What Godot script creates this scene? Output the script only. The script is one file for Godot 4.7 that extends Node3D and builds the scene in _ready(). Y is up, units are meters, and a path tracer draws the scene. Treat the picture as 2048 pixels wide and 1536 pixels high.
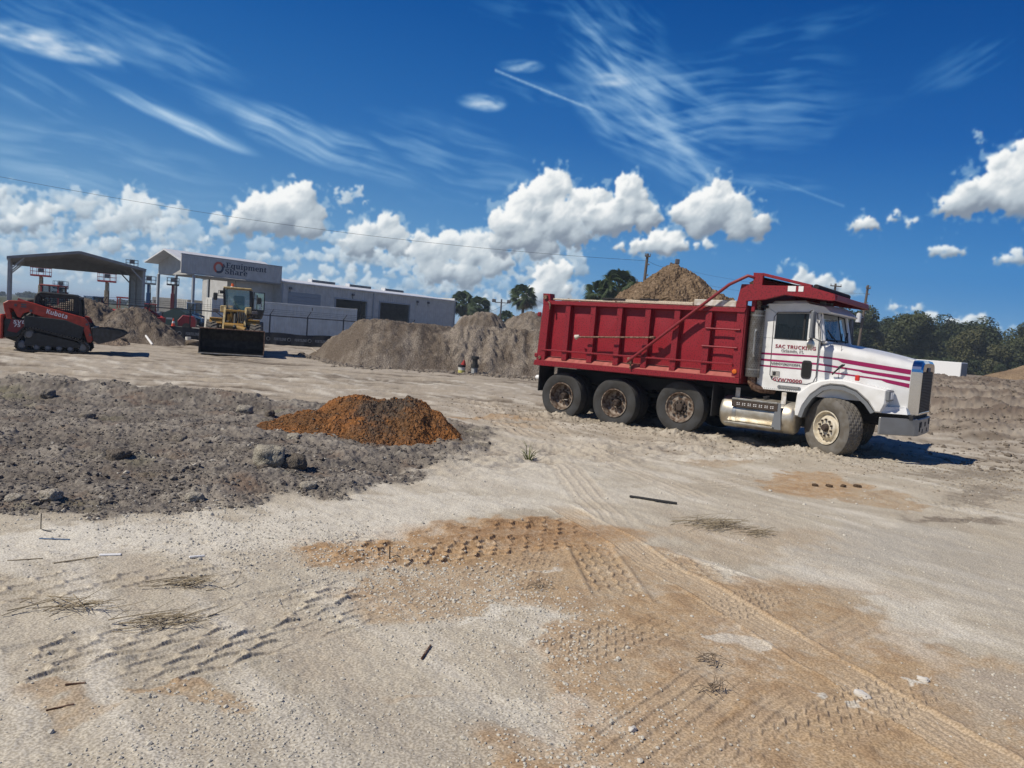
extends Node3D
# A sandy building site: a loaded red and white dump truck, a track loader, a wheel loader, spoil heaps and a rental yard behind.

func _ready() -> void:
	set_view()
	set_sky()
	make_materials()
	build_ground()
	build_heaps()
	build_yard()
	build_greens()
	build_dump_truck()
	build_track_loader()
	build_wheel_loader()
	build_small_things()
	build_loose_stones()

func set_view() -> void:
	var cam := Camera3D.new()
	cam.name = "camera"
	cam.fov = 53.07
	cam.near = 0.05
	cam.far = 6000.0
	cam.position = Vector3(0.0, 1.8, 0.0)
	cam.basis = Basis.from_euler(Vector3(deg_to_rad(-4.006), 0.0, deg_to_rad(4.2)))
	add_child(cam)
	cam.current = true

func set_sky() -> void:
	var we := WorldEnvironment.new()
	we.name = "surroundings"
	var e := Environment.new()
	e.background_mode = Environment.BG_SKY
	var sky := Sky.new()
	var sm := PanoramaSkyMaterial.new()
	sm.panorama = ImageTexture.create_from_image(make_sky())
	sky.sky_material = sm
	e.sky = sky
	e.background_energy_multiplier = 1.0
	e.tonemap_mode = Environment.TONE_MAPPER_LINEAR
	e.tonemap_exposure = 1.0
	e.sdfgi_enabled = true
	e.ssao_enabled = true
	e.ssil_enabled = true
	e.fog_enabled = true
	e.fog_density = 0.0006
	e.fog_light_color = Color(0.74, 0.80, 0.86)
	we.environment = e
	add_child(we)
	var sun := DirectionalLight3D.new()
	sun.name = "sun"
	sun.light_energy = 1.45
	sun.light_color = Color(1.0, 0.97, 0.92)
	sun.light_angular_distance = 0.53
	sun.shadow_enabled = true
	var el := deg_to_rad(49.0)
	var to_sun := Vector3(-0.906 * cos(el), sin(el), 0.423 * cos(el))
	sun.basis = Basis.looking_at(-to_sun, Vector3.UP)
	add_child(sun)

# ---------- building helpers ----------
class Shape:
	# Collects faces of one part; commit() makes the mesh. Faces are turned so that they look along `out`.
	var st := SurfaceTool.new()
	var col := Color.WHITE
	func _init() -> void:
		st.begin(Mesh.PRIMITIVE_TRIANGLES)
	func v(p: Vector3, n: Vector3, uv := Vector2.ZERO) -> void:
		st.set_color(col)
		st.set_normal(n)
		st.set_uv(uv)
		st.add_vertex(p)
	func tri(a: Vector3, b: Vector3, c: Vector3, out := Vector3.ZERO) -> void:
		var n := (c - a).cross(b - a)
		if n.length_squared() < 1e-16:
			return
		n = n.normalized()
		if out != Vector3.ZERO and n.dot(out) < 0.0:
			v(a, -n); v(c, -n); v(b, -n)
		else:
			v(a, n); v(b, n); v(c, n)
	func quad(a: Vector3, b: Vector3, c: Vector3, d: Vector3, out := Vector3.ZERO) -> void:
		tri(a, b, c, out)
		tri(a, c, d, out)
	func smooth_tri(a: Vector3, b: Vector3, c: Vector3, na: Vector3, nb: Vector3, nc: Vector3) -> void:
		if (c - a).cross(b - a).dot(na + nb + nc) < 0.0:
			v(a, na); v(c, nc); v(b, nb)
		else:
			v(a, na); v(b, nb); v(c, nc)
	func smooth_quad(p: Array, n: Array) -> void:
		smooth_tri(p[0], p[1], p[2], n[0], n[1], n[2])
		smooth_tri(p[0], p[2], p[3], n[0], n[2], n[3])
	# box with chamfered edges
	func box(c: Vector3, size: Vector3, r := 0.0, b := Basis.IDENTITY) -> Shape:
		var h := size * 0.5
		r = minf(r, minf(h.x, minf(h.y, h.z)) * 0.9)
		var k := h - Vector3(r, r, r)
		for ax in 3:
			var u := (ax + 1) % 3
			var w := (ax + 2) % 3
			for s: float in [-1.0, 1.0]:
				var q := []
				for e: Vector2 in [Vector2(-1, -1), Vector2(1, -1), Vector2(1, 1), Vector2(-1, 1)]:
					var p := Vector3.ZERO
					p[ax] = h[ax] * s
					p[u] = k[u] * e.x
					p[w] = k[w] * e.y
					q.append(c + b * p)
				var o := Vector3.ZERO
				o[ax] = s
				quad(q[0], q[1], q[2], q[3], b * o)
			if r > 0.0:
				for s: float in [-1.0, 1.0]:
					for t: float in [-1.0, 1.0]:
						var q := []
						for e: Vector2 in [Vector2(-1, 0), Vector2(1, 0), Vector2(1, 1), Vector2(-1, 1)]:
							var p := Vector3.ZERO
							p[ax] = k[ax] * e.x
							p[u] = (h[u] if e.y == 0.0 else k[u]) * s
							p[w] = (k[w] if e.y == 0.0 else h[w]) * t
							q.append(c + b * p)
						var o := Vector3.ZERO
						o[u] = s
						o[w] = t
						quad(q[0], q[1], q[2], q[3], b * o)
		if r > 0.0:
			for s: Vector3 in [Vector3(1, 1, 1), Vector3(1, 1, -1), Vector3(1, -1, 1), Vector3(1, -1, -1), Vector3(-1, 1, 1), Vector3(-1, 1, -1), Vector3(-1, -1, 1), Vector3(-1, -1, -1)]:
				tri(c + b * (Vector3(h.x, k.y, k.z) * s), c + b * (Vector3(k.x, h.y, k.z) * s), c + b * (Vector3(k.x, k.y, h.z) * s), b * s)
		return self
	# straight bar between two points
	func bar(a: Vector3, z: Vector3, width: float, height: float, up := Vector3.UP, r := 0.0) -> Shape:
		var d := (z - a).normalized()
		if absf(d.dot(up)) > 0.98:
			up = Vector3.RIGHT
		var side := d.cross(up).normalized()
		var b := Basis(d, side.cross(d).normalized(), side)
		return box((a + z) * 0.5, Vector3((z - a).length(), height, width), r, b)
	func tube(path: Array, radius: float, sides := 10, end_radius := -1.0) -> Shape:
		var n := path.size()
		var rings := []
		var side := Vector3.ZERO
		for i in n:
			var a: Vector3 = path[maxi(i - 1, 0)]
			var z: Vector3 = path[mini(i + 1, n - 1)]
			var d := (z - a).normalized()
			if i == 0:
				side = d.cross(Vector3.UP if absf(d.y) < 0.9 else Vector3.RIGHT).normalized()
			else:
				side = (side - d * side.dot(d)).normalized()
			var up := side.cross(d)
			var r := radius if end_radius < 0.0 else lerpf(radius, end_radius, i / float(n - 1))
			var ring := []
			for k in sides:
				var t := TAU * k / sides
				var o := side * cos(t) + up * sin(t)
				ring.append([path[i] + o * r, o])
			rings.append(ring)
		for i in n - 1:
			for k in sides:
				var k2 := (k + 1) % sides
				var a = rings[i][k]
				var b2 = rings[i][k2]
				var c = rings[i + 1][k2]
				var d2 = rings[i + 1][k]
				smooth_quad([a[0], b2[0], c[0], d2[0]], [a[1], b2[1], c[1], d2[1]])
		for e in [0, n - 1]:
			var o: Vector3 = (path[0] - path[1]) if e == 0 else (path[n - 1] - path[n - 2])
			for k in range(1, sides - 1):
				tri(rings[e][0][0], rings[e][k][0], rings[e][k + 1][0], o)
		return self
	# profile of Vector2(radius, along) turned round the z axis of xf; each profile piece is flat along, smooth around
	func lathe(profile: Array, segs := 32, xf := Transform3D.IDENTITY, out_sign := 1.0) -> Shape:
		for i in profile.size() - 1:
			var a: Vector2 = profile[i]
			var b2: Vector2 = profile[i + 1]
			var d := b2 - a
			if d.length() < 1e-6:
				continue
			var nn := Vector2(d.y, -d.x).normalized() * out_sign
			for k in segs:
				var t0 := TAU * k / segs
				var t1 := TAU * (k + 1) / segs
				var e0 := Vector3(cos(t0), sin(t0), 0)
				var e1 := Vector3(cos(t1), sin(t1), 0)
				var n0 := xf.basis * (e0 * nn.x + Vector3(0, 0, nn.y))
				var n1 := xf.basis * (e1 * nn.x + Vector3(0, 0, nn.y))
				var p := [xf * (e0 * a.x + Vector3(0, 0, a.y)), xf * (e1 * a.x + Vector3(0, 0, a.y)), xf * (e1 * b2.x + Vector3(0, 0, b2.y)), xf * (e0 * b2.x + Vector3(0, 0, b2.y))]
				smooth_quad(p, [n0, n1, n1, n0])
		return self
	func cyl(a: Vector3, z: Vector3, r: float, sides := 16, r2 := -1.0) -> Shape:
		return tube([a, z], r, sides, r2)
	# outline in x, y pushed from z0 to z1, its outer edges bevelled
	func prism(poly: PackedVector2Array, z0: float, z1: float, bevel := 0.0, xf := Transform3D.IDENTITY) -> Shape:
		var area := 0.0
		var n := poly.size()
		for i in n:
			area += poly[i].cross(poly[(i + 1) % n])
		if area < 0.0:
			poly = poly.duplicate()
			poly.reverse()
		var inner := PackedVector2Array()
		var norms := PackedVector2Array()
		for i in n:
			var e0 := (poly[i] - poly[(i + n - 1) % n]).normalized()
			var e1 := (poly[(i + 1) % n] - poly[i]).normalized()
			var m := (Vector2(e0.y, -e0.x) + Vector2(e1.y, -e1.x)).normalized()
			norms.append(m)
			inner.append(poly[i] - m * bevel)
		var idx := Geometry2D.triangulate_polygon(inner)
		for f in range(0, idx.size(), 3):
			for e in 2:
				var z := z0 if e == 0 else z1
				var o := xf.basis * Vector3(0, 0, (z - (z0 + z1) * 0.5))
				tri(xf * Vector3(inner[idx[f]].x, inner[idx[f]].y, z), xf * Vector3(inner[idx[f + 1]].x, inner[idx[f + 1]].y, z), xf * Vector3(inner[idx[f + 2]].x, inner[idx[f + 2]].y, z), o)
		var dz := signf(z1 - z0) * bevel
		for i in n:
			var j := (i + 1) % n
			var o2 := norms[i] + norms[j]
			var o := xf.basis * Vector3(o2.x, o2.y, 0)
			var a := poly[i]
			var b2 := poly[j]
			quad(xf * Vector3(a.x, a.y, z0 + dz), xf * Vector3(b2.x, b2.y, z0 + dz), xf * Vector3(b2.x, b2.y, z1 - dz), xf * Vector3(a.x, a.y, z1 - dz), o)
			if bevel > 0.0:
				var ia := inner[i]
				var ib := inner[j]
				quad(xf * Vector3(a.x, a.y, z1 - dz), xf * Vector3(b2.x, b2.y, z1 - dz), xf * Vector3(ib.x, ib.y, z1), xf * Vector3(ia.x, ia.y, z1), o + xf.basis * Vector3(0, 0, signf(z1 - z0)))
				quad(xf * Vector3(a.x, a.y, z0 + dz), xf * Vector3(b2.x, b2.y, z0 + dz), xf * Vector3(ib.x, ib.y, z0), xf * Vector3(ia.x, ia.y, z0), o - xf.basis * Vector3(0, 0, signf(z1 - z0)))
		return self
	func commit() -> ArrayMesh:
		st.index()
		return st.commit()

var used_names := {}

func numbered(called: String) -> String:
	if not used_names.has(called):
		used_names[called] = 0
		return called
	used_names[called] += 1
	return "%s_%03d" % [called, used_names[called]]

func tag(o: Node, label := "", category := "", group := "", kind := "") -> Node:
	if label: o.set_meta("label", label)
	if category: o.set_meta("category", category)
	if group: o.set_meta("group", group)
	if kind: o.set_meta("kind", kind)
	return o

func thing(called: String, label: String, category: String, at := Vector3.ZERO, turn := 0.0, group := "") -> Node3D:
	var o := Node3D.new()
	o.name = numbered(called)
	add_child(o)
	o.position = at
	o.rotation.y = turn
	tag(o, label, category, group)
	return o

func part(parent: Node, called: String, shape, m: Material, label := "") -> MeshInstance3D:
	var o := MeshInstance3D.new()
	o.name = called
	o.mesh = shape.commit() if shape is Shape else shape
	o.material_override = m
	parent.add_child(o, true)
	if label: o.set_meta("label", label)
	return o

func group_part(parent: Node, called: String, at := Vector3.ZERO) -> Node3D:
	var o := Node3D.new()
	o.name = called
	parent.add_child(o, true)
	o.position = at
	return o

# one-mesh thing
func solo(called: String, label: String, category: String, shape, m: Material, at := Vector3.ZERO, turn := 0.0, group := "", kind := "") -> MeshInstance3D:
	var o := MeshInstance3D.new()
	o.name = numbered(called)
	o.mesh = shape.commit() if shape is Shape else shape
	o.material_override = m
	add_child(o)
	o.position = at
	o.rotation.y = turn
	tag(o, label, category, group, kind)
	return o

func copy_of(o: Node3D, called: String, at: Vector3, turn: float, label: String) -> Node3D:
	var c: Node3D = o.duplicate()
	c.name = numbered(called)
	add_child(c)
	c.position = at
	c.rotation.y = turn
	c.set_meta("label", label)
	return c

func lettering(parent: Node, called: String, text: String, at: Vector3, height: float, m: Material, face := "Droid Sans", weight := 700, basis := Basis.IDENTITY, width := 0.0, label := "") -> MeshInstance3D:
	var t := TextMesh.new()
	var f := SystemFont.new()
	f.font_names = PackedStringArray([face])
	f.font_weight = weight
	t.font = f
	t.text = text
	t.font_size = 64
	t.pixel_size = height / 46.0
	t.depth = 0.003
	t.curve_step = 1.5
	var o := part(parent, called, t, m, label)
	var s := 1.0
	if width > 0.0:
		s = width / maxf(t.get_aabb().size.x, 0.001)
	o.transform = Transform3D(basis * Basis.from_scale(Vector3(s, 1, 1)), at)
	return o

func poly(a: Array) -> PackedVector2Array:
	var p := PackedVector2Array()
	for i in range(0, a.size(), 2):
		p.append(Vector2(a[i], a[i + 1]))
	return p

# ---------- materials ----------
var M := {}

func noise_tex(seed_: int, freq: float, octaves: int, low: Color, high: Color, size := 512, a := 0.0, b := 1.0, cellular := false) -> NoiseTexture2D:
	var n := FastNoiseLite.new()
	n.seed = seed_
	n.frequency = freq
	n.fractal_octaves = octaves
	n.noise_type = FastNoiseLite.TYPE_CELLULAR if cellular else FastNoiseLite.TYPE_SIMPLEX_SMOOTH
	var t := NoiseTexture2D.new()
	t.noise = n
	t.width = size
	t.height = size
	t.seamless = true
	t.generate_mipmaps = false
	var g := Gradient.new()
	g.offsets = PackedFloat32Array([a, b])
	g.colors = PackedColorArray([low, high])
	t.color_ramp = g
	return t

# colour is a real-world (linear) base colour
func mat(key: String, c: Color, rough := 0.8, metal := 0.0, tex: Texture2D = null, tex_scale := 1.0, bump: Texture2D = null, bump_cm := 0.0) -> StandardMaterial3D:
	var m := StandardMaterial3D.new()
	m.resource_name = key
	m.albedo_color = c.linear_to_srgb()
	m.roughness = rough
	m.metallic = metal
	if tex:
		m.albedo_texture = tex
	if bump:
		m.heightmap_enabled = true
		m.heightmap_texture = bump
		m.heightmap_scale = bump_cm
	if tex or bump:
		m.uv1_triplanar = true
		m.uv1_scale = Vector3.ONE * tex_scale
	M[key] = m
	return m

func glass(key: String, c: Color, alpha: float) -> StandardMaterial3D:
	var m := StandardMaterial3D.new()
	m.resource_name = key
	m.albedo_color = Color(c.r, c.g, c.b, alpha)
	m.transparency = BaseMaterial3D.TRANSPARENCY_ALPHA
	m.roughness = 0.03
	M[key] = m
	return m

func make_materials() -> void:
	var dust := noise_tex(1, 0.008, 5, Color(0.84, 0.81, 0.76), Color(1, 1, 1), 512, 0.2, 0.75)
	var mild := noise_tex(2, 0.008, 5, Color(0.94, 0.935, 0.925), Color(1, 1, 1), 512, 0.2, 0.75)
	var worn := noise_tex(3, 0.03, 6, Color(0.66, 0.60, 0.58), Color(1, 1, 1), 1024, 0.22, 0.46)
	var rust := noise_tex(4, 0.012, 5, Color(0.52, 0.40, 0.31), Color(1, 1, 1), 512, 0.25, 0.68)
	var grain := noise_tex(5, 0.09, 4, Color(0.72, 0.72, 0.72), Color(1, 1, 1), 512, 0.2, 0.8)
	var dents := noise_tex(6, 0.012, 2, Color(0, 0, 0), Color(1, 1, 1), 512, 0.1, 0.9)
	var soil := noise_tex(7, 0.03, 6, Color(0.62, 0.60, 0.57), Color(1, 1, 1), 1024, 0.2, 0.75)
	var lumps := noise_tex(8, 0.035, 6, Color(0, 0, 0), Color(1, 1, 1), 1024, 0.1, 0.9)
	var pebble := noise_tex(9, 0.05, 3, Color(1, 1, 1), Color(0, 0, 0), 1024, 0.0, 0.8, true)
	mat("white_paint", Color(0.78, 0.78, 0.76), 0.32, 0.0, mild, 0.7).clearcoat_enabled = true
	mat("red_paint", Color(0.235, 0.006, 0.014), 0.5, 0.0, worn, 0.8)
	mat("red_panel", Color(0.27, 0.006, 0.015), 0.5, 0.0, worn, 0.9)
	mat("dusty_red", Color(0.40, 0.11, 0.09), 0.75, 0.0, dust, 1.4)
	mat("dark_red", Color(0.22, 0.012, 0.018), 0.5, 0.0, worn, 1.1)
	mat("maroon", Color(0.30, 0.008, 0.085), 0.4)
	mat("sign_red", Color(0.26, 0.03, 0.05), 0.5)
	mat("ink_grey", Color(0.09, 0.085, 0.09), 0.6)
	mat("chrome", Color(0.72, 0.73, 0.75), 0.09, 1.0)
	mat("alloy", Color(0.55, 0.55, 0.53), 0.38, 0.9, dust, 1.2)
	mat("bumper_alloy", Color(0.34, 0.34, 0.33), 0.45, 0.7, mild, 1.0)
	mat("tank_alloy", Color(0.62, 0.59, 0.52), 0.42, 0.75, dust, 0.9)
	mat("rim_dirty", Color(0.27, 0.225, 0.18), 0.65, 0.2, rust, 1.6)
	mat("rim_white", Color(0.66, 0.61, 0.50), 0.6, 0.0, dust, 2.0)
	mat("hub_brown", Color(0.085, 0.060, 0.045), 0.75, 0.2, grain, 2.0)
	mat("tyre", Color(0.046, 0.046, 0.046), 0.85, 0.0, dust, 1.0)
	mat("tyre_dusty", Color(0.15, 0.14, 0.125), 0.9, 0.0, dust, 1.3)
	mat("frame_black", Color(0.018, 0.018, 0.02), 0.7, 0.0, grain, 1.0)
	mat("rubber", Color(0.02, 0.02, 0.021), 0.8)
	mat("trim_grey", Color(0.16, 0.17, 0.18), 0.6)
	mat("perforated", Color(0.22, 0.215, 0.205), 0.45, 0.7, dust, 1.5)
	mat("rusty_pipe", Color(0.26, 0.17, 0.12), 0.7, 0.3, rust, 3.0)
	mat("board_cream", Color(0.58, 0.50, 0.38), 0.85, 0.0, worn, 1.5)
	mat("board_white", Color(0.68, 0.66, 0.62), 0.8, 0.0, dust, 1.5)
	mat("board_bright", Color(0.80, 0.80, 0.78), 0.5)
	mat("tarp", Color(0.03, 0.028, 0.03), 0.9, 0.0, grain, 3.0)
	mat("lens_clear", Color(0.75, 0.78, 0.80), 0.12)
	mat("lens_amber", Color(0.65, 0.14, 0.015), 0.25)
	mat("lens_red", Color(0.55, 0.03, 0.02), 0.25)
	mat("seat_grey", Color(0.09, 0.09, 0.095), 0.9)
	mat("sticker_white", Color(0.78, 0.77, 0.75), 0.5)
	glass("clear_glass", Color(0.9, 0.97, 0.95), 0.10)
	glass("dark_glass", Color(0.02, 0.03, 0.035), 0.80)
	glass("green_glass", Color(0.62, 0.80, 0.74), 0.30)
	# machines
	mat("orange_red", Color(0.46, 0.042, 0.018), 0.42, 0.0, dust, 1.0)
	mat("machine_black", Color(0.028, 0.030, 0.030), 0.6, 0.0, dust, 1.5)
	mat("track_rubber", Color(0.045, 0.043, 0.040), 0.95, 0.0, dust, 2.0)
	mat("bucket_steel", Color(0.035, 0.028, 0.023), 0.65, 0.3, rust, 0.8)
	mat("bucket_grey", Color(0.075, 0.075, 0.072), 0.6, 0.35, dust, 1.2)
	mat("yellow", Color(0.42, 0.245, 0.05), 0.5, 0.0, dust, 1.2)
	mat("cream_yellow", Color(0.52, 0.41, 0.20), 0.5, 0.0, dust, 1.2)
	mat("white_letter", Color(0.80, 0.80, 0.80), 0.5)
	mat("faint_letter", Color(0.16, 0.18, 0.21), 0.8)
	mat("orange_lamp", Color(0.75, 0.13, 0.02), 0.3)
	mat("lift_red", Color(0.42, 0.045, 0.035), 0.5)
	mat("lift_blue", Color(0.025, 0.09, 0.20), 0.5)
	mat("lift_grey", Color(0.17, 0.19, 0.20), 0.6)
	mat("lift_mast", Color(0.48, 0.40, 0.24), 0.6, 0.0, dust, 1.0)
	mat("navy", Color(0.012, 0.022, 0.055), 0.5)
	mat("logo_orange", Color(0.62, 0.085, 0.035), 0.5)
	# buildings
	mat("metal_wall", Color(0.52, 0.51, 0.475), 0.55, 0.0, mild, 0.25)
	mat("metal_roof", Color(0.66, 0.67, 0.68), 0.45, 0.0, mild, 0.25)
	mat("metal_trim", Color(0.30, 0.32, 0.34), 0.5)
	mat("canopy_under", Color(0.26, 0.265, 0.27), 0.7, 0.0, mild, 0.4)
	mat("galvanised", Color(0.36, 0.37, 0.38), 0.5, 0.4, mild, 0.6)
	mat("door_grey", Color(0.24, 0.27, 0.30), 0.6)
	mat("inside_dark", Color(0.03, 0.032, 0.036), 0.8)
	mat("container_white", Color(0.68, 0.67, 0.62), 0.5, 0.0, mild, 0.3)
	mat("tan_wall", Color(0.36, 0.35, 0.32), 0.7, 0.0, mild, 0.4)
	mat("cream_wall", Color(0.62, 0.60, 0.54), 0.7, 0.0, mild, 0.4)
	mat("green_shed", Color(0.018, 0.045, 0.042), 0.7)
	mat("skylight", Color(0.10, 0.11, 0.12), 0.35)
	mat("fence_black", Color(0.02, 0.02, 0.022), 0.6)
	mat("silt_cloth", Color(0.022, 0.025, 0.032), 0.85, 0.0, grain, 2.0)
	mat("pole_wood", Color(0.16, 0.125, 0.095), 0.9, 0.0, grain, 0.5)
	mat("wire", Color(0.02, 0.02, 0.02), 0.6)
	mat("cone_orange", Color(0.70, 0.09, 0.03), 0.6)
	mat("pvc", Color(0.76, 0.75, 0.72), 0.4)
	mat("bucket_plastic", Color(0.62, 0.62, 0.56), 0.5)
	mat("lid_yellow", Color(0.60, 0.55, 0.16), 0.5)
	# earth
	for row in [["sand_grey", Color(0.44, 0.355, 0.27)], ["sand_tan", Color(0.46, 0.33, 0.21)], ["soil_any", Color(1, 1, 1)]]:
		var m := mat(row[0], row[1], 0.95, 0.0, soil, 0.45, lumps, 6.0)
		m.metallic_specular = 0.2
		m.uv1_world_triplanar = true
		m.vertex_color_use_as_albedo = true
	var g := StandardMaterial3D.new()
	g.resource_name = "ground"
	g.albedo_color = Color(1, 1, 1)
	g.albedo_texture = noise_tex(31, 0.06, 5, Color(0.80, 0.79, 0.77), Color(1, 1, 1), 1024, 0.25, 0.7)
	g.vertex_color_use_as_albedo = true
	g.roughness = 0.95
	g.metallic_specular = 0.2
	g.heightmap_enabled = true
	g.heightmap_texture = pebble
	g.heightmap_scale = 0.16
	g.uv1_scale = Vector3(0.9, 0.9, 0.9)
	M["ground"] = g
	var st := mat("stone", Color(1, 1, 1), 0.95, 0.0, grain, 4.0)
	st.vertex_color_use_as_albedo = true
	st.metallic_specular = 0.2
	var tw := mat("twig", Color(0.29, 0.24, 0.165), 0.95)
	tw.metallic_specular = 0.2
	mat("root_brown", Color(0.17, 0.13, 0.09), 0.95)
	# plants
	for row in [["leaf_dark", Color(0.036, 0.048, 0.021)], ["leaf_mid", Color(0.064, 0.073, 0.032)], ["leaf_olive", Color(0.080, 0.080, 0.034)], ["palm_green", Color(0.040, 0.060, 0.024)], ["palm_dead", Color(0.17, 0.125, 0.075)], ["grass_blade", Color(0.17, 0.18, 0.075)]]:
		var m := mat(row[0], row[1], 0.6)
		m.backlight_enabled = true
		m.backlight = Color(0.22, 0.25, 0.12)
		m.cull_mode = BaseMaterial3D.CULL_DISABLED
		m.metallic_specular = 0.3
	mat("bark", Color(0.12, 0.095, 0.075), 0.95, 0.0, grain, 1.0)

# ---------- ground ----------
var big_noise: FastNoiseLite
var mid_noise: FastNoiseLite
var det_noise: FastNoiseLite
var fine_noise: FastNoiseLite
var streak_noise: FastNoiseLite
var clod_noise: FastNoiseLite
var clod2_noise: FastNoiseLite
var ground_rows := []
var ground_angles := PackedFloat32Array()
var ground_radii := PackedFloat32Array()
var dug_edge: PackedVector2Array
# tracks pressed into the sand: ax, az, bx, bz, half width, kind (0 ribs, 1 zigzag, 2 lugs, 3 worn lane, 4 smooth ribbon), depth, spacing
const TRACKS := [
	[0.55, -8.1, 2.5, -2.9, 0.16, 4, 0.012, 0.055],
	[-3.6, -4.15, -0.9, -5.95, 0.27, 2, 0.0174, 0.30],
	[-2.6, -3.30, -0.75, -5.25, 0.25, 2, 0.0192, 0.28],
	[-1.9, -3.38, -0.60, -4.85, 0.21, 2, 0.0174, 0.27],
	[-3.4, -5.1, -1.2, -6.1, 0.22, 2, 0.0104, 0.30],
	[-1.45, -5.90, 0.85, -7.28, 0.30, 2, 0.0313, 0.17],
	[-1.25, -5.45, 0.78, -6.72, 0.24, 2, 0.0278, 0.15],
	[-0.78, -4.98, 0.72, -6.28, 0.17, 1, 0.0091, 0.085],
	[-0.72, -4.66, 0.62, -5.80, 0.17, 1, 0.0084, 0.085],
	[0.20, -4.00, 1.05, -4.80, 0.19, 1, 0.0105, 0.085],
	[1.25, -4.88, 2.30, -5.80, 0.17, 1, 0.0098, 0.085],
	[0.74, -6.75, 0.86, -5.05, 0.20, 2, 0.0180, 0.17],
	[1.10, -6.45, 2.05, -5.62, 0.20, 2, 0.0139, 0.19],
	[0.35, -2.95, 1.50, -4.36, 0.20, 0, 0.0078, 0.085],
	[0.62, -2.95, 1.86, -4.12, 0.12, 0, 0.0059, 0.07],
	[0.90, -3.05, 2.60, -4.33, 0.20, 1, 0.0112, 0.09],
	[1.70, -4.40, 2.75, -5.34, 0.15, 0, 0.0059, 0.08],
	[0.70, -4.30, 1.30, -5.05, 0.16, 2, 0.0072, 0.18],
	[-0.80, -19.2, -0.36, -16.0, 0.35, 0, 0.0147, 0.16],
	[-0.36, -16.0, 0.45, -13.0, 0.35, 0, 0.0147, 0.16],
	[0.45, -13.0, 1.15, -6.9, 0.24, 0, 0.0069, 0.12],
	[0.25, -17.8, 0.95, -13.2, 0.35, 0, 0.0147, 0.16],
	[0.95, -13.2, 2.3, -8.6, 0.24, 0, 0.0069, 0.12],
	[4.8, -9.5, 8.6, -12.5, 0.40, 2, 0.0180, 0.14],
	[4.7, -8.6, 7.6, -10.8, 0.35, 2, 0.0154, 0.14],
	[2.2, -9.6, 6.4, -12.6, 0.34, 0, 0.0098, 0.13],
	[-9.0, -19.0, 4.0, -23.5, 0.5, 3, 0.0350, 0.2],
	[-14.0, -17.6, 3.0, -21.2, 0.5, 3, 0.0350, 0.2],
	[-16.0, -22.0, 2.0, -27.0, 0.5, 3, 0.0350, 0.2],
	[-14.0, -25.5, -2.0, -25.0, 0.5, 3, 0.0350, 0.2],
]
# patches of other soil: x, z, half length, half width, turn (degrees), colour number, strength
const PATCHES := [
	[-0.20, -6.35, 1.60, 0.72, 30.0, 0, 1.0], [0.15, -6.75, 0.9, 0.35, 30.0, 4, 0.7], [0.05, -5.50, 1.25, 0.5, 38.0, 0, 0.8], [1.00, -5.60, 1.0, 0.75, 40.0, 0, 0.8],
	[1.55, -4.55, 1.6, 1.0, 45.0, 0, 0.85], [1.30, -3.45, 1.5, 0.75, 40.0, 0, 0.85], [2.35, -3.85, 1.2, 0.65, 40.0, 0, 0.8], [0.9, -2.7, 1.2, 0.5, 20.0, 0, 0.8], [2.3, -5.4, 1.0, 0.5, 45.0, 0, 0.5],
	[4.30, -10.60, 1.15, 0.55, 60.0, 0, 0.95], [4.75, -9.75, 0.7, 0.4, 55.0, 0, 0.75], [3.3, -11.9, 1.0, 0.3, 20.0, 0, 0.5],
	[-1.30, -3.47, 0.24, 0.13, 10.0, 0, 0.8], [-1.90, -3.15, 0.30, 0.12, 15.0, 0, 0.6], [-0.55, -15.4, 1.3, 0.22, 30.0, 0, 0.85], [0.2, -14.8, 0.5, 0.22, 30.0, 0, 0.6],
	[-0.35, -3.6, 0.2, 0.06, 10.0, 0, 0.5], [2.6, -7.0, 1.2, 0.5, 30.0, 0, 0.35], [1.7, -7.3, 0.5, 0.3, 20.0, 0, 0.4],
	[-2.30, -6.10, 1.9, 0.55, 28.0, 1, 0.85], [-0.6, -7.7, 1.4, 0.5, 25.0, 1, 0.80], [0.4, -9.6, 1.3, 0.9, 50.0, 1, 0.6], [1.5, -8.9, 1.1, 0.5, 30.0, 1, 0.5],
	[-3.2, -5.7, 0.9, 0.35, 25.0, 1, 0.8], [0.1, -4.75, 0.55, 0.10, 15.0, 1, 0.9], [0.35, -5.72, 0.22, 0.06, 30.0, 1, 0.9], [3.3, -12.3, 1.3, 0.25, 20.0, 1, 0.8],
	[1.42, -4.62, 0.07, 0.20, 45.0, 1, 0.7], [2.9, -5.1, 0.8, 0.2, 60.0, 1, 0.5], [3.2, -6.8, 1.5, 0.5, 45.0, 1, 0.45], [0.3, -3.6, 0.5, 0.2, 20.0, 1, 0.5], [2.0, -4.05, 0.10, 0.03, 20.0, 1, 1.0], [2.45, -4.28, 0.10, 0.03, 20.0, 1, 1.0],
	[5.25, -8.75, 0.75, 0.22, 20.0, 2, 0.75], [6.6, -10.6, 1.3, 0.35, 40.0, 2, 0.6], [7.6, -12.6, 1.6, 0.5, 35.0, 2, 0.6], [3.9, -7.4, 1.4, 0.6, 40.0, 3, 0.8], [4.6, -6.4, 1.5, 0.8, 45.0, 3, 0.6],
	[13.5, -20.5, 2.2, 1.4, 40.0, 2, 0.7], [-1.2, -9.2, 0.5, 0.2, 40.0, 3, 0.6], [2.9, -4.1, 0.6, 0.35, 45.0, 3, 0.55], [-0.55, -3.2, 1.0, 0.4, 10.0, 3, 0.5],
]
const WHEEL_SPOTS := [[1.12, -16.7], [2.2, -15.95], [3.35, -15.1], [5.55, -13.45], [2.5, -18.2], [3.4, -17.4], [7.1, -15.3]]

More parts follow.
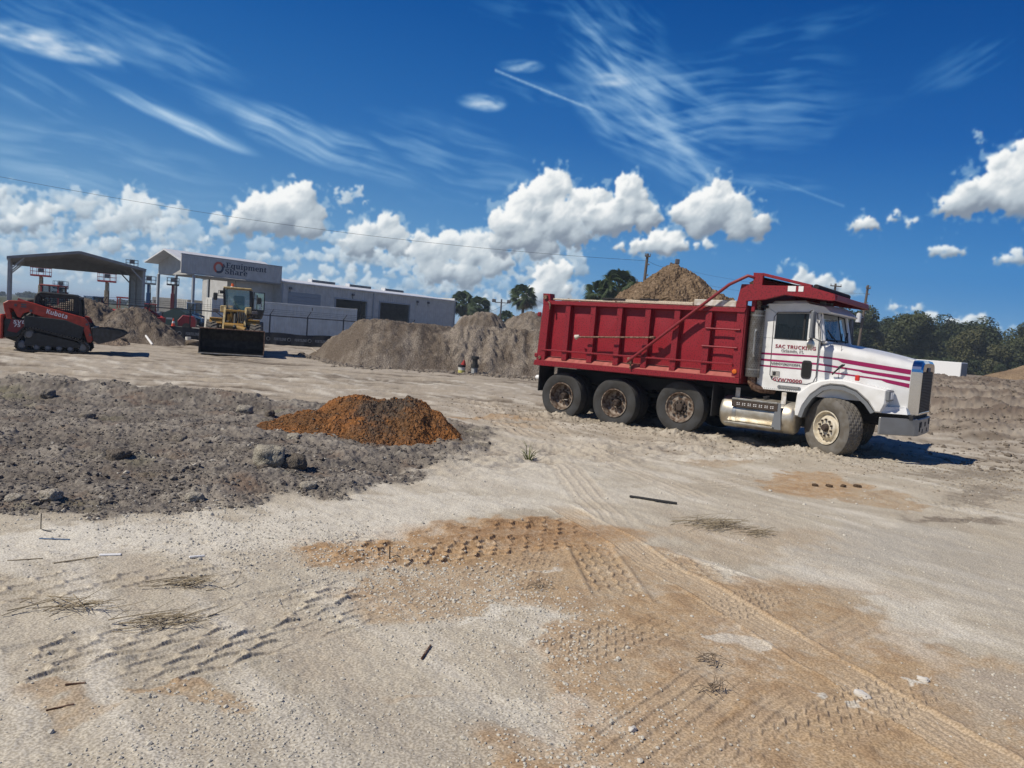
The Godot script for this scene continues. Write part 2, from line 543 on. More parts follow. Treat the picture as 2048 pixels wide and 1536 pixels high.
func noise(seed_: int, freq: float, oct: int, kind := FastNoiseLite.TYPE_SIMPLEX_SMOOTH) -> FastNoiseLite:
	var n := FastNoiseLite.new()
	n.seed = seed_
	n.frequency = freq
	n.fractal_octaves = oct
	n.noise_type = kind
	if oct == 1:
		n.fractal_type = FastNoiseLite.FRACTAL_NONE
	return n

func dug_share(x: float, z: float) -> float:
	# 1 inside the dug-up field on the left, 0 outside, soft and ragged between
	if x > 0.2 or z > -5.2 or z < -18.5:
		return 0.0
	var p := Vector2(x, z) + Vector2(mid_noise.get_noise_2d(x * 2.0, z * 2.0), mid_noise.get_noise_2d(x * 2.0 + 50.0, z * 2.0)) * 0.45
	var inside := false
	var best := 1e9
	var n := dug_edge.size()
	var a := dug_edge[n - 1]
	for i in n:
		var b := dug_edge[i]
		if (a.y > p.y) != (b.y > p.y) and p.x < (b.x - a.x) * (p.y - a.y) / (b.y - a.y) + a.x:
			inside = not inside
		var ab := b - a
		var t := clampf((p - a).dot(ab) / ab.length_squared(), 0.0, 1.0)
		best = minf(best, (a + ab * t - p).length_squared())
		a = b
	var d := sqrt(best)
	if not inside:
		d = -d
	return smoothstep(-0.12, 0.28, d)

func right_rise(x: float, z: float) -> float:
	var d := -z
	if d < 14.0 or x < 6.0:
		return 0.0
	var side := smoothstep(7.6 + 0.05 * (d - 15.0), 12.5, x)
	return 1.18 * smoothstep(15.5, 26.0, d + (x - 10.0) * 0.22) * side * (1.0 - 0.6 * smoothstep(30.0, 45.0, d))

# colour of the bare soil in rgb (linear), height in alpha
func ground_at(x: float, z: float) -> Color:
	var r := sqrt(x * x + z * z)
	var big: float = big_noise.get_noise_2d(x, z)
	var mid: float = mid_noise.get_noise_2d(x, z)
	var h := 0.035 * big * clampf((r - 2.0) * 0.3, 0.0, 1.0)
	var c := Color(0.565, 0.51, 0.41).lerp(Color(0.50, 0.448, 0.355), clampf(0.5 + mid * 1.2, 0.0, 1.0))
	# further off the lane is browner and streaked along its tracks
	var far := smoothstep(11.0, 17.0, -z + x * 0.1 + big * 1.5)
	if far > 0.0:
		var streak: float = streak_noise.get_noise_2d(x * 0.16 + z * 0.03, z * 1.0)
		var fc := Color(0.36, 0.31, 0.245).lerp(Color(0.46, 0.405, 0.33), clampf(0.5 + streak * 2.4, 0.0, 1.0)).lerp(Color(0.175, 0.142, 0.108), clampf(-streak * 2.8 - 0.25 + mid * 0.6, 0.0, 0.85))
		c = c.lerp(fc, far)
		h += far * (0.08 * streak + 0.03 * mid)
	if r < 60.0:
		var det: float = det_noise.get_noise_2d(x, z)
		var fine: float = fine_noise.get_noise_2d(x, z) if r < 22.0 else 0.0
		h += 0.012 * mid + 0.010 * det + 0.0040 * fine
		c = c.lerp(Color(0.40, 0.345, 0.27), clampf(-det * 0.9 - 0.12, 0.0, 0.45))
		# wiped smears along the way the trucks turn
		if r < 26.0:
			var smear: float = streak_noise.get_noise_2d((x + z) * 0.28, (x - z) * 1.1)
			c = c.lerp(Color(0.70, 0.655, 0.56), clampf(smear * 1.9 - 0.18, 0.0, 0.65))
			c = c.lerp(Color(0.47, 0.405, 0.315), clampf(-smear * 1.7 - 0.22, 0.0, 0.55))
			h += 0.006 * smear
		# patches
		var wx := x + mid * 0.38 + det * 0.16
		var wz := z + mid_noise.get_noise_2d(x + 31.0, z) * 0.38 + det * 0.14
		if r < 26.0:
			for p in PATCHES:
				var dx: float = wx - p[0]
				var dz: float = wz - p[1]
				var reach: float = p[2] * 1.6
				if absf(dx) > reach or absf(dz) > reach:
					continue
				var a: float = p[4] * 0.0174533
				var u: float = (dx * cos(a) - dz * sin(a)) / p[2]
				var v: float = (dx * sin(a) + dz * cos(a)) / p[3]
				var rim := 0.75 if p[5] == 0 and p[6] > 0.7 else 0.35
				var m: float = (1.0 - smoothstep(rim, 1.5 - rim * 0.4, u * u + v * v)) * p[6]
				if m <= 0.0:
					continue
				m *= clampf(0.85 + fine * 0.5 + det * 0.4, 0.0, 1.0)
				match int(p[5]):
					0: c = c.lerp(Color(0.475, 0.345, 0.21).lerp(Color(0.49, 0.325, 0.18), smoothstep(0.75, 1.0, p[6])).lerp(Color(0.36, 0.235, 0.135), clampf(det * 1.2 + 0.1, 0.0, 0.6)), m)
					1: c = c.lerp(Color(0.72, 0.68, 0.585), m)
					2: c = c.lerp(Color(0.17, 0.135, 0.105), m)
					4: c = c.lerp(Color(0.33, 0.20, 0.11), m)
					3: c = c.lerp(Color(0.46, 0.425, 0.36), m)
			# pressed tracks
			for t in TRACKS:
				var ax: float = t[0]
				var az: float = t[1]
				var ux: float = t[2] - ax
				var uz: float = t[3] - az
				var ln := sqrt(ux * ux + uz * uz)
				ux /= ln
				uz /= ln
				var u: float = (x - ax) * ux + (z - az) * uz
				if u < 0.0 or u > ln:
					continue
				var w: float = t[4]
				var v: float = (-(x - ax) * uz + (z - az) * ux + 0.05 * big_noise.get_noise_2d(u * 4.0, ax * 9.0)) / w
				if absf(v) > 1.25:
					continue
				var e := (1.0 - smoothstep(0.82, 1.0, absf(v))) * smoothstep(0.0, 0.55, u) * smoothstep(0.0, 0.55, ln - u) * clampf(0.85 + mid * 1.9 + det * 0.5, 0.05, 1.0)
				var lip := exp(-pow((absf(v) - 1.04) * 9.0, 2.0)) * smoothstep(0.0, 0.3, u) * smoothstep(0.0, 0.3, ln - u)
				var dep: float = t[6]
				var sp: float = t[7]
				match int(t[5]):
					0:
						var g := 0.5 + 0.5 * cos(v * w / sp * TAU)
						h += e * dep * (smoothstep(0.55, 0.95, g) - 0.65) + lip * dep * 0.5
						c = c.lerp(Color(0.55, 0.46, 0.345), e * 0.3)
					1:
						var tri := absf(fposmod(u / sp, 1.0) - 0.5) * 2.0
						var g := 0.5 + 0.5 * cos((v * w + tri * 0.026) / 0.068 * TAU)
						h += e * dep * (smoothstep(0.72, 0.97, g) - 0.35) + lip * dep * 0.4
						c = c.lerp(Color(0.52, 0.43, 0.32), e * 0.25)
					2:
						# long six-sided lug prints with thin raised edges between them
						var q := w * 0.44
						var px: float = u / sp
						var py: float = v * w / q * 0.866
						var best := 9.0
						var next := 9.0
						var j0 := int(round(py / 0.866))
						for j: int in [j0 - 1, j0, j0 + 1]:
							var shift := 0.5 * (j & 1)
							var i0: float = round(px - shift)
							for i: float in [i0 - 1.0, i0, i0 + 1.0]:
								var du: float = px - shift - i
								var dv: float = py - j * 0.866
								var d := sqrt(du * du + dv * dv)
								if d < best:
									next = best
									best = d
								elif d < next:
									next = d
						var gap := next - best + 0.05 * det
						var edge := 1.0 - smoothstep(0.0, 0.24, gap)
						var floor_tilt: float = 0.30 * (py - round(py / 0.866) * 0.866)
						h += e * dep * (0.85 * edge * clampf(1.0 + 0.7 * det, 0.3, 1.4) - 0.45 + floor_tilt) + lip * dep * 0.5
						c = c.lerp(c * Color(0.80, 0.76, 0.72), e * edge * 0.45)
					4:
						# smooth lane wiped by a straight-ribbed tyre
						var g := 0.5 + 0.5 * cos(v * w / sp * TAU)
						h = lerpf(h, h - dep + 0.004 * g, e)
						h += lip * dep * 0.7
						c = c.lerp(Color(0.555, 0.445, 0.315).lerp(Color(0.50, 0.39, 0.265), g * 0.6 + 0.3 * mid), e * 0.85)
					3:
						h += e * dep * (0.5 * cos(v * 7.0) - 0.7) + lip * dep * 0.8
						c = c.lerp(Color(0.43, 0.37, 0.29), e * 0.5)
		# churned sand by the truck's wheels
		for s in WHEEL_SPOTS:
			var dx: float = x - s[0]
			var dz: float = z - s[1]
			var d2: float = dx * dx + dz * dz
			if d2 < 1.6 and r < 30.0:
				var k := exp(-d2 / 0.30)
				h += k * (0.065 + 0.08 * det + 0.03 * fine)
				c = c.lerp(Color(0.50, 0.445, 0.36), k * 0.7)
		# loose sand pushed up along the truck's way
		var off: float = (x - 3.3) * 0.594 + (z + 14.9) * 0.804
		if absf(off - 1.1) < 2.6 and x > -3.0 and x < 11.0:
			var k := exp(-pow((off - 1.1) / 1.0, 2.0)) * smoothstep(-3.0, 0.0, x) * (1.0 - smoothstep(7.5, 11.0, x))
			var lump: float = streak_noise.get_noise_2d(x * 0.9, z * 1.6)
			h += k * (0.10 * lump + 0.05 * mid + 0.035 * det)
			c = c.lerp(Color(0.52, 0.47, 0.39), k * 0.5)
			c = c.lerp(Color(0.23, 0.185, 0.145), k * clampf(-lump * 1.5 - 0.15, 0.0, 0.7))
		# the dug-up field
		var dug := dug_share(x, z)
		if dug > 0.0:
			var cell: float = clod_noise.get_noise_2d(x, z)
			var cell2: float = clod2_noise.get_noise_2d(x, z)
			var ridge := exp(-pow((z + 14.6 + 0.14 * (x + 9.0) + mid * 0.8) / 0.8, 2.0)) * (1.0 - smoothstep(-5.5, -3.0, x))
			var hump := exp(-(pow((x + 3.1) / 0.9, 2.0) + pow((z + 9.6) / 0.7, 2.0))) * 0.10 + exp(-(pow((x + 2.9) / 0.8, 2.0) + pow((z + 8.0) / 0.35, 2.0))) * 0.09 + exp(-(pow((x + 1.7) / 0.6, 2.0) + pow((z + 7.9) / 0.25, 2.0))) * 0.06
			h += dug * (0.0 + 0.065 * mid + 0.05 * big + ridge * 0.20 + hump - 0.026 * cell - 0.012 * cell2 + 0.032 * det + 0.009 * fine)
			var dc := Color(0.135, 0.118, 0.103).lerp(Color(0.235, 0.210, 0.182), clampf(0.5 + mid * 1.3, 0.0, 1.0))
			dc = dc.lerp(Color(0.42, 0.385, 0.325), clampf(ridge * 0.4 + hump * 4.0 + det * 0.9 + mid * 0.6 - 0.30, 0.0, 0.8))
			dc = dc.lerp(Color(0.16, 0.105, 0.075), clampf(mid_noise.get_noise_2d(x * 1.3 + 90.0, z * 1.3) * 1.6 - 0.35, 0.0, 0.7))
			dc = dc.lerp(Color(0.155, 0.150, 0.080), clampf(mid_noise.get_noise_2d(x * 0.8 + 190.0, z * 0.8) * 1.6 - 0.55, 0.0, 0.5))
			c = c.lerp(dc, clampf(dug * (0.92 + fine * 0.3) + (det * 0.5 + mid * 0.4) * 4.0 * dug * (1.0 - dug), 0.0, 1.0))
	var rise := right_rise(x, z)
	if rise > 0.0 or (x > 8.0 and z < -14.0):
		var k := clampf(rise / 0.35, 0.0, 1.0)
		var wob: float = streak_noise.get_noise_2d(x * 0.25, z)
		h += rise + k * (0.05 * mid + 0.15 * wob + 0.07 * det_noise.get_noise_2d(x * 0.7, z * 0.7) + 0.035 * fine_noise.get_noise_2d(x * 0.5, z * 0.5) - 0.07 * clod_noise.get_noise_2d(x * 0.25, z * 0.25))
		c = c.lerp(Color(0.325, 0.275, 0.22).lerp(Color(0.175, 0.135, 0.105), clampf(0.4 + wob * 2.0 + mid, 0.0, 1.0)), k * 0.85)
	# rental yard paving and the country beyond
	if z < -43.0:
		var yard := smoothstep(43.5, 45.5, -z) * (1.0 - smoothstep(-9.0, -2.0, x))
		c = c.lerp(Color(0.22, 0.205, 0.185), yard)
		c = c.lerp(Color(0.10, 0.105, 0.055), smoothstep(120.0, 170.0, r))
		h *= 1.0 - 0.6 * smoothstep(44.0, 60.0, -z)
	return Color(c.r, c.g, c.b, h)

func ground_row(i: int) -> void:
	var r := ground_radii[i]
	var n := ground_angles.size()
	var pos := PackedVector3Array()
	var col := PackedColorArray()
	pos.resize(n)
	col.resize(n)
	for k in n:
		var a := ground_angles[k]
		var x := r * sin(a)
		var z := -r * cos(a)
		var g := ground_at(x, z)
		pos[k] = Vector3(x, g.a, z)
		col[k] = Color(g.r, g.g, g.b)
	ground_rows[i] = [pos, col]

func build_ground() -> void:
	big_noise = noise(41, 0.16, 3)
	mid_noise = noise(42, 0.7, 3)
	det_noise = noise(43, 3.2, 3)
	fine_noise = noise(44, 15.0, 3)
	streak_noise = noise(45, 1.1, 4)
	clod_noise = noise(46, 9.0, 2, FastNoiseLite.TYPE_CELLULAR)
	clod2_noise = noise(47, 22.0, 2, FastNoiseLite.TYPE_CELLULAR)
	dug_edge = poly([-30.0, -14.5, -9.89, -14.6, -8.8, -15.6, -7.32, -15.6, -5.89, -15.2, -4.47, -15.2, -3.54, -16.2, -2.25, -15.68, -0.80, -14.2, -0.25, -13.2, -0.40, -11.12, -0.85, -9.74, -1.18, -8.55, -1.5, -7.91, -1.8, -7.45, -2.33, -7.27, -2.6, -6.97, -2.97, -6.66, -3.15, -6.33, -3.51, -6.23, -3.87, -6.2, -4.37, -6.22, -30.0, -6.4])
	# one sheet to the horizon: rings that grow with distance, spokes closer where the site lies
	var r := 0.4
	while r < 3200.0:
		ground_radii.append(r)
		if r < 2.55:
			r += 0.15
		elif r < 40.0:
			r += clampf(r * r / 1384.0 * 0.66, 0.0045, 0.10 if r < 18.0 else 0.22)
		elif r < 140.0:
			r += 1.5
		else:
			r *= 1.25
	var a := -180.0
	while a < 180.0:
		ground_angles.append(deg_to_rad(a))
		a += 3.0 if a < -46.5 or a > 42.0 else 0.074
	ground_rows.resize(ground_radii.size())
	var task := WorkerThreadPool.add_group_task(ground_row, ground_radii.size(), -1, true)
	WorkerThreadPool.wait_for_group_task_completion(task)
	var n := ground_angles.size()
	var m := ground_radii.size()
	var pos := PackedVector3Array([Vector3(0, 0, 0)])
	var col := PackedColorArray([Color(0.44, 0.37, 0.28)])
	for row in ground_rows:
		pos.append_array(row[0])
		col.append_array(row[1])
	ground_rows.clear()
	var nor := PackedVector3Array()
	var uv := PackedVector2Array()
	nor.resize(pos.size())
	uv.resize(pos.size())
	nor[0] = Vector3.UP
	for i in m:
		var up := mini(i + 1, m - 1)
		var dn := maxi(i - 1, 0)
		for k in n:
			var q := 1 + i * n + k
			var e := pos[1 + i * n + (k + 1) % n] - pos[1 + i * n + (k + n - 1) % n]
			var d := pos[1 + up * n + k] - pos[1 + dn * n + k]
			nor[q] = e.cross(d).normalized()
			if nor[q].y < 0.0:
				nor[q] = -nor[q]
			uv[q] = Vector2(pos[q].x, pos[q].z)
	var idx := PackedInt32Array()
	idx.resize((m - 1) * n * 6 + n * 3)
	var w := 0
	for k in n:
		idx[w] = 0
		idx[w + 1] = 1 + k
		idx[w + 2] = 1 + (k + 1) % n
		w += 3
	for i in m - 1:
		for k in n:
			var k2 := (k + 1) % n
			var p0 := 1 + i * n + k
			var p1 := 1 + i * n + k2
			var p2 := p0 + n
			var p3 := p1 + n
			idx[w] = p0
			idx[w + 1] = p2
			idx[w + 2] = p3
			idx[w + 3] = p0
			idx[w + 4] = p3
			idx[w + 5] = p1
			w += 6
	var arr := []
	arr.resize(Mesh.ARRAY_MAX)
	arr[Mesh.ARRAY_VERTEX] = pos
	arr[Mesh.ARRAY_NORMAL] = nor
	arr[Mesh.ARRAY_COLOR] = col
	arr[Mesh.ARRAY_TEX_UV] = uv
	arr[Mesh.ARRAY_INDEX] = idx
	var mesh := ArrayMesh.new()
	mesh.add_surface_from_arrays(Mesh.PRIMITIVE_TRIANGLES, arr)
	solo("ground", "pale sandy site floor with tyre tracks, orange sand and dark dug soil", "ground", mesh, M.ground, Vector3.ZERO, 0.0, "", "structure")

func ground_y(x: float, z: float) -> float:
	return ground_at(x, z).a

# ---------- heaps ----------
# A heap of soil: height(x, z) in its own axes gives Color(rgb, height); a sheet of nx by nz cells that is closed underneath by the ground.
func heap_mesh(lo: Vector2, hi: Vector2, nx: int, nz: int, height: Callable) -> ArrayMesh:
	var pos := PackedVector3Array()
	var col := PackedColorArray()
	var idx := PackedInt32Array()
	for j in nz + 1:
		for i in nx + 1:
			var x := lerpf(lo.x, hi.x, i / float(nx))
			var z := lerpf(lo.y, hi.y, j / float(nz))
			var g: Color = height.call(x, z)
			pos.append(Vector3(x, g.a, z))
			col.append(Color(g.r, g.g, g.b))
	var nor := PackedVector3Array()
	nor.resize(pos.size())
	for j in nz + 1:
		for i in nx + 1:
			var q := j * (nx + 1) + i
			var e := pos[j * (nx + 1) + mini(i + 1, nx)] - pos[j * (nx + 1) + maxi(i - 1, 0)]
			var d := pos[mini(j + 1, nz) * (nx + 1) + i] - pos[maxi(j - 1, 0) * (nx + 1) + i]
			nor[q] = d.cross(e).normalized()
	for j in nz:
		for i in nx:
			var a := j * (nx + 1) + i
			var b := a + nx + 1
			if pos[a].y < -0.25 and pos[a + 1].y < -0.25 and pos[b].y < -0.25 and pos[b + 1].y < -0.25:
				continue
			idx.append_array([a, a + 1, b + 1, a, b + 1, b])
	var arr := []
	arr.resize(Mesh.ARRAY_MAX)
	arr[Mesh.ARRAY_VERTEX] = pos
	arr[Mesh.ARRAY_NORMAL] = nor
	arr[Mesh.ARRAY_COLOR] = col
	arr[Mesh.ARRAY_INDEX] = idx
	var mesh := ArrayMesh.new()
	mesh.add_surface_from_arrays(Mesh.PRIMITIVE_TRIANGLES, arr)
	return mesh

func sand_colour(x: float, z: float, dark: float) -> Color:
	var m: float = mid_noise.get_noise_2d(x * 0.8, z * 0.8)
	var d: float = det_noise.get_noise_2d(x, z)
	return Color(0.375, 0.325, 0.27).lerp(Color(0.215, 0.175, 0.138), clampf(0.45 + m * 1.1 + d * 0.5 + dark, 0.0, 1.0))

# cone-like hill with slumped, gullied flanks
func hill(x: float, z: float, cx: float, cz: float, rx: float, rz: float, h: float, sharp: float) -> float:
	var a := atan2(z - cz, x - cx)
	var wob: float = big_noise.get_noise_2d(cx * 3.0 + cos(a) * 6.0, cz * 3.0 + sin(a) * 6.0)
	var d := sqrt(pow((x - cx) / rx, 2.0) + pow((z - cz) / rz, 2.0)) * (1.0 + 0.28 * wob)
	return h * (1.0 - d) if d > sharp else h * (1.0 - sharp * 0.5 - d * d / (2.0 * maxf(sharp, 0.01)))

func rough(x: float, z: float, amount: float) -> float:
	return amount * (0.55 * mid_noise.get_noise_2d(x, z) + 0.30 * det_noise.get_noise_2d(x * 0.8, z * 0.8) + 0.12 * fine_noise.get_noise_2d(x * 0.6, z * 0.6) - 0.20 * clod_noise.get_noise_2d(x * 0.5, z * 0.5))

func build_heaps() -> void:
	# orange mound in the dug field
	var at := Vector3(-2.3, 0.0, -12.2)
	var orange := func(x: float, z: float) -> Color:
		var wx := x + at.x
		var wz := z + at.z
		var h := maxf(hill(x, z, -0.10, -0.15, 1.05, 1.35, 0.63, 0.35), maxf(hill(x, z, 0.75, -0.2, 0.85, 1.2, 0.62, 0.30), hill(x, z, -0.75, 0.15, 0.92, 1.2, 0.32, 0.25)))
		h = maxf(h, hill(x, z, 0.35, -0.2, 1.0, 1.2, 0.64, 0.40))
		h += rough(wx * 1.6, wz * 1.6, 0.16) * clampf(h * 4.0, 0.0, 1.0) + 0.02
		var m: float = mid_noise.get_noise_2d(wx * 1.4 + 5.0, wz * 1.4)
		var c := Color(0.375, 0.165, 0.062).lerp(Color(0.23, 0.125, 0.062), clampf(0.45 + m * 1.3, 0.0, 1.0))
		var grey := exp(-(pow((x - 0.25) / 0.42, 2.0) + pow((z - 0.35) / 0.75, 2.0))) + exp(-(pow((x - 0.55) / 0.3, 2.0) + pow((z + 0.1) / 0.35, 2.0)))
		c = c.lerp(Color(0.135, 0.110, 0.088), clampf(grey * 1.2 + det_noise.get_noise_2d(wx, wz) * 0.9 - 0.30, 0.0, 0.9))
		return Color(c.r, c.g, c.b, h + ground_y(wx, wz) * 0.6 - 0.03)
	solo("soil_mound", "low mound of orange and dark clay in the dug field", "soil mound", heap_mesh(Vector2(-2.2, -1.9), Vector2(2.2, 1.9), 220, 190, orange), M.soil_any, at)
	# long grey stockpile in the middle, its near face steep
	var at2 := Vector3(0.0, 0.0, -34.0)
	var long_pile := func(x: float, z: float) -> Color:
		var wz := z + at2.z
		var base_z: float = lerpf(-0.6, 4.7, smoothstep(-9.6, -5.8, x)) - 0.7 * smoothstep(-5.5, -2.0, x) + 0.35 * big_noise.get_noise_2d(x * 2.2, 3.0)
		var into := base_z - z
		var top := 1.66 + 0.16 * big_noise.get_noise_2d(x * 1.6, 7.0) + 0.10 * smoothstep(-3.0, 1.0, x) - 0.34 * exp(-pow((x + 2.9) / 0.55, 2.0)) - 0.10 * smoothstep(-2.6, -1.6, x)
		top = minf(top, (x + 9.1) * 0.66 + 0.1)
		var gully: float = streak_noise.get_noise_2d(x * 1.1, z * 0.15 + 40.0)
		var h := minf(into * 0.66, top) + gully * lerpf(0.14, 0.34, smoothstep(-4.0, -2.0, x)) * clampf(into * 0.5, 0.0, 1.0) * (1.0 - 0.5 * smoothstep(2.0, 3.5, into))
		h = minf(h, (12.0 + z) * 0.5)
		h = minf(h, (14.0 - x) * 0.6)
		h += rough(x, wz, lerpf(0.24, 0.42, smoothstep(-4.0, -2.5, x))) * clampf(h * 2.0, 0.15, 1.0) + 0.10 * streak_noise.get_noise_2d(x * 0.5, z * 2.0) * clampf(h, 0.0, 1.0)
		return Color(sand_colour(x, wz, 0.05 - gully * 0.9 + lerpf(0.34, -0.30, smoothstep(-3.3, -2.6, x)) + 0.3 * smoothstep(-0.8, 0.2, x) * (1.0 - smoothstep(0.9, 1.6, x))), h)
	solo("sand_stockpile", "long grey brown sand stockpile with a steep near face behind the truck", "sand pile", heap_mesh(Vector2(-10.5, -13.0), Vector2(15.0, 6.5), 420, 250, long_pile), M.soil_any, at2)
	for row in [
		[Vector3(-2.0, 0, -47.0), 3.2, 3.35, "rounded sand pile nearest the white low building, behind the long stockpile", 1],
		[Vector3(0.9, 0, -48.5), 3.4, 3.5, "sand pile under the tall palm", 2],
		[Vector3(4.0, 0, -47.5), 3.6, 3.3, "sand pile just left of the red tailgate", 3]]:
		var c: Vector3 = row[0]
		var pile := func(x: float, z: float) -> Color:
			var h: float = hill(x, z, 0.0, 0.0, row[1], row[1], row[2], 0.35) + rough(x + c.x, z + c.z, 0.45)
			return Color(sand_colour(x + c.x, z + c.z, 0.0), h)
		solo("sand_pile", row[3], "sand pile", heap_mesh(Vector2(-4.5, -4.5), Vector2(4.5, 4.5), 110, 110, pile), M.soil_any, c, 0.0, "sand piles behind the long stockpile")
	# spoil heap behind the track loader
	var at3 := Vector3(-18.6, 0.0, -35.5)
	var spoil := func(x: float, z: float) -> Color:
		var h := maxf(hill(x, z, -1.2, 0.0, 3.0, 3.0, 2.05, 0.3), maxf(hill(x, z, 0.9, 0.1, 2.9, 2.6, 1.75, 0.3), hill(x, z, -3.0, -0.2, 2.4, 2.6, 1.6, 0.4)))
		h += rough(x + at3.x, z + at3.z, 0.34) * clampf(h * 2.0, 0.1, 1.0)
		return Color(sand_colour(x + at3.x, z + at3.z, 0.30), h)
	solo("spoil_heap", "dark grey spoil heap between the orange track loader and the yellow loader", "soil heap", heap_mesh(Vector2(-6.6, -3.4), Vector2(4.6, 3.4), 230, 150, spoil), M.soil_any, at3)
	var at4 := Vector3(-17.4, 0.0, -31.8)
	var small := func(x: float, z: float) -> Color:
		var h := hill(x, z, 0.0, 0.0, 1.3, 1.2, 0.80, 0.3) + rough(x + 60.0, z, 0.2)
		return Color(Color(0.43, 0.34, 0.255).lerp(Color(0.33, 0.26, 0.2), clampf(0.5 + mid_noise.get_noise_2d(x * 2.0, z * 2.0) * 1.4, 0.0, 1.0)), h)
	solo("sand_pile", "small pale sand pile at the dark spoil heap's foot beside the track loader's bucket", "sand pile", heap_mesh(Vector2(-1.6, -1.5), Vector2(1.6, 1.5), 80, 76, small), M.soil_any, at4)
	# tan mound at the right edge
	var at5 := Vector3(33.5, 0.0, -46.0)
	var tan_mound := func(x: float, z: float) -> Color:
		var h := hill(x, z, 0.0, 0.0, 6.5, 5.0, 2.9, 0.3) + rough(x, z + 80.0, 0.15)
		return Color(Color(0.45, 0.33, 0.215).lerp(Color(0.36, 0.26, 0.17), clampf(0.5 + mid_noise.get_noise_2d(x, z) * 1.2, 0.0, 1.0)), h)
	solo("soil_mound", "smooth tan soil mound at the right edge before the trees", "soil mound", heap_mesh(Vector2(-7.5, -6.0), Vector2(7.5, 6.0), 130, 110, tan_mound), M.soil_any, at5)

# ---------- dump truck ----------
# x is forward, z towards the truck's right-hand side (the side seen), y up from the ground
func tyre_shape(r: float, width: float, rim_r: float, pattern: int) -> Shape:
	# tread lies across z from -width/2 to width/2, axis z
	var s := Shape.new()
	var hw := width * 0.5
	var prof := [Vector2(rim_r, -hw * 0.72), Vector2(rim_r + 0.03, -hw * 0.86), Vector2(lerpf(rim_r, r, 0.5), -hw), Vector2(r - 0.045, -hw * 0.96), Vector2(r - 0.012, -hw * 0.86)]
	var back := []
	for p in prof:
		back.append(Vector2(p.x, -p.y))
	back.reverse()
	smooth_lathe(s, prof, 56)
	smooth_lathe(s, back, 56)
	# tread with grooves cut in it
	var segs := 120 if pattern == 2 else 72
	var across := 25
	var grid := []
	for k in segs:
		var row := []
		for j in across:
			var v := (j / float(across - 1) - 0.5) * 2.0
			var z := v * hw * 0.86
			var rr := r - 0.012 * v * v
			if pattern == 1:
				if j in [5, 12, 19]:
					rr -= 0.012
				if (j < 2 or j > 22) and k % 3 == 0:
					rr -= 0.010
			else:
				if ((k + (2 if (j / 4) % 2 == 0 else 0)) % 4) == 0 or (j % 4) == 0:
					rr -= 0.011
			var t := TAU * k / segs
			row.append(Vector3(cos(t) * rr, sin(t) * rr, z))
		grid.append(row)
	for k in segs:
		var k2 := (k + 1) % segs
		for j in across - 1:
			var o: Vector3 = grid[k][j]
			s.quad(grid[k][j], grid[k2][j], grid[k2][j + 1], grid[k][j + 1], Vector3(o.x, o.y, 0))
	return s

func smooth_lathe(s: Shape, profile: Array, segs: int, xf := Transform3D.IDENTITY) -> void:
	var ns := []
	for i in profile.size():
		var a: Vector2 = profile[maxi(i - 1, 0)]
		var b: Vector2 = profile[mini(i + 1, profile.size() - 1)]
		var d := b - a
		ns.append(Vector2(d.y, -d.x).normalized())
	for i in profile.size() - 1:
		for k in segs:
			var t0 := TAU * k / segs
			var t1 := TAU * (k + 1) / segs
			var e0 := Vector3(cos(t0), sin(t0), 0)
			var e1 := Vector3(cos(t1), sin(t1), 0)
			var p := []
			var n := []
			for q in [[e0, i], [e1, i], [e1, i + 1], [e0, i + 1]]:
				var pr: Vector2 = profile[q[1]]
				var nn: Vector2 = ns[q[1]]
				p.append(xf * (q[0] * pr.x + Vector3(0, 0, pr.y)))
				n.append(xf.basis * (q[0] * nn.x + Vector3(0, 0, nn.y)))
			s.smooth_quad(p, n)

func wheel_nuts(s: Shape, count: int, ring: float, z: float, size: float) -> void:
	for k in count:
		var t := TAU * (k + 0.5) / count
		var c := Vector3(cos(t) * ring, sin(t) * ring, z)
		s.cyl(c, c + Vector3(0, 0, size * 1.3), size * 0.6, 6)

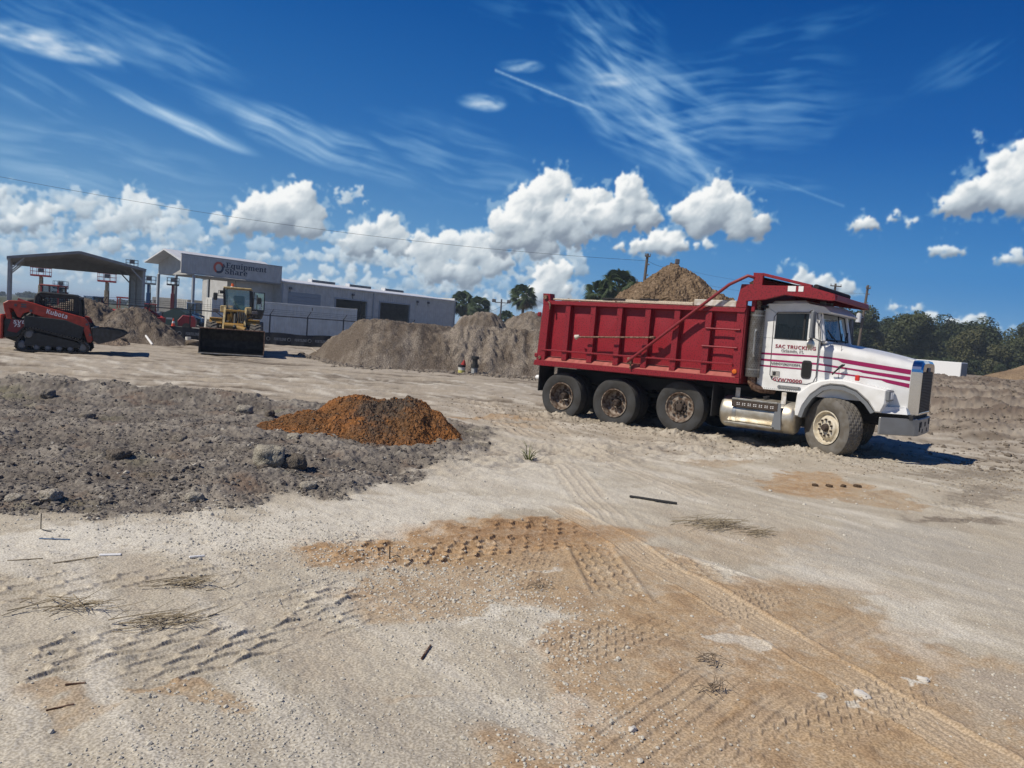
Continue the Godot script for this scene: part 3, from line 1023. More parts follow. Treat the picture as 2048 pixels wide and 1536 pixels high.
# a wheel whose outer rim edge lies at z = 0 of its own axes, looking along +z
func truck_wheel(parent: Node, at: Vector3, kind: String, steer := 0.0) -> Node3D:
	var w := group_part(parent, "wheel", at)
	w.rotation.y = steer
	var r := 0.515
	if kind == "dual":
		for z: float in [-0.13, -0.46]:
			var t := part(w, "tyre", tyre_shape(r, 0.27, 0.292, 1), M.tyre if z > -0.2 else M.frame_black)
			t.position.z = z
		var rim := Shape.new()
		rim.lathe([Vector2(0.296, -0.02), Vector2(0.300, 0.0), Vector2(0.278, 0.0), Vector2(0.268, -0.05), Vector2(0.252, -0.17), Vector2(0.215, -0.19), Vector2(0.09, -0.19)], 40, Transform3D.IDENTITY, -1.0)
		part(w, "rim", rim, M.rim_dirty)
		var hub := Shape.new()
		hub.lathe([Vector2(0.001, -0.06), Vector2(0.055, -0.06), Vector2(0.07, -0.08), Vector2(0.075, -0.19)], 20)
		wheel_nuts(hub, 8, 0.135, -0.19, 0.03)
		wheel_nuts(hub, 8, 0.045, -0.06, 0.014)
		part(w, "hub", hub, M.hub_brown)
	elif kind == "pusher":
		var t := part(w, "tyre", tyre_shape(r, 0.28, 0.292, 1), M.tyre)
		t.position.z = -0.13
		var rim := Shape.new()
		rim.lathe([Vector2(0.296, -0.02), Vector2(0.300, 0.0), Vector2(0.280, 0.0), Vector2(0.268, -0.035), Vector2(0.235, -0.05), Vector2(0.15, -0.045), Vector2(0.14, -0.06)], 40, Transform3D.IDENTITY, -1.0)
		part(w, "rim", rim, M.rim_dirty)
		for k in 5:
			var holes := Shape.new()
			var a := TAU * (k + 0.25) / 5.0
			holes.lathe([Vector2(0.03, -0.043), Vector2(0.001, -0.043)], 12, Transform3D(Basis(Vector3(0, 0, 1), a) * Basis.from_scale(Vector3(0.7, 1.4, 1)), Vector3(cos(a) * 0.205, sin(a) * 0.205, 0.0)))
			part(w, "hand_hole", holes, M.frame_black)
		var hub := Shape.new()
		hub.lathe([Vector2(0.001, 0.035), Vector2(0.06, 0.035), Vector2(0.075, 0.015), Vector2(0.085, -0.03), Vector2(0.145, -0.05)], 22)
		wheel_nuts(hub, 10, 0.118, -0.045, 0.034)
		part(w, "hub", hub, M.hub_brown)
	else:
		var t := part(w, "tyre", tyre_shape(0.535, 0.37, 0.292, 2), M.tyre_dusty)
		t.position.z = -0.17
		var rim := Shape.new()
		rim.lathe([Vector2(0.296, -0.02), Vector2(0.302, 0.0), Vector2(0.280, 0.0), Vector2(0.266, -0.05), Vector2(0.245, -0.075), Vector2(0.205, -0.05), Vector2(0.19, -0.02), Vector2(0.165, -0.005), Vector2(0.07, -0.005)], 40, Transform3D.IDENTITY, -1.0)
		part(w, "rim", rim, M.rim_white)
		var hub := Shape.new()
		hub.lathe([Vector2(0.001, 0.065), Vector2(0.05, 0.065), Vector2(0.065, 0.04), Vector2(0.075, -0.005)], 20)
		wheel_nuts(hub, 10, 0.143, -0.01, 0.032)
		part(w, "hub", hub, M.hub_brown)
	return w

func hood_width(s: float) -> float:
	var xs := [-0.24, 0.1, 0.5, 0.9, 1.23]
	var ws := [0.98, 0.93, 0.84, 0.74, 0.64]
	for i in 4:
		if s <= xs[i + 1]:
			return lerpf(ws[i], ws[i + 1], clampf((s - xs[i]) / (xs[i + 1] - xs[i]), 0.0, 1.0))
	return 0.64

func hood_top(s: float) -> float:
	return 2.005 - 0.075 * (s + 0.24) - 0.055 * pow(maxf(s + 0.24, 0.0), 2.0)

# strip of paint on the hood side between two edges given as x, y pairs
func hood_stripe(parent: Node, top: Array, low: Array) -> void:
	var s := Shape.new()
	for i in range(0, top.size() - 2, 2):
		for q in 6:
			var a := q / 6.0
			var b := (q + 1) / 6.0
			var p := []
			for e in [[top, a], [top, b], [low, b], [low, a]]:
				var x: float = lerpf(e[0][i], e[0][i + 2], e[1])
				var y: float = lerpf(e[0][i + 1], e[0][i + 3], e[1])
				p.append(Vector3(x, y, hood_width(x) + 0.004))
			s.quad(p[0], p[1], p[2], p[3], Vector3(0, 0, 1))
	part(parent, "stripe", s, M.maroon)

func build_dump_truck() -> void:
	var t := thing("dump_truck", "red and white dump truck heaped with sand, turning to the right", "dump truck", Vector3(6.194, -0.01, -14.384), deg_to_rad(-36.5))
	# chassis
	var fr := Shape.new()
	for z: float in [-0.43, 0.43]:
		fr.box(Vector3(-2.4, 0.90, z), Vector3(7.4, 0.26, 0.09), 0.01)
	for x: float in [-5.5, -4.19, -2.74]:
		fr.cyl(Vector3(x, 0.47, -0.95), Vector3(x, 0.47, 0.95), 0.09, 12)
		fr.box(Vector3(x, 0.50, 0.0), Vector3(0.42, 0.42, 0.46), 0.1)
	fr.box(Vector3(-4.85, 0.66, 0.52), Vector3(1.5, 0.12, 0.10), 0.02)
	fr.box(Vector3(-4.85, 0.66, -0.52), Vector3(1.5, 0.12, 0.10), 0.02)
	fr.cyl(Vector3(-4.2, 0.62, 0.0), Vector3(-0.6, 0.72, 0.0), 0.06, 10)
	fr.box(Vector3(0.55, 0.95, 0.0), Vector3(1.3, 0.7, 0.8), 0.05)
	fr.box(Vector3(-0.7, 0.85, 0.0), Vector3(1.1, 0.5, 0.7), 0.05)
	fr.cyl(Vector3(0.0, 0.5, -0.8), Vector3(0.0, 0.5, 0.8), 0.07, 12)
	fr.box(Vector3(-2.0, 1.03, 0.0), Vector3(1.2, 0.12, 1.5), 0.02)
	part(t, "chassis", fr, M.frame_black)
	# wheels
	for side: float in [1.0, -1.0]:
		for x: float in [-5.50, -4.19]:
			var w := truck_wheel(t, Vector3(x, 0.455, 1.16 * side), "dual")
			if side < 0.0: w.rotation.y = PI
		var p := truck_wheel(t, Vector3(-2.74, 0.535, 1.12 * side), "pusher")
		if side < 0.0: p.rotation.y = PI
		var f := truck_wheel(t, Vector3(0.02, 0.50, 1.06 * side), "front", deg_to_rad(-31.0))
		if side < 0.0: f.rotation.y = PI - deg_to_rad(31.0)
	# ---- dump body ----
	var body := group_part(t, "dump_body")
	for side: float in [1.0, -1.0]:
		var zp := 1.15 * side
		# dented steel panels between the ribs
		var ribs := [-5.98, -5.42, -4.79, -4.16, -3.52, -2.89, -2.24, -1.62]
		for i in 7:
			var pn := Shape.new()
			var x0: float = ribs[i]
			var x1: float = ribs[i + 1]
			var nx := 10
			var ny := 14
			var pts := []
			for j in ny + 1:
				for k in nx + 1:
					var x := lerpf(x0, x1, k / float(nx))
					var y := lerpf(1.28, 2.47, j / float(ny))
					var bulge := sin(k / float(nx) * PI) * sin(j / float(ny) * PI)
					pts.append(Vector3(x, y, zp + side * (0.022 * bulge + 0.004 * det_noise.get_noise_2d(x * 1.3 + 40.0 * side, y * 1.3) + 0.009 * mid_noise.get_noise_2d(x * 1.6, y * 1.6 + 9.0))))
			for j in ny:
				for k in nx:
					var a := j * (nx + 1) + k
					pn.quad(pts[a], pts[a + 1], pts[a + nx + 2], pts[a + nx + 1], Vector3(0, 0, side))
			pn.st.set_smooth_group(0)
			var tmp := pn.st
			tmp.generate_normals()
			part(body, "side_panel", tmp.commit(), M.red_panel)
		for i in 8:
			var rb := Shape.new()
			if i == 0:
				rb.prism(poly([-6.15, 1.10, -5.93, 1.10, -5.88, 2.44, -5.88, 2.50, -5.90, 2.66, -6.09, 2.66, -6.07, 2.40]), 1.10 * side, 1.285 * side, 0.008)
			else:
				var wdt := 0.125 if i < 7 else 0.15
				var bow := 0.02 if i < 7 else 0.0
				rb.prism(poly([ribs[i] - wdt * 0.5 - bow, 1.24, ribs[i] + wdt * 0.5 - bow, 1.24, ribs[i] + wdt * 0.5, 2.45, ribs[i] - wdt * 0.5, 2.45]), 1.12 * side, 1.268 * side, 0.006)
			part(body, "rib", rb, M.red_paint)
		var tr := Shape.new()
		tr.prism(poly([-6.04, 2.425, -1.55, 2.445, -1.52, 2.53, -6.02, 2.51]), 1.08 * side, 1.292 * side, 0.008)
		part(body, "top_rail", tr, M.red_paint)
		var br := Shape.new()
		br.prism(poly([-6.20, 1.08, -1.53, 1.125, -1.53, 1.235, -6.18, 1.195]), 1.0 * side, 1.30 * side, 0.008)
		part(body, "bottom_rail", br, M.red_paint)
		# sloping shelf where dust lies
		var sh := Shape.new()
		sh.quad(Vector3(-6.0, 1.30, 1.155 * side), Vector3(-1.62, 1.34, 1.155 * side), Vector3(-1.62, 1.237, 1.285 * side), Vector3(-6.0, 1.198, 1.285 * side), Vector3(0, 1, side))
		sh.quad(Vector3(-6.0, 1.30, 1.155 * side), Vector3(-1.62, 1.34, 1.155 * side), Vector3(-1.62, 1.34, 1.10 * side), Vector3(-6.0, 1.30, 1.10 * side), Vector3(0, 1, 0))
		part(body, "dust_shelf", sh, M.dusty_red)
		var strip := Shape.new()
		strip.bar(Vector3(-6.02, 1.43, 1.288 * side), Vector3(-1.68, 1.475, 1.288 * side), 0.03, 0.035, Vector3.UP, 0.006)
		part(body, "guard_strip", strip, M.red_paint)
		for b in [[-5.85, -4.3, 2.53, 2.565, "board_cream"], [-4.28, -2.6, 2.535, 2.60, "board_cream"], [-2.58, -1.74, 2.54, 2.66, "board_white"]]:
			var bd := Shape.new()
			bd.box(Vector3((b[0] + b[1]) * 0.5, (b[2] + b[3]) * 0.5, 1.19 * side), Vector3(b[1] - b[0], b[3] - b[2], 0.09), 0.01)
			part(body, "side_board", bd, M[b[4]])
	var fl := Shape.new()
	fl.box(Vector3(-3.85, 1.22, 0), Vector3(4.5, 0.08, 2.2))
	fl.box(Vector3(-3.85, 1.12, 0.5), Vector3(4.5, 0.14, 0.14))
	fl.box(Vector3(-3.85, 1.12, -0.5), Vector3(4.5, 0.14, 0.14))
	part(body, "floor", fl, M.dark_red)
	var hb := Shape.new()
	hb.box(Vector3(-1.555, 1.86, 0), Vector3(0.07, 1.45, 2.5), 0.01)
	for z: float in [-0.8, 0.0, 0.8]:
		hb.box(Vector3(-1.50, 1.80, z), Vector3(0.06, 1.2, 0.1), 0.01)
	part(body, "headboard", hb, M.dark_red)
	var tg := Shape.new()
	tg.box(Vector3(-6.10, 1.78, 0), Vector3(0.06, 1.30, 2.3), 0.01)
	for z: float in [-0.8, -0.27, 0.27, 0.8]:
		tg.box(Vector3(-6.15, 1.78, z), Vector3(0.06, 1.24, 0.1), 0.01)
	for y: float in [1.3, 2.2]:
		tg.box(Vector3(-6.15, y, 1.27), Vector3(0.10, 0.10, 0.06), 0.02)
		tg.box(Vector3(-6.15, y, -1.27), Vector3(0.10, 0.10, 0.06), 0.02)
	part(body, "tailgate", tg, M.red_paint)
	var pin := Shape.new()
	pin.cyl(Vector3(-6.0, 2.58, 1.26), Vector3(-6.0, 2.58, 1.33), 0.05, 12)
	pin.cyl(Vector3(-6.05, 1.26, 1.26), Vector3(-6.05, 1.26, 1.31), 0.035, 10)
	pin.tube([Vector3(-5.92, 2.48, 1.30), Vector3(-5.86, 2.44, 1.32), Vector3(-5.85, 2.32, 1.32)], 0.018, 8)
	part(body, "hinge_pin", pin, M.rusty_pipe)
	for y in [[2.115, -2.27, -1.60], [1.775, -2.32, -1.63]]:
		var rg := Shape.new()
		rg.tube([Vector3(y[1], y[0], 1.285), Vector3(y[2], y[0] + 0.005, 1.285)], 0.017, 8)
		part(body, "ladder_rung", rg, M.red_paint)
	var am := Shape.new()
	am.lathe([Vector2(0.045, 1.268), Vector2(0.042, 1.29), Vector2(0.001, 1.30)], 16, Transform3D(Basis.IDENTITY, Vector3(-1.64, 1.345, 0)))
	part(body, "marker_light", am, M.lens_amber)
	# ---- cab guard ----
	var cg := group_part(t, "cab_guard")
	for side: float in [1.0, -1.0]:
		var gp := Shape.new()
		gp.prism(poly([-1.735, 2.535, -1.53, 2.535, -1.53, 2.655, -1.20, 2.695, -0.86, 2.79, -0.09, 2.715, 0.02, 2.72, 0.01, 2.83, -0.46, 2.955, -1.27, 2.955, -1.27, 3.175, -1.455, 3.18, -1.44, 2.97, -1.66, 2.965]), 1.20 * side, 1.28 * side, 0.008)
		part(cg, "side_plate", gp, M.red_paint)
		var ub := Shape.new()
		ub.prism(poly([-1.28, 3.125, -1.28, 3.18, -0.40, 2.985, -0.40, 2.935]), 1.18 * side, 1.27 * side, 0.006)
		part(cg, "upper_bar", ub, M.red_paint)
	var tp := Shape.new()
	tp.quad(Vector3(-1.45, 3.14, -1.2), Vector3(-1.45, 3.14, 1.2), Vector3(-0.42, 2.93, 1.2), Vector3(-0.42, 2.93, -1.2), Vector3(0, 1, 0))
	tp.quad(Vector3(-1.45, 3.10, -1.2), Vector3(-1.45, 3.10, 1.2), Vector3(-0.42, 2.89, 1.2), Vector3(-0.42, 2.89, -1.2), Vector3(0, -1, 0))
	tp.quad(Vector3(-0.42, 2.93, -1.2), Vector3(-0.42, 2.93, 1.2), Vector3(0.0, 2.815, 1.2), Vector3(0.0, 2.815, -1.2), Vector3(0, 1, 0))
	tp.quad(Vector3(-0.42, 2.89, -1.2), Vector3(-0.42, 2.89, 1.2), Vector3(0.0, 2.775, 1.2), Vector3(0.0, 2.775, -1.2), Vector3(0, -1, 0))
	tp.box(Vector3(0.0, 2.775, 0.0), Vector3(0.05, 0.10, 2.4), 0.01)
	tp.box(Vector3(-1.43, 2.80, 0.0), Vector3(0.07, 0.66, 2.4), 0.01)
	part(cg, "top_plate", tp, M.red_paint)
	for x in [[-0.735, 0.14], [-0.575, 0.085]]:
		var sk := Shape.new()
		sk.box(Vector3(x[0], 2.905, 1.283), Vector3(x[1], 0.095, 0.004))
		part(cg, "sticker", sk, M.sticker_white)
	var roll := Shape.new()
	roll.tube([Vector3(-0.36, 2.955, -1.15), Vector3(-0.36, 2.955, 1.15)], 0.05, 10)
	part(cg, "rolled_tarp", roll, M.tarp)
	var far := Shape.new()
	far.tube([Vector3(-5.95, 2.66, -1.12), Vector3(-5.2, 2.585, -1.1), Vector3(-4.2, 2.58, -1.1), Vector3(-3.2, 2.565, -1.1), Vector3(-2.0, 2.66, -1.1)], 0.05, 8)
	part(body, "tarp_edge", far, M.tarp)
	var ns := Shape.new()
	ns.box(Vector3(-4.35, 2.60, 1.20), Vector3(0.55, 0.03, 0.12), 0.01)
	ns.box(Vector3(-3.55, 2.62, 1.20), Vector3(0.40, 0.03, 0.10), 0.01)
	part(body, "tarp_scrap", ns, M.tarp)
	# arm that draws the tarp over the load
	var arm := Shape.new()
	arm.tube([Vector3(-3.84, 1.34, 1.37), Vector3(-1.86, 2.945, 1.36), Vector3(-1.53, 3.115, 1.34), Vector3(-1.43, 3.09, 1.26)], 0.029, 10)
	arm.tube([Vector3(-3.80, 1.40, 1.335), Vector3(-2.55, 2.41, 1.33)], 0.018, 8)
	part(t, "tarp_arm", arm, M.dark_red)
	var piv := Shape.new()
	piv.box(Vector3(-3.80, 1.36, 1.33), Vector3(0.10, 0.14, 0.10), 0.015)
	piv.cyl(Vector3(-3.78, 1.20, 1.33), Vector3(-3.78, 1.36, 1.33), 0.02, 8)
	part(t, "arm_pivot", piv, M.rusty_pipe)
	var rod := Shape.new()
	rod.tube([Vector3(-5.03, 1.765, 1.40), Vector3(-3.30, 1.865, 1.40)], 0.018, 8)
	rod.box(Vector3(-3.32, 1.865, 1.36), Vector3(0.10, 0.05, 0.08), 0.01)
	part(t, "brace_rod", rod, M.rusty_pipe)
	var knob := Shape.new()
	knob.cyl(Vector3(-5.09, 1.755, 1.40), Vector3(-5.0, 1.79, 1.40), 0.055, 12, 0.025)
	part(t, "rod_end", knob, M.board_white)
	for x in [[-6.12, 0.48, 1.05, 1.0], [-2.07, 0.42, 1.02, 0.95]]:
		var mf := Shape.new()
		mf.box(Vector3(x[0], (x[1] + x[2]) * 0.5 + 0.03, 0.86), Vector3(0.02, x[2] - x[1], 0.60), 0.004)
		part(t, "mud_flap", mf, M.rubber)
		var mg := Shape.new()
		mg.box(Vector3(x[0], (x[1] + x[2]) * 0.5 + 0.03, -0.86), Vector3(0.02, x[2] - x[1], 0.60), 0.004)
		part(t, "mud_flap", mg, M.rubber)
	var jug := Shape.new()
	jug.cyl(Vector3(-6.31, 0.79, 0.95), Vector3(-6.14, 0.80, 0.95), 0.055, 14)
	jug.cyl(Vector3(-6.34, 0.79, 0.95), Vector3(-6.31, 0.79, 0.95), 0.035, 10)
	part(t, "rear_canister", jug, M.sticker_white)
	# ---- cab ----
	var cab := group_part(t, "cab")
	for side: float in [1.0, -1.0]:
		var z1 := 0.995 * side
		var z0 := 0.93 * side
		var sd := Shape.new()
		# side skin in pieces round the window opening
		sd.prism(poly([-1.30, 1.06, -0.52, 1.06, -0.24, 1.30, -0.24, 2.01, -1.30, 2.01]), z0, z1, 0.006)
		sd.prism(poly([-1.30, 2.014, -1.055, 2.014, -1.055, 2.47, -1.28, 2.60, -1.30, 2.50]), z0, z1, 0.004)
		sd.prism(poly([-1.055, 2.474, -0.30, 2.505, -0.36, 2.60, -0.50, 2.68, -1.22, 2.645, -1.28, 2.60]), z0, z1 - 0.006 * side, 0.006)
		sd.prism(poly([-0.47, 2.014, -0.20, 2.014, -0.30, 2.50, -0.47, 2.494]), z0, z1, 0.004)
		part(cab, "side_skin", sd, M.white_paint)
		var gl := Shape.new()
		gl.quad(Vector3(-1.055, 2.014, 0.965 * side), Vector3(-0.56, 2.014, 0.965 * side), Vector3(-0.56, 2.49, 0.965 * side), Vector3(-1.055, 2.47, 0.965 * side), Vector3(0, 0, side))
		part(cab, "side_window", gl, M.dark_glass)
		var vw := Shape.new()
		vw.quad(Vector3(-0.53, 2.014, 0.966 * side), Vector3(-0.47, 2.014, 0.966 * side), Vector3(-0.47, 2.494, 0.966 * side), Vector3(-0.53, 2.49, 0.966 * side), Vector3(0, 0, side))
		part(cab, "vent_window", vw, M.dark_glass)
		var wf := Shape.new()
		wf.box(Vector3(-0.545, 2.25, 0.968 * side), Vector3(0.03, 0.47, 0.02))
		wf.box(Vector3(-0.76, 2.012, 0.985 * side), Vector3(0.60, 0.018, 0.03))
		part(cab, "window_seal", wf, M.rubber)
	var rf := Shape.new()
	rf.prism(poly([-1.28, 2.60, -1.22, 2.645, -0.50, 2.68, -0.36, 2.60, -0.36, 2.57, -1.28, 2.57]), -0.93, 0.93, 0.0)
	rf.prism(poly([-1.22, 2.646, -0.52, 2.682, -0.60, 2.735, -1.15, 2.705]), -0.86, 0.86, 0.02)
	rf.box(Vector3(-1.27, 1.82, 0), Vector3(0.05, 1.5, 1.86), 0.01)
	part(cab, "roof_shell", rf, M.white_paint)
	var floor_ := Shape.new()
	floor_.box(Vector3(-0.75, 1.10, 0), Vector3(1.08, 0.06, 1.85))
	floor_.box(Vector3(-0.24, 1.55, 0), Vector3(0.05, 0.9, 1.85))
	floor_.box(Vector3(-0.33, 1.93, 0), Vector3(0.22, 0.16, 1.8), 0.04)
	part(cab, "dashboard", floor_, M.seat_grey)
	for z: float in [-0.48, 0.48]:
		var seat := Shape.new()
		seat.box(Vector3(-0.85, 1.58, z), Vector3(0.5, 0.14, 0.5), 0.04)
		seat.box(Vector3(-1.08, 1.94, z), Vector3(0.13, 0.72, 0.48), 0.05)
		part(cab, "seat", seat, M.seat_grey)
	var sw := Shape.new()
	var ring := []
	for k in 25:
		var a := TAU * k / 24.0
		ring.append(Vector3(-0.52 + 0.10 * sin(a), 1.98 + 0.16 * sin(a), -0.48 + 0.20 * cos(a)))
	sw.tube(ring, 0.014, 6)
	sw.cyl(Vector3(-0.52, 1.98, -0.48), Vector3(-0.35, 1.85, -0.48), 0.02, 8)
	part(cab, "steering_wheel", sw, M.frame_black)
	# windscreen in two panes
	for side: float in [1.0, -1.0]:
		var ws := Shape.new()
		ws.quad(Vector3(-0.215, 2.045, 0.87 * side), Vector3(-0.125, 2.055, 0.012 * side), Vector3(-0.225, 2.51, 0.012 * side), Vector3(-0.315, 2.50, 0.85 * side), Vector3(1, 0, 0))
		part(cab, "windscreen", ws, M.clear_glass)
		var ap := Shape.new()
		ap.tube([Vector3(-0.205, 2.02, 0.92 * side), Vector3(-0.31, 2.53, 0.89 * side)], 0.045, 10)
		part(cab, "corner_pillar", ap, M.white_paint)
		var se := Shape.new()
		se.tube([Vector3(-0.213, 2.045, 0.872 * side), Vector3(-0.313, 2.502, 0.85 * side), Vector3(-0.223, 2.512, 0.01 * side), Vector3(-0.123, 2.053, 0.01 * side), Vector3(-0.213, 2.045, 0.872 * side)], 0.011, 6)
		part(cab, "windscreen_seal", se, M.rubber)
		var wi := Shape.new()
		wi.tube([Vector3(-0.09, 2.02, 0.30 * side + 0.12), Vector3(-0.135, 2.10, 0.45 * side + 0.12), Vector3(-0.165, 2.17, 0.62 * side + 0.1)], 0.010, 6)
		wi.tube([Vector3(-0.175, 2.22, 0.72 * side + 0.1), Vector3(-0.128, 2.08, 0.52 * side + 0.1)], 0.012, 6)
		part(cab, "wiper", wi, M.rubber)
	# sun visor over the windscreen, curved in plan
	var vs := Shape.new()
	var rows := []
	for k in 17:
		var z := lerpf(-0.99, 0.99, k / 16.0)
		var q := 1.0 - pow(absf(z) / 0.99, 2.4)
		rows.append([Vector3(-0.48, 2.665 + 0.045 * q, z), Vector3(-0.22 + 0.06 * q, 2.625 + 0.04 * q, z), Vector3(-0.11 + 0.13 * q, 2.535 - 0.02 * q, z), Vector3(-0.13 + 0.12 * q, 2.515 - 0.02 * q, z), Vector3(-0.36, 2.52, z)])
	for k in 16:
		for j in 4:
			vs.quad(rows[k][j], rows[k + 1][j], rows[k + 1][j + 1], rows[k][j + 1], Vector3(0.3, 1, 0) if j < 3 else Vector3(0, -1, 0))
	for e in [0, 16]:
		for j in range(1, 4):
			vs.tri(rows[e][0], rows[e][j], rows[e][j + 1], Vector3(0, 0, -1 if e == 0 else 1))
	part(cab, "sun_visor", vs, M.white_paint)
	var hz := Shape.new()
	hz.cyl(Vector3(-0.5, 2.72, -0.45), Vector3(-0.5, 2.78, -0.45), 0.05, 10)
	hz.box(Vector3(-0.36, 2.71, 0.6), Vector3(0.10, 0.06, 0.06), 0.01)
	hz.box(Vector3(-0.36, 2.71, 0.2), Vector3(0.10, 0.06, 0.06), 0.01)
	part(cab, "roof_lamp", hz, M.trim_grey)
	# ---- door ----
	var door := group_part(t, "door")
	var dl := Shape.new()
	var outline := [[-1.07, 1.34], [-1.085, 1.9], [-1.09, 2.40], [-1.03, 2.49], [-0.46, 2.515], [-0.33, 2.50], [-0.255, 2.02], [-0.25, 1.38], [-0.29, 1.27], [-0.40, 1.225], [-0.92, 1.225], [-1.03, 1.26], [-1.07, 1.34]]
	var path := []
	for p in outline:
		path.append(Vector3(p[0], p[1], 0.995))
	dl.tube(path, 0.009, 5)
	part(door, "seam", dl, M.ink_grey)
	var dh := Shape.new()
	dh.box(Vector3(-0.965, 1.365, 1.003), Vector3(0.14, 0.10, 0.016), 0.004)
	part(door, "handle", dh, M.chrome)
	var hp := Shape.new()
	hp.box(Vector3(-0.985, 1.365, 1.013), Vector3(0.05, 0.07, 0.012), 0.003)
	hp.box(Vector3(-1.03, 1.30, 1.004), Vector3(0.025, 0.04, 0.014), 0.003)
	part(door, "latch", hp, M.frame_black)
	var pw := Shape.new()
	var pp := PackedVector2Array()
	for k in 24:
		var a := TAU * k / 24.0
		pp.append(Vector2(-0.425 + 0.090 * signf(cos(a)) * pow(absf(cos(a)), 0.45), 1.488 + 0.165 * signf(sin(a)) * pow(absf(sin(a)), 0.45)))
	pw.prism(pp, 0.99, 1.008, 0.004)
	part(door, "lower_window_seal", pw, M.rubber)
	var pg := Shape.new()
	var pi := PackedVector2Array()
	for p in pp:
		pi.append(Vector2(-0.425, 1.488) + (p - Vector2(-0.425, 1.488)) * 0.80)
	pg.prism(pi, 1.0, 1.010, 0.0)
	part(door, "lower_window", pg, mat("black_glass", Color(0.012, 0.014, 0.015), 0.05))
	lettering(door, "lettering", "SAC TRUCKING", Vector3(-0.655, 1.872, 1.002), 0.062, M.sign_red, "Droid Sans", 700, Basis.IDENTITY, 0.72)
	lettering(door, "lettering", "Orlando, FL", Vector3(-0.70, 1.795, 1.002), 0.050, M.ink_grey, "Droid Serif", 400, Basis.IDENTITY, 0.40)
	lettering(door, "lettering", "USDOT2627335FL", Vector3(-0.795, 1.552, 1.006), 0.042, M.ink_grey, "Droid Sans", 700, Basis.IDENTITY, 0.53)
	lettering(door, "lettering", "GVW70000", Vector3(-0.745, 1.262, 1.002), 0.062, M.sign_red, "Droid Sans", 700, Basis.IDENTITY, 0.52)
	# stripes run from the cab's rear edge over the door to the grille
	for y in [[1.700, 1.735, 1.722, 1.752], [1.585, 1.622, 1.590, 1.622], [1.478, 1.508, 1.480, 1.502]]:
		var sp := Shape.new()
		sp.quad(Vector3(-1.295, y[0], 0.9985), Vector3(-0.25, y[2], 0.9985), Vector3(-0.25, y[3], 0.9985), Vector3(-1.295, y[1], 0.9985), Vector3(0, 0, 1))
		part(t, "stripe", sp, M.maroon)
	hood_stripe(t, [-0.235, 1.752, 0.08, 1.735, 0.16, 1.730, 1.205, 1.63], [-0.235, 1.720, 0.08, 1.700, 0.16, 1.660, 1.205, 1.55])
	hood_stripe(t, [-0.235, 1.622, 0.42, 1.565, 0.49, 1.560, 1.205, 1.51], [-0.235, 1.590, 0.42, 1.535, 0.49, 1.515, 1.205, 1.44])
	hood_stripe(t, [-0.235, 1.502, 0.78, 1.440, 0.86, 1.435, 1.205, 1.39], [-0.235, 1.480, 0.78, 1.412, 0.86, 1.380, 1.205, 1.32])
	var bg := Shape.new()
	bg.box(Vector3(-0.70, 1.132, 1.0), Vector3(0.36, 0.062, 0.012), 0.005)
	bg.cyl(Vector3(-0.88, 1.132, 0.994), Vector3(-0.88, 1.132, 1.006), 0.031, 14)
	bg.cyl(Vector3(-0.52, 1.132, 0.994), Vector3(-0.52, 1.132, 1.006), 0.031, 14)
	part(t, "badge", bg, M.trim_grey)
	lettering(t, "badge_lettering", "FREIGHTLINER", Vector3(-0.70, 1.132, 1.008), 0.036, M.chrome, "Droid Sans", 700, Basis(Vector3(1, 0, 0), Vector3(0.25, 1, 0), Vector3(0, 0, 1)), 0.33)
	# ---- hood ----
	var hd := Shape.new()
	var secs := []
	for i in 13:
		var x := lerpf(-0.235, 1.225, i / 12.0)
		var w := hood_width(x)
		var ty := hood_top(x)
		var sec := [Vector3(x, 0.88 if x > 0.85 else 1.02, w)]
		sec.append(Vector3(x, ty - 0.17, w))
		for k in range(1, 6):
			var a := k / 6.0 * PI * 0.5
			sec.append(Vector3(x, ty - 0.17 + 0.15 * sin(a), w - 0.20 + 0.20 * cos(a)))
		sec.append(Vector3(x, ty - 0.018, w - 0.22))
		sec.append(Vector3(x, ty + 0.012, w * 0.5))
		sec.append(Vector3(x, ty + 0.02, 0.0))
		secs.append(sec)
	for side: float in [1.0, -1.0]:
		for i in 12:
			for j in secs[0].size() - 1:
				var q := []
				for e in [[i, j], [i + 1, j], [i + 1, j + 1], [i, j + 1]]:
					var p: Vector3 = secs[e[0]][e[1]]
					q.append(Vector3(p.x, p.y, p.z * side))
				hd.quad(q[0], q[1], q[2], q[3], Vector3(0, 0.6, side))
	hd.st.generate_normals()
	part(t, "hood", hd.st.commit(), M.white_paint)
	var cr := Shape.new()
	for z: float in [-0.42, 0.42]:
		cr.bar(Vector3(-0.15, 2.014, z), Vector3(1.2, hood_top(1.2) + 0.003, z * 0.86), 0.03, 0.02, Vector3.UP, 0.006)
	cr.box(Vector3(-0.19, 2.0, 0), Vector3(0.10, 0.05, 1.86), 0.015)
	part(t, "hood_ridge", cr, M.white_paint)
	var hs := Shape.new()
	hs.tube([Vector3(0.115, 1.38, 0.932), Vector3(0.11, 1.96, 0.90)], 0.004, 5)
	part(t, "hood_seam", hs, M.ink_grey)
	var rv := Shape.new()
	for k in 26:
		for z: float in [0.997]:
			rv.box(Vector3(-1.275, 1.10 + k * 0.055, z), Vector3(0.012, 0.012, 0.006))
	for k in 20:
		rv.box(Vector3(-0.235, 1.32 + k * 0.033, 0.985), Vector3(0.012, 0.016, 0.010))
	for k in 18:
		rv.box(Vector3(-1.22 + k * 0.038, 1.085, 0.997), Vector3(0.010, 0.010, 0.006))
	tag(part(t, "rivets", rv, M.trim_grey), "", "", "", "stuff")
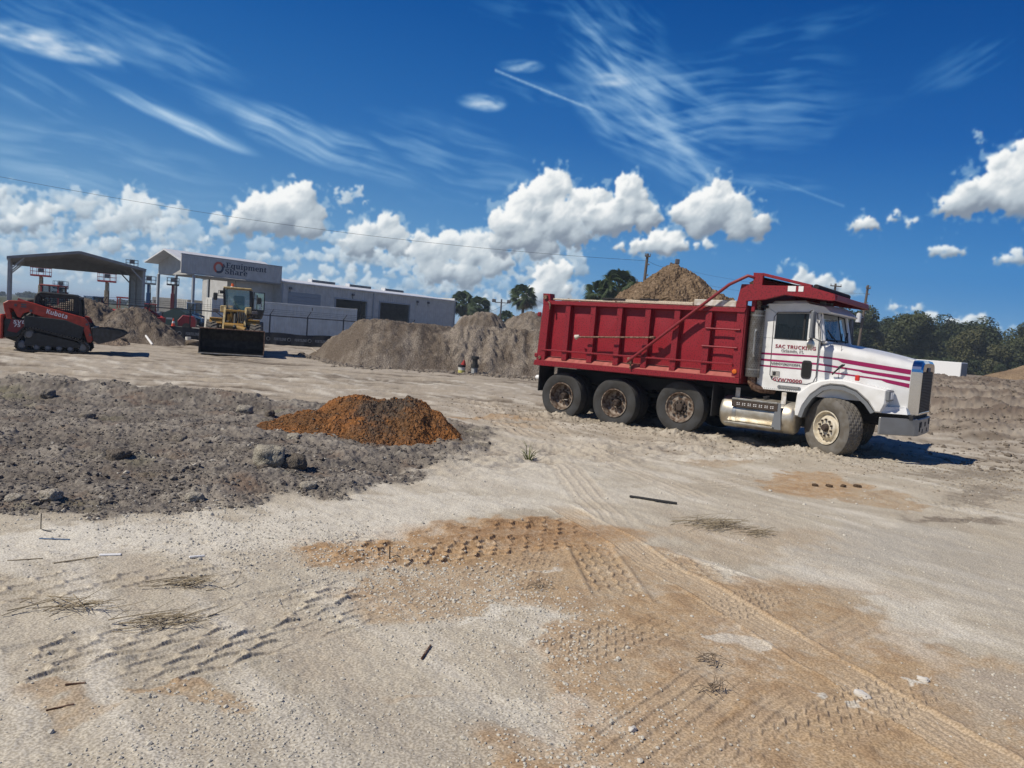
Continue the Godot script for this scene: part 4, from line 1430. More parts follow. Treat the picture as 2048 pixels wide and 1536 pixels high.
	for k in 4:
		var al := Shape.new()
		var zz := -0.5 + 0.22 * k
		al.tube([Vector3(-1.31, 1.5, zz), Vector3(-1.40, 1.25, zz + 0.05), Vector3(-1.44, 1.05, zz + 0.2), Vector3(-1.55, 0.98, zz + 0.25)], 0.018, 6)
		part(t, "air_hose", al, M.rubber)
	# ---- fenders ----
	for side: float in [1.0, -1.0]:
		var fe := Shape.new()
		var fp := poly([-0.555, 0.64, -0.525, 1.055, -0.30, 1.255, -0.14, 1.325, 0.02, 1.36, 0.21, 1.375, 0.45, 1.345, 0.80, 1.285, 0.945, 1.265, 0.945, 1.02, 0.88, 0.865, 0.79, 0.865, 0.67, 1.03, 0.47, 1.19, 0.25, 1.262, 0.03, 1.262, -0.10, 1.215, -0.28, 1.05, -0.40, 0.84, -0.455, 0.64])
		fe.prism(fp, 0.62 * side, 1.085 * side, 0.028)
		part(t, "fender", fe, M.white_paint)
		var lp := Shape.new()
		var arch := [[-0.475, 0.64], [-0.42, 0.83], [-0.295, 1.04], [-0.11, 1.205], [0.03, 1.252], [0.25, 1.252], [0.465, 1.182], [0.66, 1.022], [0.78, 0.87]]
		for i in arch.size() - 1:
			var a := Vector2(arch[i][0], arch[i][1])
			var b := Vector2(arch[i + 1][0], arch[i + 1][1])
			var ca := (Vector2(0.17, 0.5) - a).normalized() * 0.065
			var cb := (Vector2(0.17, 0.5) - b).normalized() * 0.065
			for zz: float in [1.075, 0.70]:
				lp.quad(Vector3(a.x, a.y, zz * side), Vector3(b.x, b.y, zz * side), Vector3(b.x + cb.x, b.y + cb.y, zz * side), Vector3(a.x + ca.x, a.y + ca.y, zz * side), Vector3(0, 0, side))
			lp.quad(Vector3(a.x + ca.x, a.y + ca.y, 1.075 * side), Vector3(b.x + cb.x, b.y + cb.y, 1.075 * side), Vector3(b.x + cb.x, b.y + cb.y, 0.5 * side), Vector3(a.x + ca.x, a.y + ca.y, 0.5 * side), Vector3(0, -1, 0))
		part(t, "fender_lip", lp, M.trim_grey)
		var sk := Shape.new()
		var k0 := [Vector3(0.86, 0.866, 1.05 * side), Vector3(1.25, 0.866, 0.80 * side), Vector3(1.26, 0.866, 0.60 * side), Vector3(0.86, 0.866, 0.60 * side)]
		var k1 := [Vector3(0.90, 0.97, 0.99 * side), Vector3(1.20, 0.985, 0.72 * side), Vector3(1.20, 0.985, 0.60 * side), Vector3(0.88, 0.97, 0.60 * side)]
		for i in 4:
			var j := (i + 1) % 4
			sk.quad(k0[i], k0[j], k1[j], k1[i], ((k0[i] + k0[j]) * 0.5 - Vector3(0.95, 0.9, 0.7 * side)) * Vector3(1, 0, 1))
		sk.quad(k1[0], k1[1], k1[2], k1[3], Vector3.UP)
		sk.quad(k0[0], k0[1], k0[2], k0[3], Vector3.DOWN)
		part(t, "nose_skirt", sk, M.white_paint)
		var hl := group_part(t, "headlight", Vector3(0.955, 1.165, 0.90 * side))
		var hs2 := Shape.new()
		hs2.box(Vector3(0.0, 0.0, 0.0), Vector3(0.09, 0.185, 0.34), 0.018)
		part(hl, "housing", hs2, M.trim_grey)
		for z: float in [-0.075, 0.075]:
			var ln := Shape.new()
			ln.box(Vector3(0.045, 0.0, z), Vector3(0.012, 0.12, 0.115), 0.004)
			part(hl, "lens", ln, M.lens_clear)
		var mk := Shape.new()
		mk.box(Vector3(0.445, 1.42, 1.005 * side), Vector3(0.075, 0.10, 0.05), 0.012)
		part(t, "fender_marker", mk, M.lens_red)
		# mirror with its brackets
		var mi := group_part(t, "mirror")
		var ms := Shape.new()
		ms.box(Vector3(-0.295, 2.28, 1.34 * side), Vector3(0.06, 0.48, 0.17), 0.018)
		part(mi, "housing", ms, M.trim_grey)
		var mc := Shape.new()
		mc.lathe([Vector2(0.001, 0.05), Vector2(0.06, 0.04), Vector2(0.098, 0.005), Vector2(0.10, -0.01), Vector2(0.001, -0.012)], 20, Transform3D(Basis(Vector3.UP, deg_to_rad(70.0 * side)), Vector3(-0.30, 1.945, 1.34 * side)))
		part(mi, "round_mirror", mc, M.alloy)
		var mb := Shape.new()
		mb.tube([Vector3(-0.46, 2.53, 0.99 * side), Vector3(-0.33, 2.545, 1.30 * side), Vector3(-0.27, 2.50, 1.38 * side), Vector3(-0.24, 2.05, 1.36 * side), Vector3(-0.20, 2.00, 1.0 * side)], 0.012, 6)
		mb.tube([Vector3(-0.26, 2.50, 0.99 * side), Vector3(-0.22, 2.30, 1.2 * side), Vector3(-0.22, 2.03, 1.02 * side)], 0.009, 6)
		part(mi, "bracket", mb, M.trim_grey)
	var hm := Shape.new()
	hm.tube([Vector3(0.02, 1.445, 0.99), Vector3(0.10, 1.53, 1.03), Vector3(0.17, 1.60, 0.99), Vector3(0.20, 1.63, 0.95)], 0.015, 8)
	hm.box(Vector3(0.15, 1.595, 1.0), Vector3(0.11, 0.035, 0.035), 0.01, Basis(Vector3.BACK, 0.75))
	part(t, "hood_latch", hm, M.rubber)
	# ---- grille ----
	var gr := group_part(t, "grille")
	var so := Shape.new()
	var gx0 := 1.215
	var gx1 := 1.385
	# outer and inner rounded outlines in z, y
	var outer := []
	var inner := []
	outer.append(Vector2(0.655, 0.865)); outer.append(Vector2(0.655, 1.60))
	inner.append(Vector2(0.525, 0.90)); inner.append(Vector2(0.525, 1.57))
	for k in range(1, 7):
		var a := k / 6.0 * PI * 0.5
		outer.append(Vector2(0.655 - 0.19 + 0.19 * cos(a), 1.60 + 0.19 * sin(a)))
		inner.append(Vector2(0.525 - 0.08 + 0.08 * cos(a), 1.57 + 0.04 * sin(a)))
	for side: float in [1.0, -1.0]:
		for i in outer.size():
			var o0: Vector2 = outer[i]
			var o1: Vector2 = outer[i + 1] if i + 1 < outer.size() else Vector2(0.0, 1.805)
			var i0: Vector2 = inner[i]
			var i1: Vector2 = inner[i + 1] if i + 1 < inner.size() else Vector2(0.0, 1.615)
			var f := func(p: Vector2, x: float) -> Vector3: return Vector3(x, p.y, p.x * side)
			so.quad(f.call(o0, gx0), f.call(o1, gx0), f.call(o1, gx1 - 0.03), f.call(o0, gx1 - 0.03), Vector3(0, o0.y - 1.2 if i > 1 else 0.0, side))
			so.quad(f.call(o0, gx1 - 0.03), f.call(o1, gx1 - 0.03), f.call(o1.lerp(i1, 0.25), gx1), f.call(o0.lerp(i0, 0.25), gx1), Vector3(1, 0.3, side))
			so.quad(f.call(o0.lerp(i0, 0.25), gx1), f.call(o1.lerp(i1, 0.25), gx1), f.call(i1, gx1 - 0.01), f.call(i0, gx1 - 0.01), Vector3(1, 0, 0))
	so.box(Vector3(1.33, 0.88, 0), Vector3(0.11, 0.04, 1.05), 0.008)
	part(gr, "surround", so, M.chrome)
	var me := Shape.new()
	me.box(Vector3(1.36, 1.25, 0), Vector3(0.02, 0.72, 1.06))
	part(gr, "mesh_back", me, M.inside_dark)
	var slats := Shape.new()
	for k in 26:
		slats.box(Vector3(1.374, 0.915 + k * 0.027, 0), Vector3(0.012, 0.009, 1.05))
	for k in 11:
		slats.box(Vector3(1.376, 1.25, -0.5 + k * 0.1), Vector3(0.010, 0.70, 0.010))
	part(gr, "mesh", slats, mat("grille_bar", Color(0.11, 0.10, 0.09), 0.5, 0.4))
	var em := Shape.new()
	em.box(Vector3(1.385, 1.645, 0), Vector3(0.014, 0.075, 0.26), 0.006)
	part(gr, "emblem", em, M.navy)
	# ---- bumper ----
	var bm := group_part(t, "bumper")
	var bp := Shape.new()
	var up := Transform3D(Basis(Vector3(1, 0, 0), Vector3(0, 0, 1), Vector3(0, 1, 0)), Vector3.ZERO)
	bp.prism(poly([0.875, 1.125, 0.905, 1.135, 1.36, 0.66, 1.405, 0.56, 1.415, 0.0, 1.405, -0.56, 1.36, -0.66, 0.905, -1.135, 0.875, -1.125, 1.31, -0.63, 1.35, -0.54, 1.36, 0.0, 1.35, 0.54, 1.31, 0.63]), 0.505, 0.80, 0.012, up)
	part(bm, "beam", bp, M.bumper_alloy)
	for h in [[0.70, 0.40, 0.10, 0.09], [0.72, -0.40, 0.10, 0.09], [0.69, 0.0, 0.08, 0.14], [0.58, 0.22, 0.07, 0.05], [0.58, -0.22, 0.07, 0.05], [0.66, 0.50, 0.16, 0.04]]:
		var ho := Shape.new()
		ho.box(Vector3(1.411, h[0], h[1]), Vector3(0.012, h[2], h[3]))
		part(bm, "opening", ho, M.frame_black)
	var gap := Shape.new()
	gap.box(Vector3(1.1, 0.82, 0), Vector3(0.45, 0.09, 1.5))
	part(bm, "bracket", gap, M.frame_black)
	# ---- exhaust ----
	var ex := group_part(t, "exhaust_stack")
	var shd := Shape.new()
	shd.tube([Vector3(-1.385, 1.27, 1.05), Vector3(-1.385, 2.505, 1.05)], 0.135, 28)
	part(ex, "heat_shield", shd, M.perforated)
	var holes := Shape.new()
	for r in 30:
		for k in 18:
			var a := TAU * (k + 0.5 * (r % 2)) / 18.0
			if cos(a) < -0.4:
				continue
			var c := Vector3(-1.385 + 0.1355 * sin(a), 1.33 + r * 0.0385, 1.05 + 0.1355 * cos(a))
			var o := Vector3(sin(a), 0, cos(a))
			var rt := Vector3(cos(a), 0, -sin(a)) * 0.007
			holes.quad(c - rt + Vector3(0, 0.007, 0) + o * 0.002, c + rt + Vector3(0, 0.007, 0) + o * 0.002, c + rt - Vector3(0, 0.007, 0) + o * 0.002, c - rt - Vector3(0, 0.007, 0) + o * 0.002, o)
	tag(part(ex, "perforation", holes, M.hub_brown), "", "", "", "stuff")
	var ban := Shape.new()
	for y: float in [1.40, 2.40]:
		ban.tube([Vector3(-1.385, y, 1.05), Vector3(-1.385, y + 0.02, 1.05)], 0.139, 28)
	ban.tube([Vector3(-1.33, 1.66, 1.21), Vector3(-1.34, 1.70, 1.225), Vector3(-1.34, 2.10, 1.225), Vector3(-1.33, 2.14, 1.21)], 0.014, 8)
	ban.cyl(Vector3(-1.335, 1.66, 1.17), Vector3(-1.33, 1.66, 1.225), 0.02, 8)
	ban.cyl(Vector3(-1.335, 2.14, 1.17), Vector3(-1.33, 2.14, 1.225), 0.02, 8)
	part(ex, "grab_handle", ban, M.alloy)
	var pt := Shape.new()
	pt.tube([Vector3(-1.385, 2.50, 1.05), Vector3(-1.38, 2.62, 1.05), Vector3(-1.42, 2.72, 1.06), Vector3(-1.44, 2.90, 1.08), Vector3(-1.52, 3.04, 1.12)], 0.062, 16)
	part(ex, "tail_pipe", pt, M.rusty_pipe)
	var pe := Shape.new()
	pe.tube([Vector3(-1.385, 1.28, 1.05), Vector3(-1.385, 1.18, 1.05), Vector3(-1.34, 1.09, 1.03), Vector3(-1.22, 1.05, 0.95), Vector3(-1.05, 1.04, 0.75)], 0.072, 16)
	part(ex, "elbow", pe, M.rusty_pipe)
	var cl := Shape.new()
	cl.box(Vector3(-1.30, 2.58, 1.0), Vector3(0.18, 0.05, 0.16), 0.01)
	cl.cyl(Vector3(-1.25, 2.52, 1.08), Vector3(-1.25, 2.60, 1.08), 0.02, 8)
	part(ex, "clamp", cl, M.frame_black)
	# ---- fuel tank ----
	for side: float in [1.0, -1.0]:
		var tk := group_part(t, "fuel_tank")
		var dr := Shape.new()
		var tx := Transform3D(Basis(Vector3(0, 0, 1), Vector3(0, 1, 0), Vector3(-1, 0, 0)), Vector3(-1.22, 0.575, 0.86 * side))
		smooth_lathe(dr, [Vector2(0.001, -0.72), Vector2(0.20, -0.715), Vector2(0.27, -0.69), Vector2(0.298, -0.64), Vector2(0.30, -0.55), Vector2(0.30, 0.0), Vector2(0.30, 0.55), Vector2(0.298, 0.64), Vector2(0.27, 0.69), Vector2(0.20, 0.715), Vector2(0.001, 0.72)], 40, tx)
		part(tk, "drum", dr, M.tank_alloy)
		for x: float in [-1.66, -0.80]:
			var stp := Shape.new()
			stp.tube([Vector3(x, 0.575, 0.86 * side), Vector3(x + 0.07, 0.575, 0.86 * side)], 0.306, 36)
			part(tk, "strap", stp, M.alloy)
			var br2 := Shape.new()
			br2.box(Vector3(x + 0.04, 0.93, 1.04 * side), Vector3(0.085, 0.22, 0.02), 0.004)
			part(tk, "step_bracket", br2, M.board_white)
		for e in [[-1.24, 0.835, 1.13, 0.86], [-1.31, 0.385, 1.19, 0.92]]:
			var sp2 := Shape.new()
			sp2.box(Vector3(e[0], e[1], e[2] * side), Vector3(e[3], 0.035, 0.15), 0.008)
			part(tk, "step_plate", sp2, M.alloy)
		var ri := Shape.new()
		ri.box(Vector3(-1.24, 0.755, 1.185 * side), Vector3(0.86, 0.13, 0.015), 0.003)
		part(tk, "step_riser", ri, M.hub_brown)
		for k in 7:
			var dn := Shape.new()
			for q in 4:
				dn.box(Vector3(-1.56 + k * 0.105 + (q % 2) * 0.038, 0.765 - (q / 2) * 0.03, 1.1935 * side), Vector3(0.018, 0.014, 0.006))
			part(tk, "step_hole", dn, M.sticker_white)
		var he := Shape.new()
		he.prism(poly([-0.84, 0.84, -0.76, 0.84, -0.72, 0.36, -0.90, 0.36]), 1.165 * side, 1.185 * side, 0.003)
		part(tk, "step_hanger", he, M.trim_grey)
		var cp := Shape.new()
		cp.cyl(Vector3(-1.12, 0.86, 0.9 * side), Vector3(-1.12, 0.93, 0.92 * side), 0.055, 16)
		part(tk, "filler_cap", cp, M.frame_black)
	# ---- sand in the body: it lies in the truck, a thing of its own ----
	var sand_at := Vector3(-3.7, 2.42, 0.0)
	var heap := func(x: float, z: float) -> Color:
		var sx := x + sand_at.x
		var edge := maxf(absf(z) / 1.06, maxf((-5.95 - sx) / 0.2, (sx + 1.66) / 0.2) + 1.0)
		var h := hill(x, z, 0.10, 0.0, 1.55, 1.35, 1.06, 0.06)
		h = maxf(h, hill(x, z, 0.12, 0.05, 0.36, 0.5, 1.15, 0.5))
		h -= 0.14 * exp(-(pow((x - 0.34) / 0.16, 2.0) + pow((z - 0.25) / 0.3, 2.0)))
		h = maxf(h, 0.03 + 0.04 * mid_noise.get_noise_2d(x, z))
		h += rough(x * 1.5 + 20.0, z * 1.5, 0.24)
		if edge > 1.0:
			h = -0.3
		return Color(Color(0.335, 0.245, 0.165).lerp(Color(0.25, 0.18, 0.12), clampf(0.5 + det_noise.get_noise_2d(x, z + 7.0) * 1.2 + 0.5 * exp(-pow((x - 0.1) / 0.3, 2.0)), 0.0, 1.0)), h)
	var lm := heap_mesh(Vector2(-2.3, -1.1), Vector2(2.1, 1.1), 200, 120, heap)
	var ld := solo("sand_load", "pointed heap of brown sand in the red dump body", "sand load", lm, M.soil_any)
	ld.transform = t.transform * Transform3D(Basis.IDENTITY, sand_at)

# ---------- the rental yard behind the fence ----------
func corrugated(s: Shape, x0: float, x1: float, y0: float, y1: float, z: float, pitch: float, depth: float, out := 1.0) -> void:
	# upright ribs on a wall in the plane z
	var n := int((x1 - x0) / pitch)
	for k in n:
		var x := x0 + (k + 0.5) * (x1 - x0) / n
		var w := pitch * 0.16
		var zf := z + depth * out
		s.quad(Vector3(x - w, y0, zf), Vector3(x + w, y0, zf), Vector3(x + w, y1, zf), Vector3(x - w, y1, zf), Vector3(0, 0, out))
		s.quad(Vector3(x - w * 1.8, y0, z), Vector3(x - w, y0, zf), Vector3(x - w, y1, zf), Vector3(x - w * 1.8, y1, z), Vector3(-1, 0, out))
		s.quad(Vector3(x + w * 1.8, y0, z), Vector3(x + w, y0, zf), Vector3(x + w, y1, zf), Vector3(x + w * 1.8, y1, z), Vector3(1, 0, out))

func ribs_part(parent: Node, s: Shape, m: Material) -> void:
	tag(part(parent, "wall_rib", s, m), "", "", "", "stuff")

func build_shop() -> void:
	var b := thing("equipment_shop", "pale metal equipment shop with a gabled drive-through and three garage bays", "building", Vector3(-33.6, 0, -80.0), deg_to_rad(54.0))
	# drive-through canopy
	var rf := Shape.new()
	for e in [[-3.4, 7.62, -7.2, 6.28], [-3.4, 7.62, -0.12, 6.46]]:
		rf.quad(Vector3(-1.5, e[1], e[0]), Vector3(10.8, e[1], e[0]), Vector3(10.8, e[3], e[2]), Vector3(-1.5, e[3], e[2]), Vector3.UP)
		rf.quad(Vector3(-1.5, e[1] - 0.16, e[0]), Vector3(10.8, e[1] - 0.16, e[0]), Vector3(10.8, e[3] - 0.16, e[2]), Vector3(-1.5, e[3] - 0.16, e[2]), Vector3.DOWN)
		rf.quad(Vector3(-1.5, e[1], e[0]), Vector3(-1.5, e[3], e[2]), Vector3(-1.5, e[3] - 0.16, e[2]), Vector3(-1.5, e[1] - 0.16, e[0]), Vector3.LEFT)
		rf.quad(Vector3(10.8, e[1], e[0]), Vector3(10.8, e[3], e[2]), Vector3(10.8, e[3] - 0.16, e[2]), Vector3(10.8, e[1] - 0.16, e[0]), Vector3.RIGHT)
	rf.quad(Vector3(-1.5, 6.28, -7.2), Vector3(10.8, 6.28, -7.2), Vector3(10.8, 6.12, -7.2), Vector3(-1.5, 6.12, -7.2), Vector3(0, 0, -1))
	part(b, "roof", rf, M.metal_roof)
	var fs := Shape.new()
	fs.box(Vector3(4.65, 6.12, -0.05), Vector3(12.3, 1.86, 0.12), 0.01)
	var facade := part(b, "fascia", fs, M.metal_wall)
	var fr := Shape.new()
	corrugated(fr, -1.4, 2.0, 5.22, 7.0, 0.012, 0.3, 0.02)
	corrugated(fr, 8.9, 10.7, 5.22, 7.0, 0.012, 0.3, 0.02)
	ribs_part(facade, fr, M.metal_wall)
	var ft := Shape.new()
	ft.box(Vector3(4.65, 7.09, -0.05), Vector3(12.36, 0.10, 0.20), 0.02)
	ft.box(Vector3(4.65, 5.17, -0.05), Vector3(12.36, 0.08, 0.18), 0.02)
	part(facade, "trim", ft, M.metal_trim)
	var gb := Shape.new()
	gb.prism(poly([-0.1, 5.1, -6.9, 5.0, -6.9, 6.25, -3.4, 7.42, -0.1, 6.42]), -0.06, 0.06, 0.0, Transform3D(Basis(Vector3(0, 0, 1), Vector3(0, 1, 0), Vector3(-1, 0, 0)), Vector3(0, 0, 0)))
	part(b, "gable_panel", gb, M.metal_wall)
	var un := Shape.new()
	un.box(Vector3(5.4, 5.06, -3.4), Vector3(10.6, 0.08, 6.7))
	part(b, "soffit", un, M.canopy_under)
	for p in [[0.0, 0.0], [0.0, -3.3], [0.0, -6.8], [6.0, -6.8]]:
		var ps := Shape.new()
		ps.box(Vector3(p[0], 2.52, p[1] - 0.12), Vector3(0.24, 5.05, 0.24), 0.01)
		part(b, "post", ps, M.metal_trim)
	var lw := Shape.new()
	lw.box(Vector3(8.4, 2.52, -1.6), Vector3(4.8, 5.03, 0.16))
	lw.box(Vector3(6.0, 2.52, -2.4), Vector3(0.16, 5.03, 1.5))
	part(b, "lobby_wall", lw, M.metal_wall)
	# long annex
	var bays := [[18.9, 24.05, 4.05], [26.4, 31.95, 4.15]]
	var wl := Shape.new()
	var cuts := [10.8, 18.9, 24.05, 26.4, 31.95, 41.6]
	for i in [0, 2, 4]:
		wl.box(Vector3((cuts[i] + cuts[i + 1]) * 0.5, 2.7, -0.08), Vector3(cuts[i + 1] - cuts[i], 5.4, 0.16))
	for q in bays:
		wl.box(Vector3((q[0] + q[1]) * 0.5, (5.4 + q[2]) * 0.5, -0.08), Vector3(q[1] - q[0], 5.4 - q[2], 0.16))
	wl.box(Vector3(41.52, 2.9, -8.0), Vector3(0.16, 5.8, 15.8))
	wl.box(Vector3(26.2, 2.7, -16.0), Vector3(30.6, 5.4, 0.16))
	wl.box(Vector3(10.9, 2.9, -8.0), Vector3(0.16, 5.8, 15.6))
	var wall := part(b, "annex_wall", wl, M.metal_wall)
	var wr := Shape.new()
	for i in [0, 2, 4]:
		corrugated(wr, cuts[i] + 0.1, cuts[i + 1] - 0.1, 4.4 if i == 0 else 0.05, 5.3, 0.004, 0.4, 0.03)
	corrugated(wr, 16.8, 18.8, 0.05, 4.4, 0.004, 0.4, 0.03)
	for q in bays:
		corrugated(wr, q[0] + 0.1, q[1] - 0.1, q[2] + 0.1, 5.3, 0.004, 0.4, 0.03)
	ribs_part(wall, wr, M.metal_wall)
	var ar := Shape.new()
	for e in [[0.25, 5.46], [-16.2, 5.46]]:
		ar.quad(Vector3(10.7, 6.18, -8.0), Vector3(41.8, 6.18, -8.0), Vector3(41.8, e[1], e[0]), Vector3(10.7, e[1], e[0]), Vector3.UP)
		ar.quad(Vector3(10.7, 6.08, -8.0), Vector3(41.8, 6.08, -8.0), Vector3(41.8, e[1] - 0.1, e[0]), Vector3(10.7, e[1] - 0.1, e[0]), Vector3.DOWN)
	ar.box(Vector3(26.25, 5.41, 0.22), Vector3(31.1, 0.14, 0.10), 0.02)
	var roof := part(b, "annex_roof", ar, M.metal_roof)
	for x in [[11.4, 14.2], [21.4, 25.3], [27.9, 31.9], [34.7, 38.5]]:
		var vt := Shape.new()
		vt.box(Vector3((x[0] + x[1]) * 0.5, 6.32, -8.0), Vector3(x[1] - x[0], 0.30, 0.7), 0.02)
		var v := part(roof, "ridge_vent", vt, M.skylight)
		var ve := Shape.new()
		ve.box(Vector3(x[0] - 0.08, 6.34, -8.0), Vector3(0.12, 0.42, 0.86), 0.02)
		part(v.get_parent(), "vent_end", ve, M.metal_roof)
	var dr := Shape.new()
	for k in 9:
		dr.box(Vector3(14.2, 0.25 + k * 0.48, 0.03), Vector3(4.8, 0.465, 0.05), 0.01)
	part(b, "garage_door", dr, M.door_grey)
	for q in bays:
		var fm := Shape.new()
		fm.box(Vector3(q[0] - 0.06, q[2] * 0.5, 0.02), Vector3(0.12, q[2], 0.22), 0.01)
		fm.box(Vector3(q[1] + 0.06, q[2] * 0.5, 0.02), Vector3(0.12, q[2], 0.22), 0.01)
		fm.box(Vector3((q[0] + q[1]) * 0.5, q[2] + 0.07, 0.02), Vector3(q[1] - q[0] + 0.24, 0.14, 0.22), 0.01)
		part(b, "bay_frame", fm, M.metal_trim)
	var ins := Shape.new()
	ins.box(Vector3(25.3, 2.5, -9.0), Vector3(0.12, 5.0, 13.5))
	ins.box(Vector3(26.2, 0.06, -8.0), Vector3(30.3, 0.08, 15.5))
	ins.box(Vector3(29.2, 1.2, -6.0), Vector3(0.6, 2.2, 0.6), 0.05)
	part(b, "interior", ins, M.inside_dark)
	for x: float in [10.95, 25.2, 41.45]:
		var ds := Shape.new()
		ds.box(Vector3(x, 2.65, 0.08), Vector3(0.14, 5.2, 0.12), 0.02)
		part(b, "downspout", ds, M.metal_trim)
	for x: float in [12.0, 21.6, 33.4, 35.6]:
		var la := Shape.new()
		la.box(Vector3(x, 4.75, 0.16), Vector3(0.34, 0.28, 0.28), 0.04)
		la.box(Vector3(x, 4.45, 0.08), Vector3(0.06, 0.45, 0.06), 0.01)
		part(b, "wall_lamp", la, M.ink_grey)
	# sign on the fascia: a ring of arrows and two lines of lettering
	var sg := group_part(b, "sign")
	for a in [[95.0, 235.0, "logo_orange"], [20.0, 85.0, "logo_orange"], [245.0, 375.0, "navy"]]:
		var ri := Shape.new()
		var n := 12
		for k in n:
			var t0 := deg_to_rad(lerpf(a[0], a[1], k / float(n)))
			var t1 := deg_to_rad(lerpf(a[0], a[1], (k + 1) / float(n)))
			var c := Vector3(2.72, 6.12, 0.05)
			ri.quad(c + Vector3(cos(t0), sin(t0), 0) * 0.37, c + Vector3(cos(t1), sin(t1), 0) * 0.37, c + Vector3(cos(t1), sin(t1), 0) * 0.62, c + Vector3(cos(t0), sin(t0), 0) * 0.62, Vector3(0, 0, 1))
		for e in [0, 1]:
			var t := deg_to_rad(a[e])
			var c2 := Vector3(2.72, 6.12, 0.052) + Vector3(cos(t), sin(t), 0) * 0.5
			ri.box(c2, Vector3(0.16, 0.16, 0.02), 0.0, Basis(Vector3(0, 0, 1), t + 0.78))
		part(sg, "logo_arc", ri, M[a[2]])
	var ah := Shape.new()
	ah.prism(poly([3.02, 6.20, 3.52, 6.20, 3.30, 6.62]), 0.045, 0.06)
	part(sg, "logo_arrow", ah, M.navy)
	lettering(sg, "lettering", "Equipment", Vector3(6.12, 6.46, 0.05), 0.56, M.navy, "Droid Serif", 700, Basis.IDENTITY, 5.1)
	lettering(sg, "lettering", "Share", Vector3(4.86, 5.80, 0.05), 0.56, M.navy, "Droid Serif", 700, Basis.IDENTITY, 2.75)

func build_carport() -> void:
	var c := thing("carport", "dark roofed open metal carport at the left with one corrugated side wall", "carport", Vector3(-30.5, 0, -46.0), deg_to_rad(32.4))
	var w := 7.5
	var ln := -8.0
	var r := Shape.new()
	for e in [[0.0, 3.93], [w, 3.93]]:
		for d: float in [0.0, -0.05]:
			r.quad(Vector3(w * 0.5, 4.66 + d, 0.25), Vector3(w * 0.5, 4.66 + d, ln), Vector3(e[0], e[1] + d, ln), Vector3(e[0], e[1] + d, 0.25), Vector3.UP if d == 0.0 else Vector3.DOWN)
	for e: float in [0.0, w]:
		r.bar(Vector3(w * 0.5, 4.63, 0.27), Vector3(e, 3.90, 0.27), 0.05, 0.16)
		r.bar(Vector3(w * 0.5, 4.60, ln), Vector3(e, 3.87, ln), 0.05, 0.16)
		r.box(Vector3(e, 3.88, ln * 0.5), Vector3(0.05, 0.16, -ln))
	part(c, "roof", r, M.canopy_under)
	var rb := Shape.new()
	for k in 26:
		var z := 0.1 - k * 0.31
		for e: float in [0.02, w - 0.02]:
			rb.bar(Vector3(w * 0.5, 4.595, z), Vector3(e, 3.865, z), 0.05, 0.03)
	tag(part(c, "roof_rib", rb, M.canopy_under), "", "", "", "stuff")
	for p in [[0.1, 0.0], [0.1, -4.0], [0.1, ln + 0.2], [w - 0.1, 0.0], [w - 0.1, -4.0], [w - 0.1, ln + 0.2]]:
		var ps := Shape.new()
		ps.box(Vector3(p[0], 1.95, p[1]), Vector3(0.14, 3.9, 0.14), 0.01)
		part(c, "post", ps, M.galvanised)
		var br := Shape.new()
		var sg := 1.0 if p[0] < 1.0 else -1.0
		br.bar(Vector3(p[0], 3.15, p[1]), Vector3(p[0] + 0.75 * sg, 3.95, p[1]), 0.08, 0.08)
		part(c, "brace", br, M.galvanised)
	var wl := Shape.new()
	wl.box(Vector3(w - 0.01, 1.95, ln * 0.5), Vector3(0.04, 3.8, -ln - 0.2))
	var wall := part(c, "side_wall", wl, M.galvanised)
	var rr := Shape.new()
	for k in 30:
		rr.box(Vector3(w - 0.05, 1.95, -0.2 - k * 0.26), Vector3(0.05, 3.8, 0.09))
	ribs_part(wall, rr, M.galvanised)
	var fg := Shape.new()
	fg.prism(poly([0.1, 3.72, w - 0.1, 3.72, w - 0.1, 3.88, w * 0.5, 4.60, 0.1, 3.88]), ln + 0.05, ln + 0.12)
	part(c, "end_panel", fg, M.canopy_under)
	var gp := Shape.new()
	gp.box(Vector3(3.4, 3.84, ln), Vector3(1.6, 0.22, 0.06))
	part(c, "sign_board", gp, M.canopy_under)

func build_container() -> void:
	var c := thing("shipping_container", "long white shipping container behind the yellow loader and the fence", "container", Vector3(-21.7, 0, -55.0), deg_to_rad(32.0))
	var bx := Shape.new()
	bx.box(Vector3(5.35, 1.31, -1.22), Vector3(10.6, 2.32, 2.36))
	var body := part(c, "body", bx, M.container_white)
	var ri := Shape.new()
	corrugated(ri, 0.15, 10.55, 0.2, 2.4, -0.03, 0.28, 0.028)
	ribs_part(body, ri, M.container_white)
	var fr := Shape.new()
	for y: float in [0.13, 2.47]:
		fr.box(Vector3(5.35, y, -0.03), Vector3(10.7, 0.14, 0.10), 0.01)
		fr.box(Vector3(5.35, y, -2.41), Vector3(10.7, 0.14, 0.10), 0.01)
		fr.box(Vector3(0.0, y, -1.22), Vector3(0.10, 0.14, 2.4), 0.01)
		fr.box(Vector3(10.7, y, -1.22), Vector3(0.10, 0.14, 2.4), 0.01)
	for x: float in [0.0, 10.7]:
		for z: float in [-0.05, -2.39]:
			fr.box(Vector3(x, 1.31, z), Vector3(0.14, 2.5, 0.14), 0.01)
	part(c, "frame", fr, M.container_white)
	for z: float in [-0.62, -1.8]:
		var d := Shape.new()
		d.box(Vector3(-0.04, 1.31, z), Vector3(0.05, 2.18, 1.12), 0.01)
		d.cyl(Vector3(-0.08, 0.2, z + 0.2), Vector3(-0.08, 2.4, z + 0.2), 0.025, 8)
		part(c, "door", d, M.container_white)
	for x: float in [3.4, 7.2]:
		var st := Shape.new()
		st.box(Vector3(x, 2.25, 0.003), Vector3(0.05, 0.22, 0.008))
		part(c, "rust_streak", st, M.rusty_pipe)

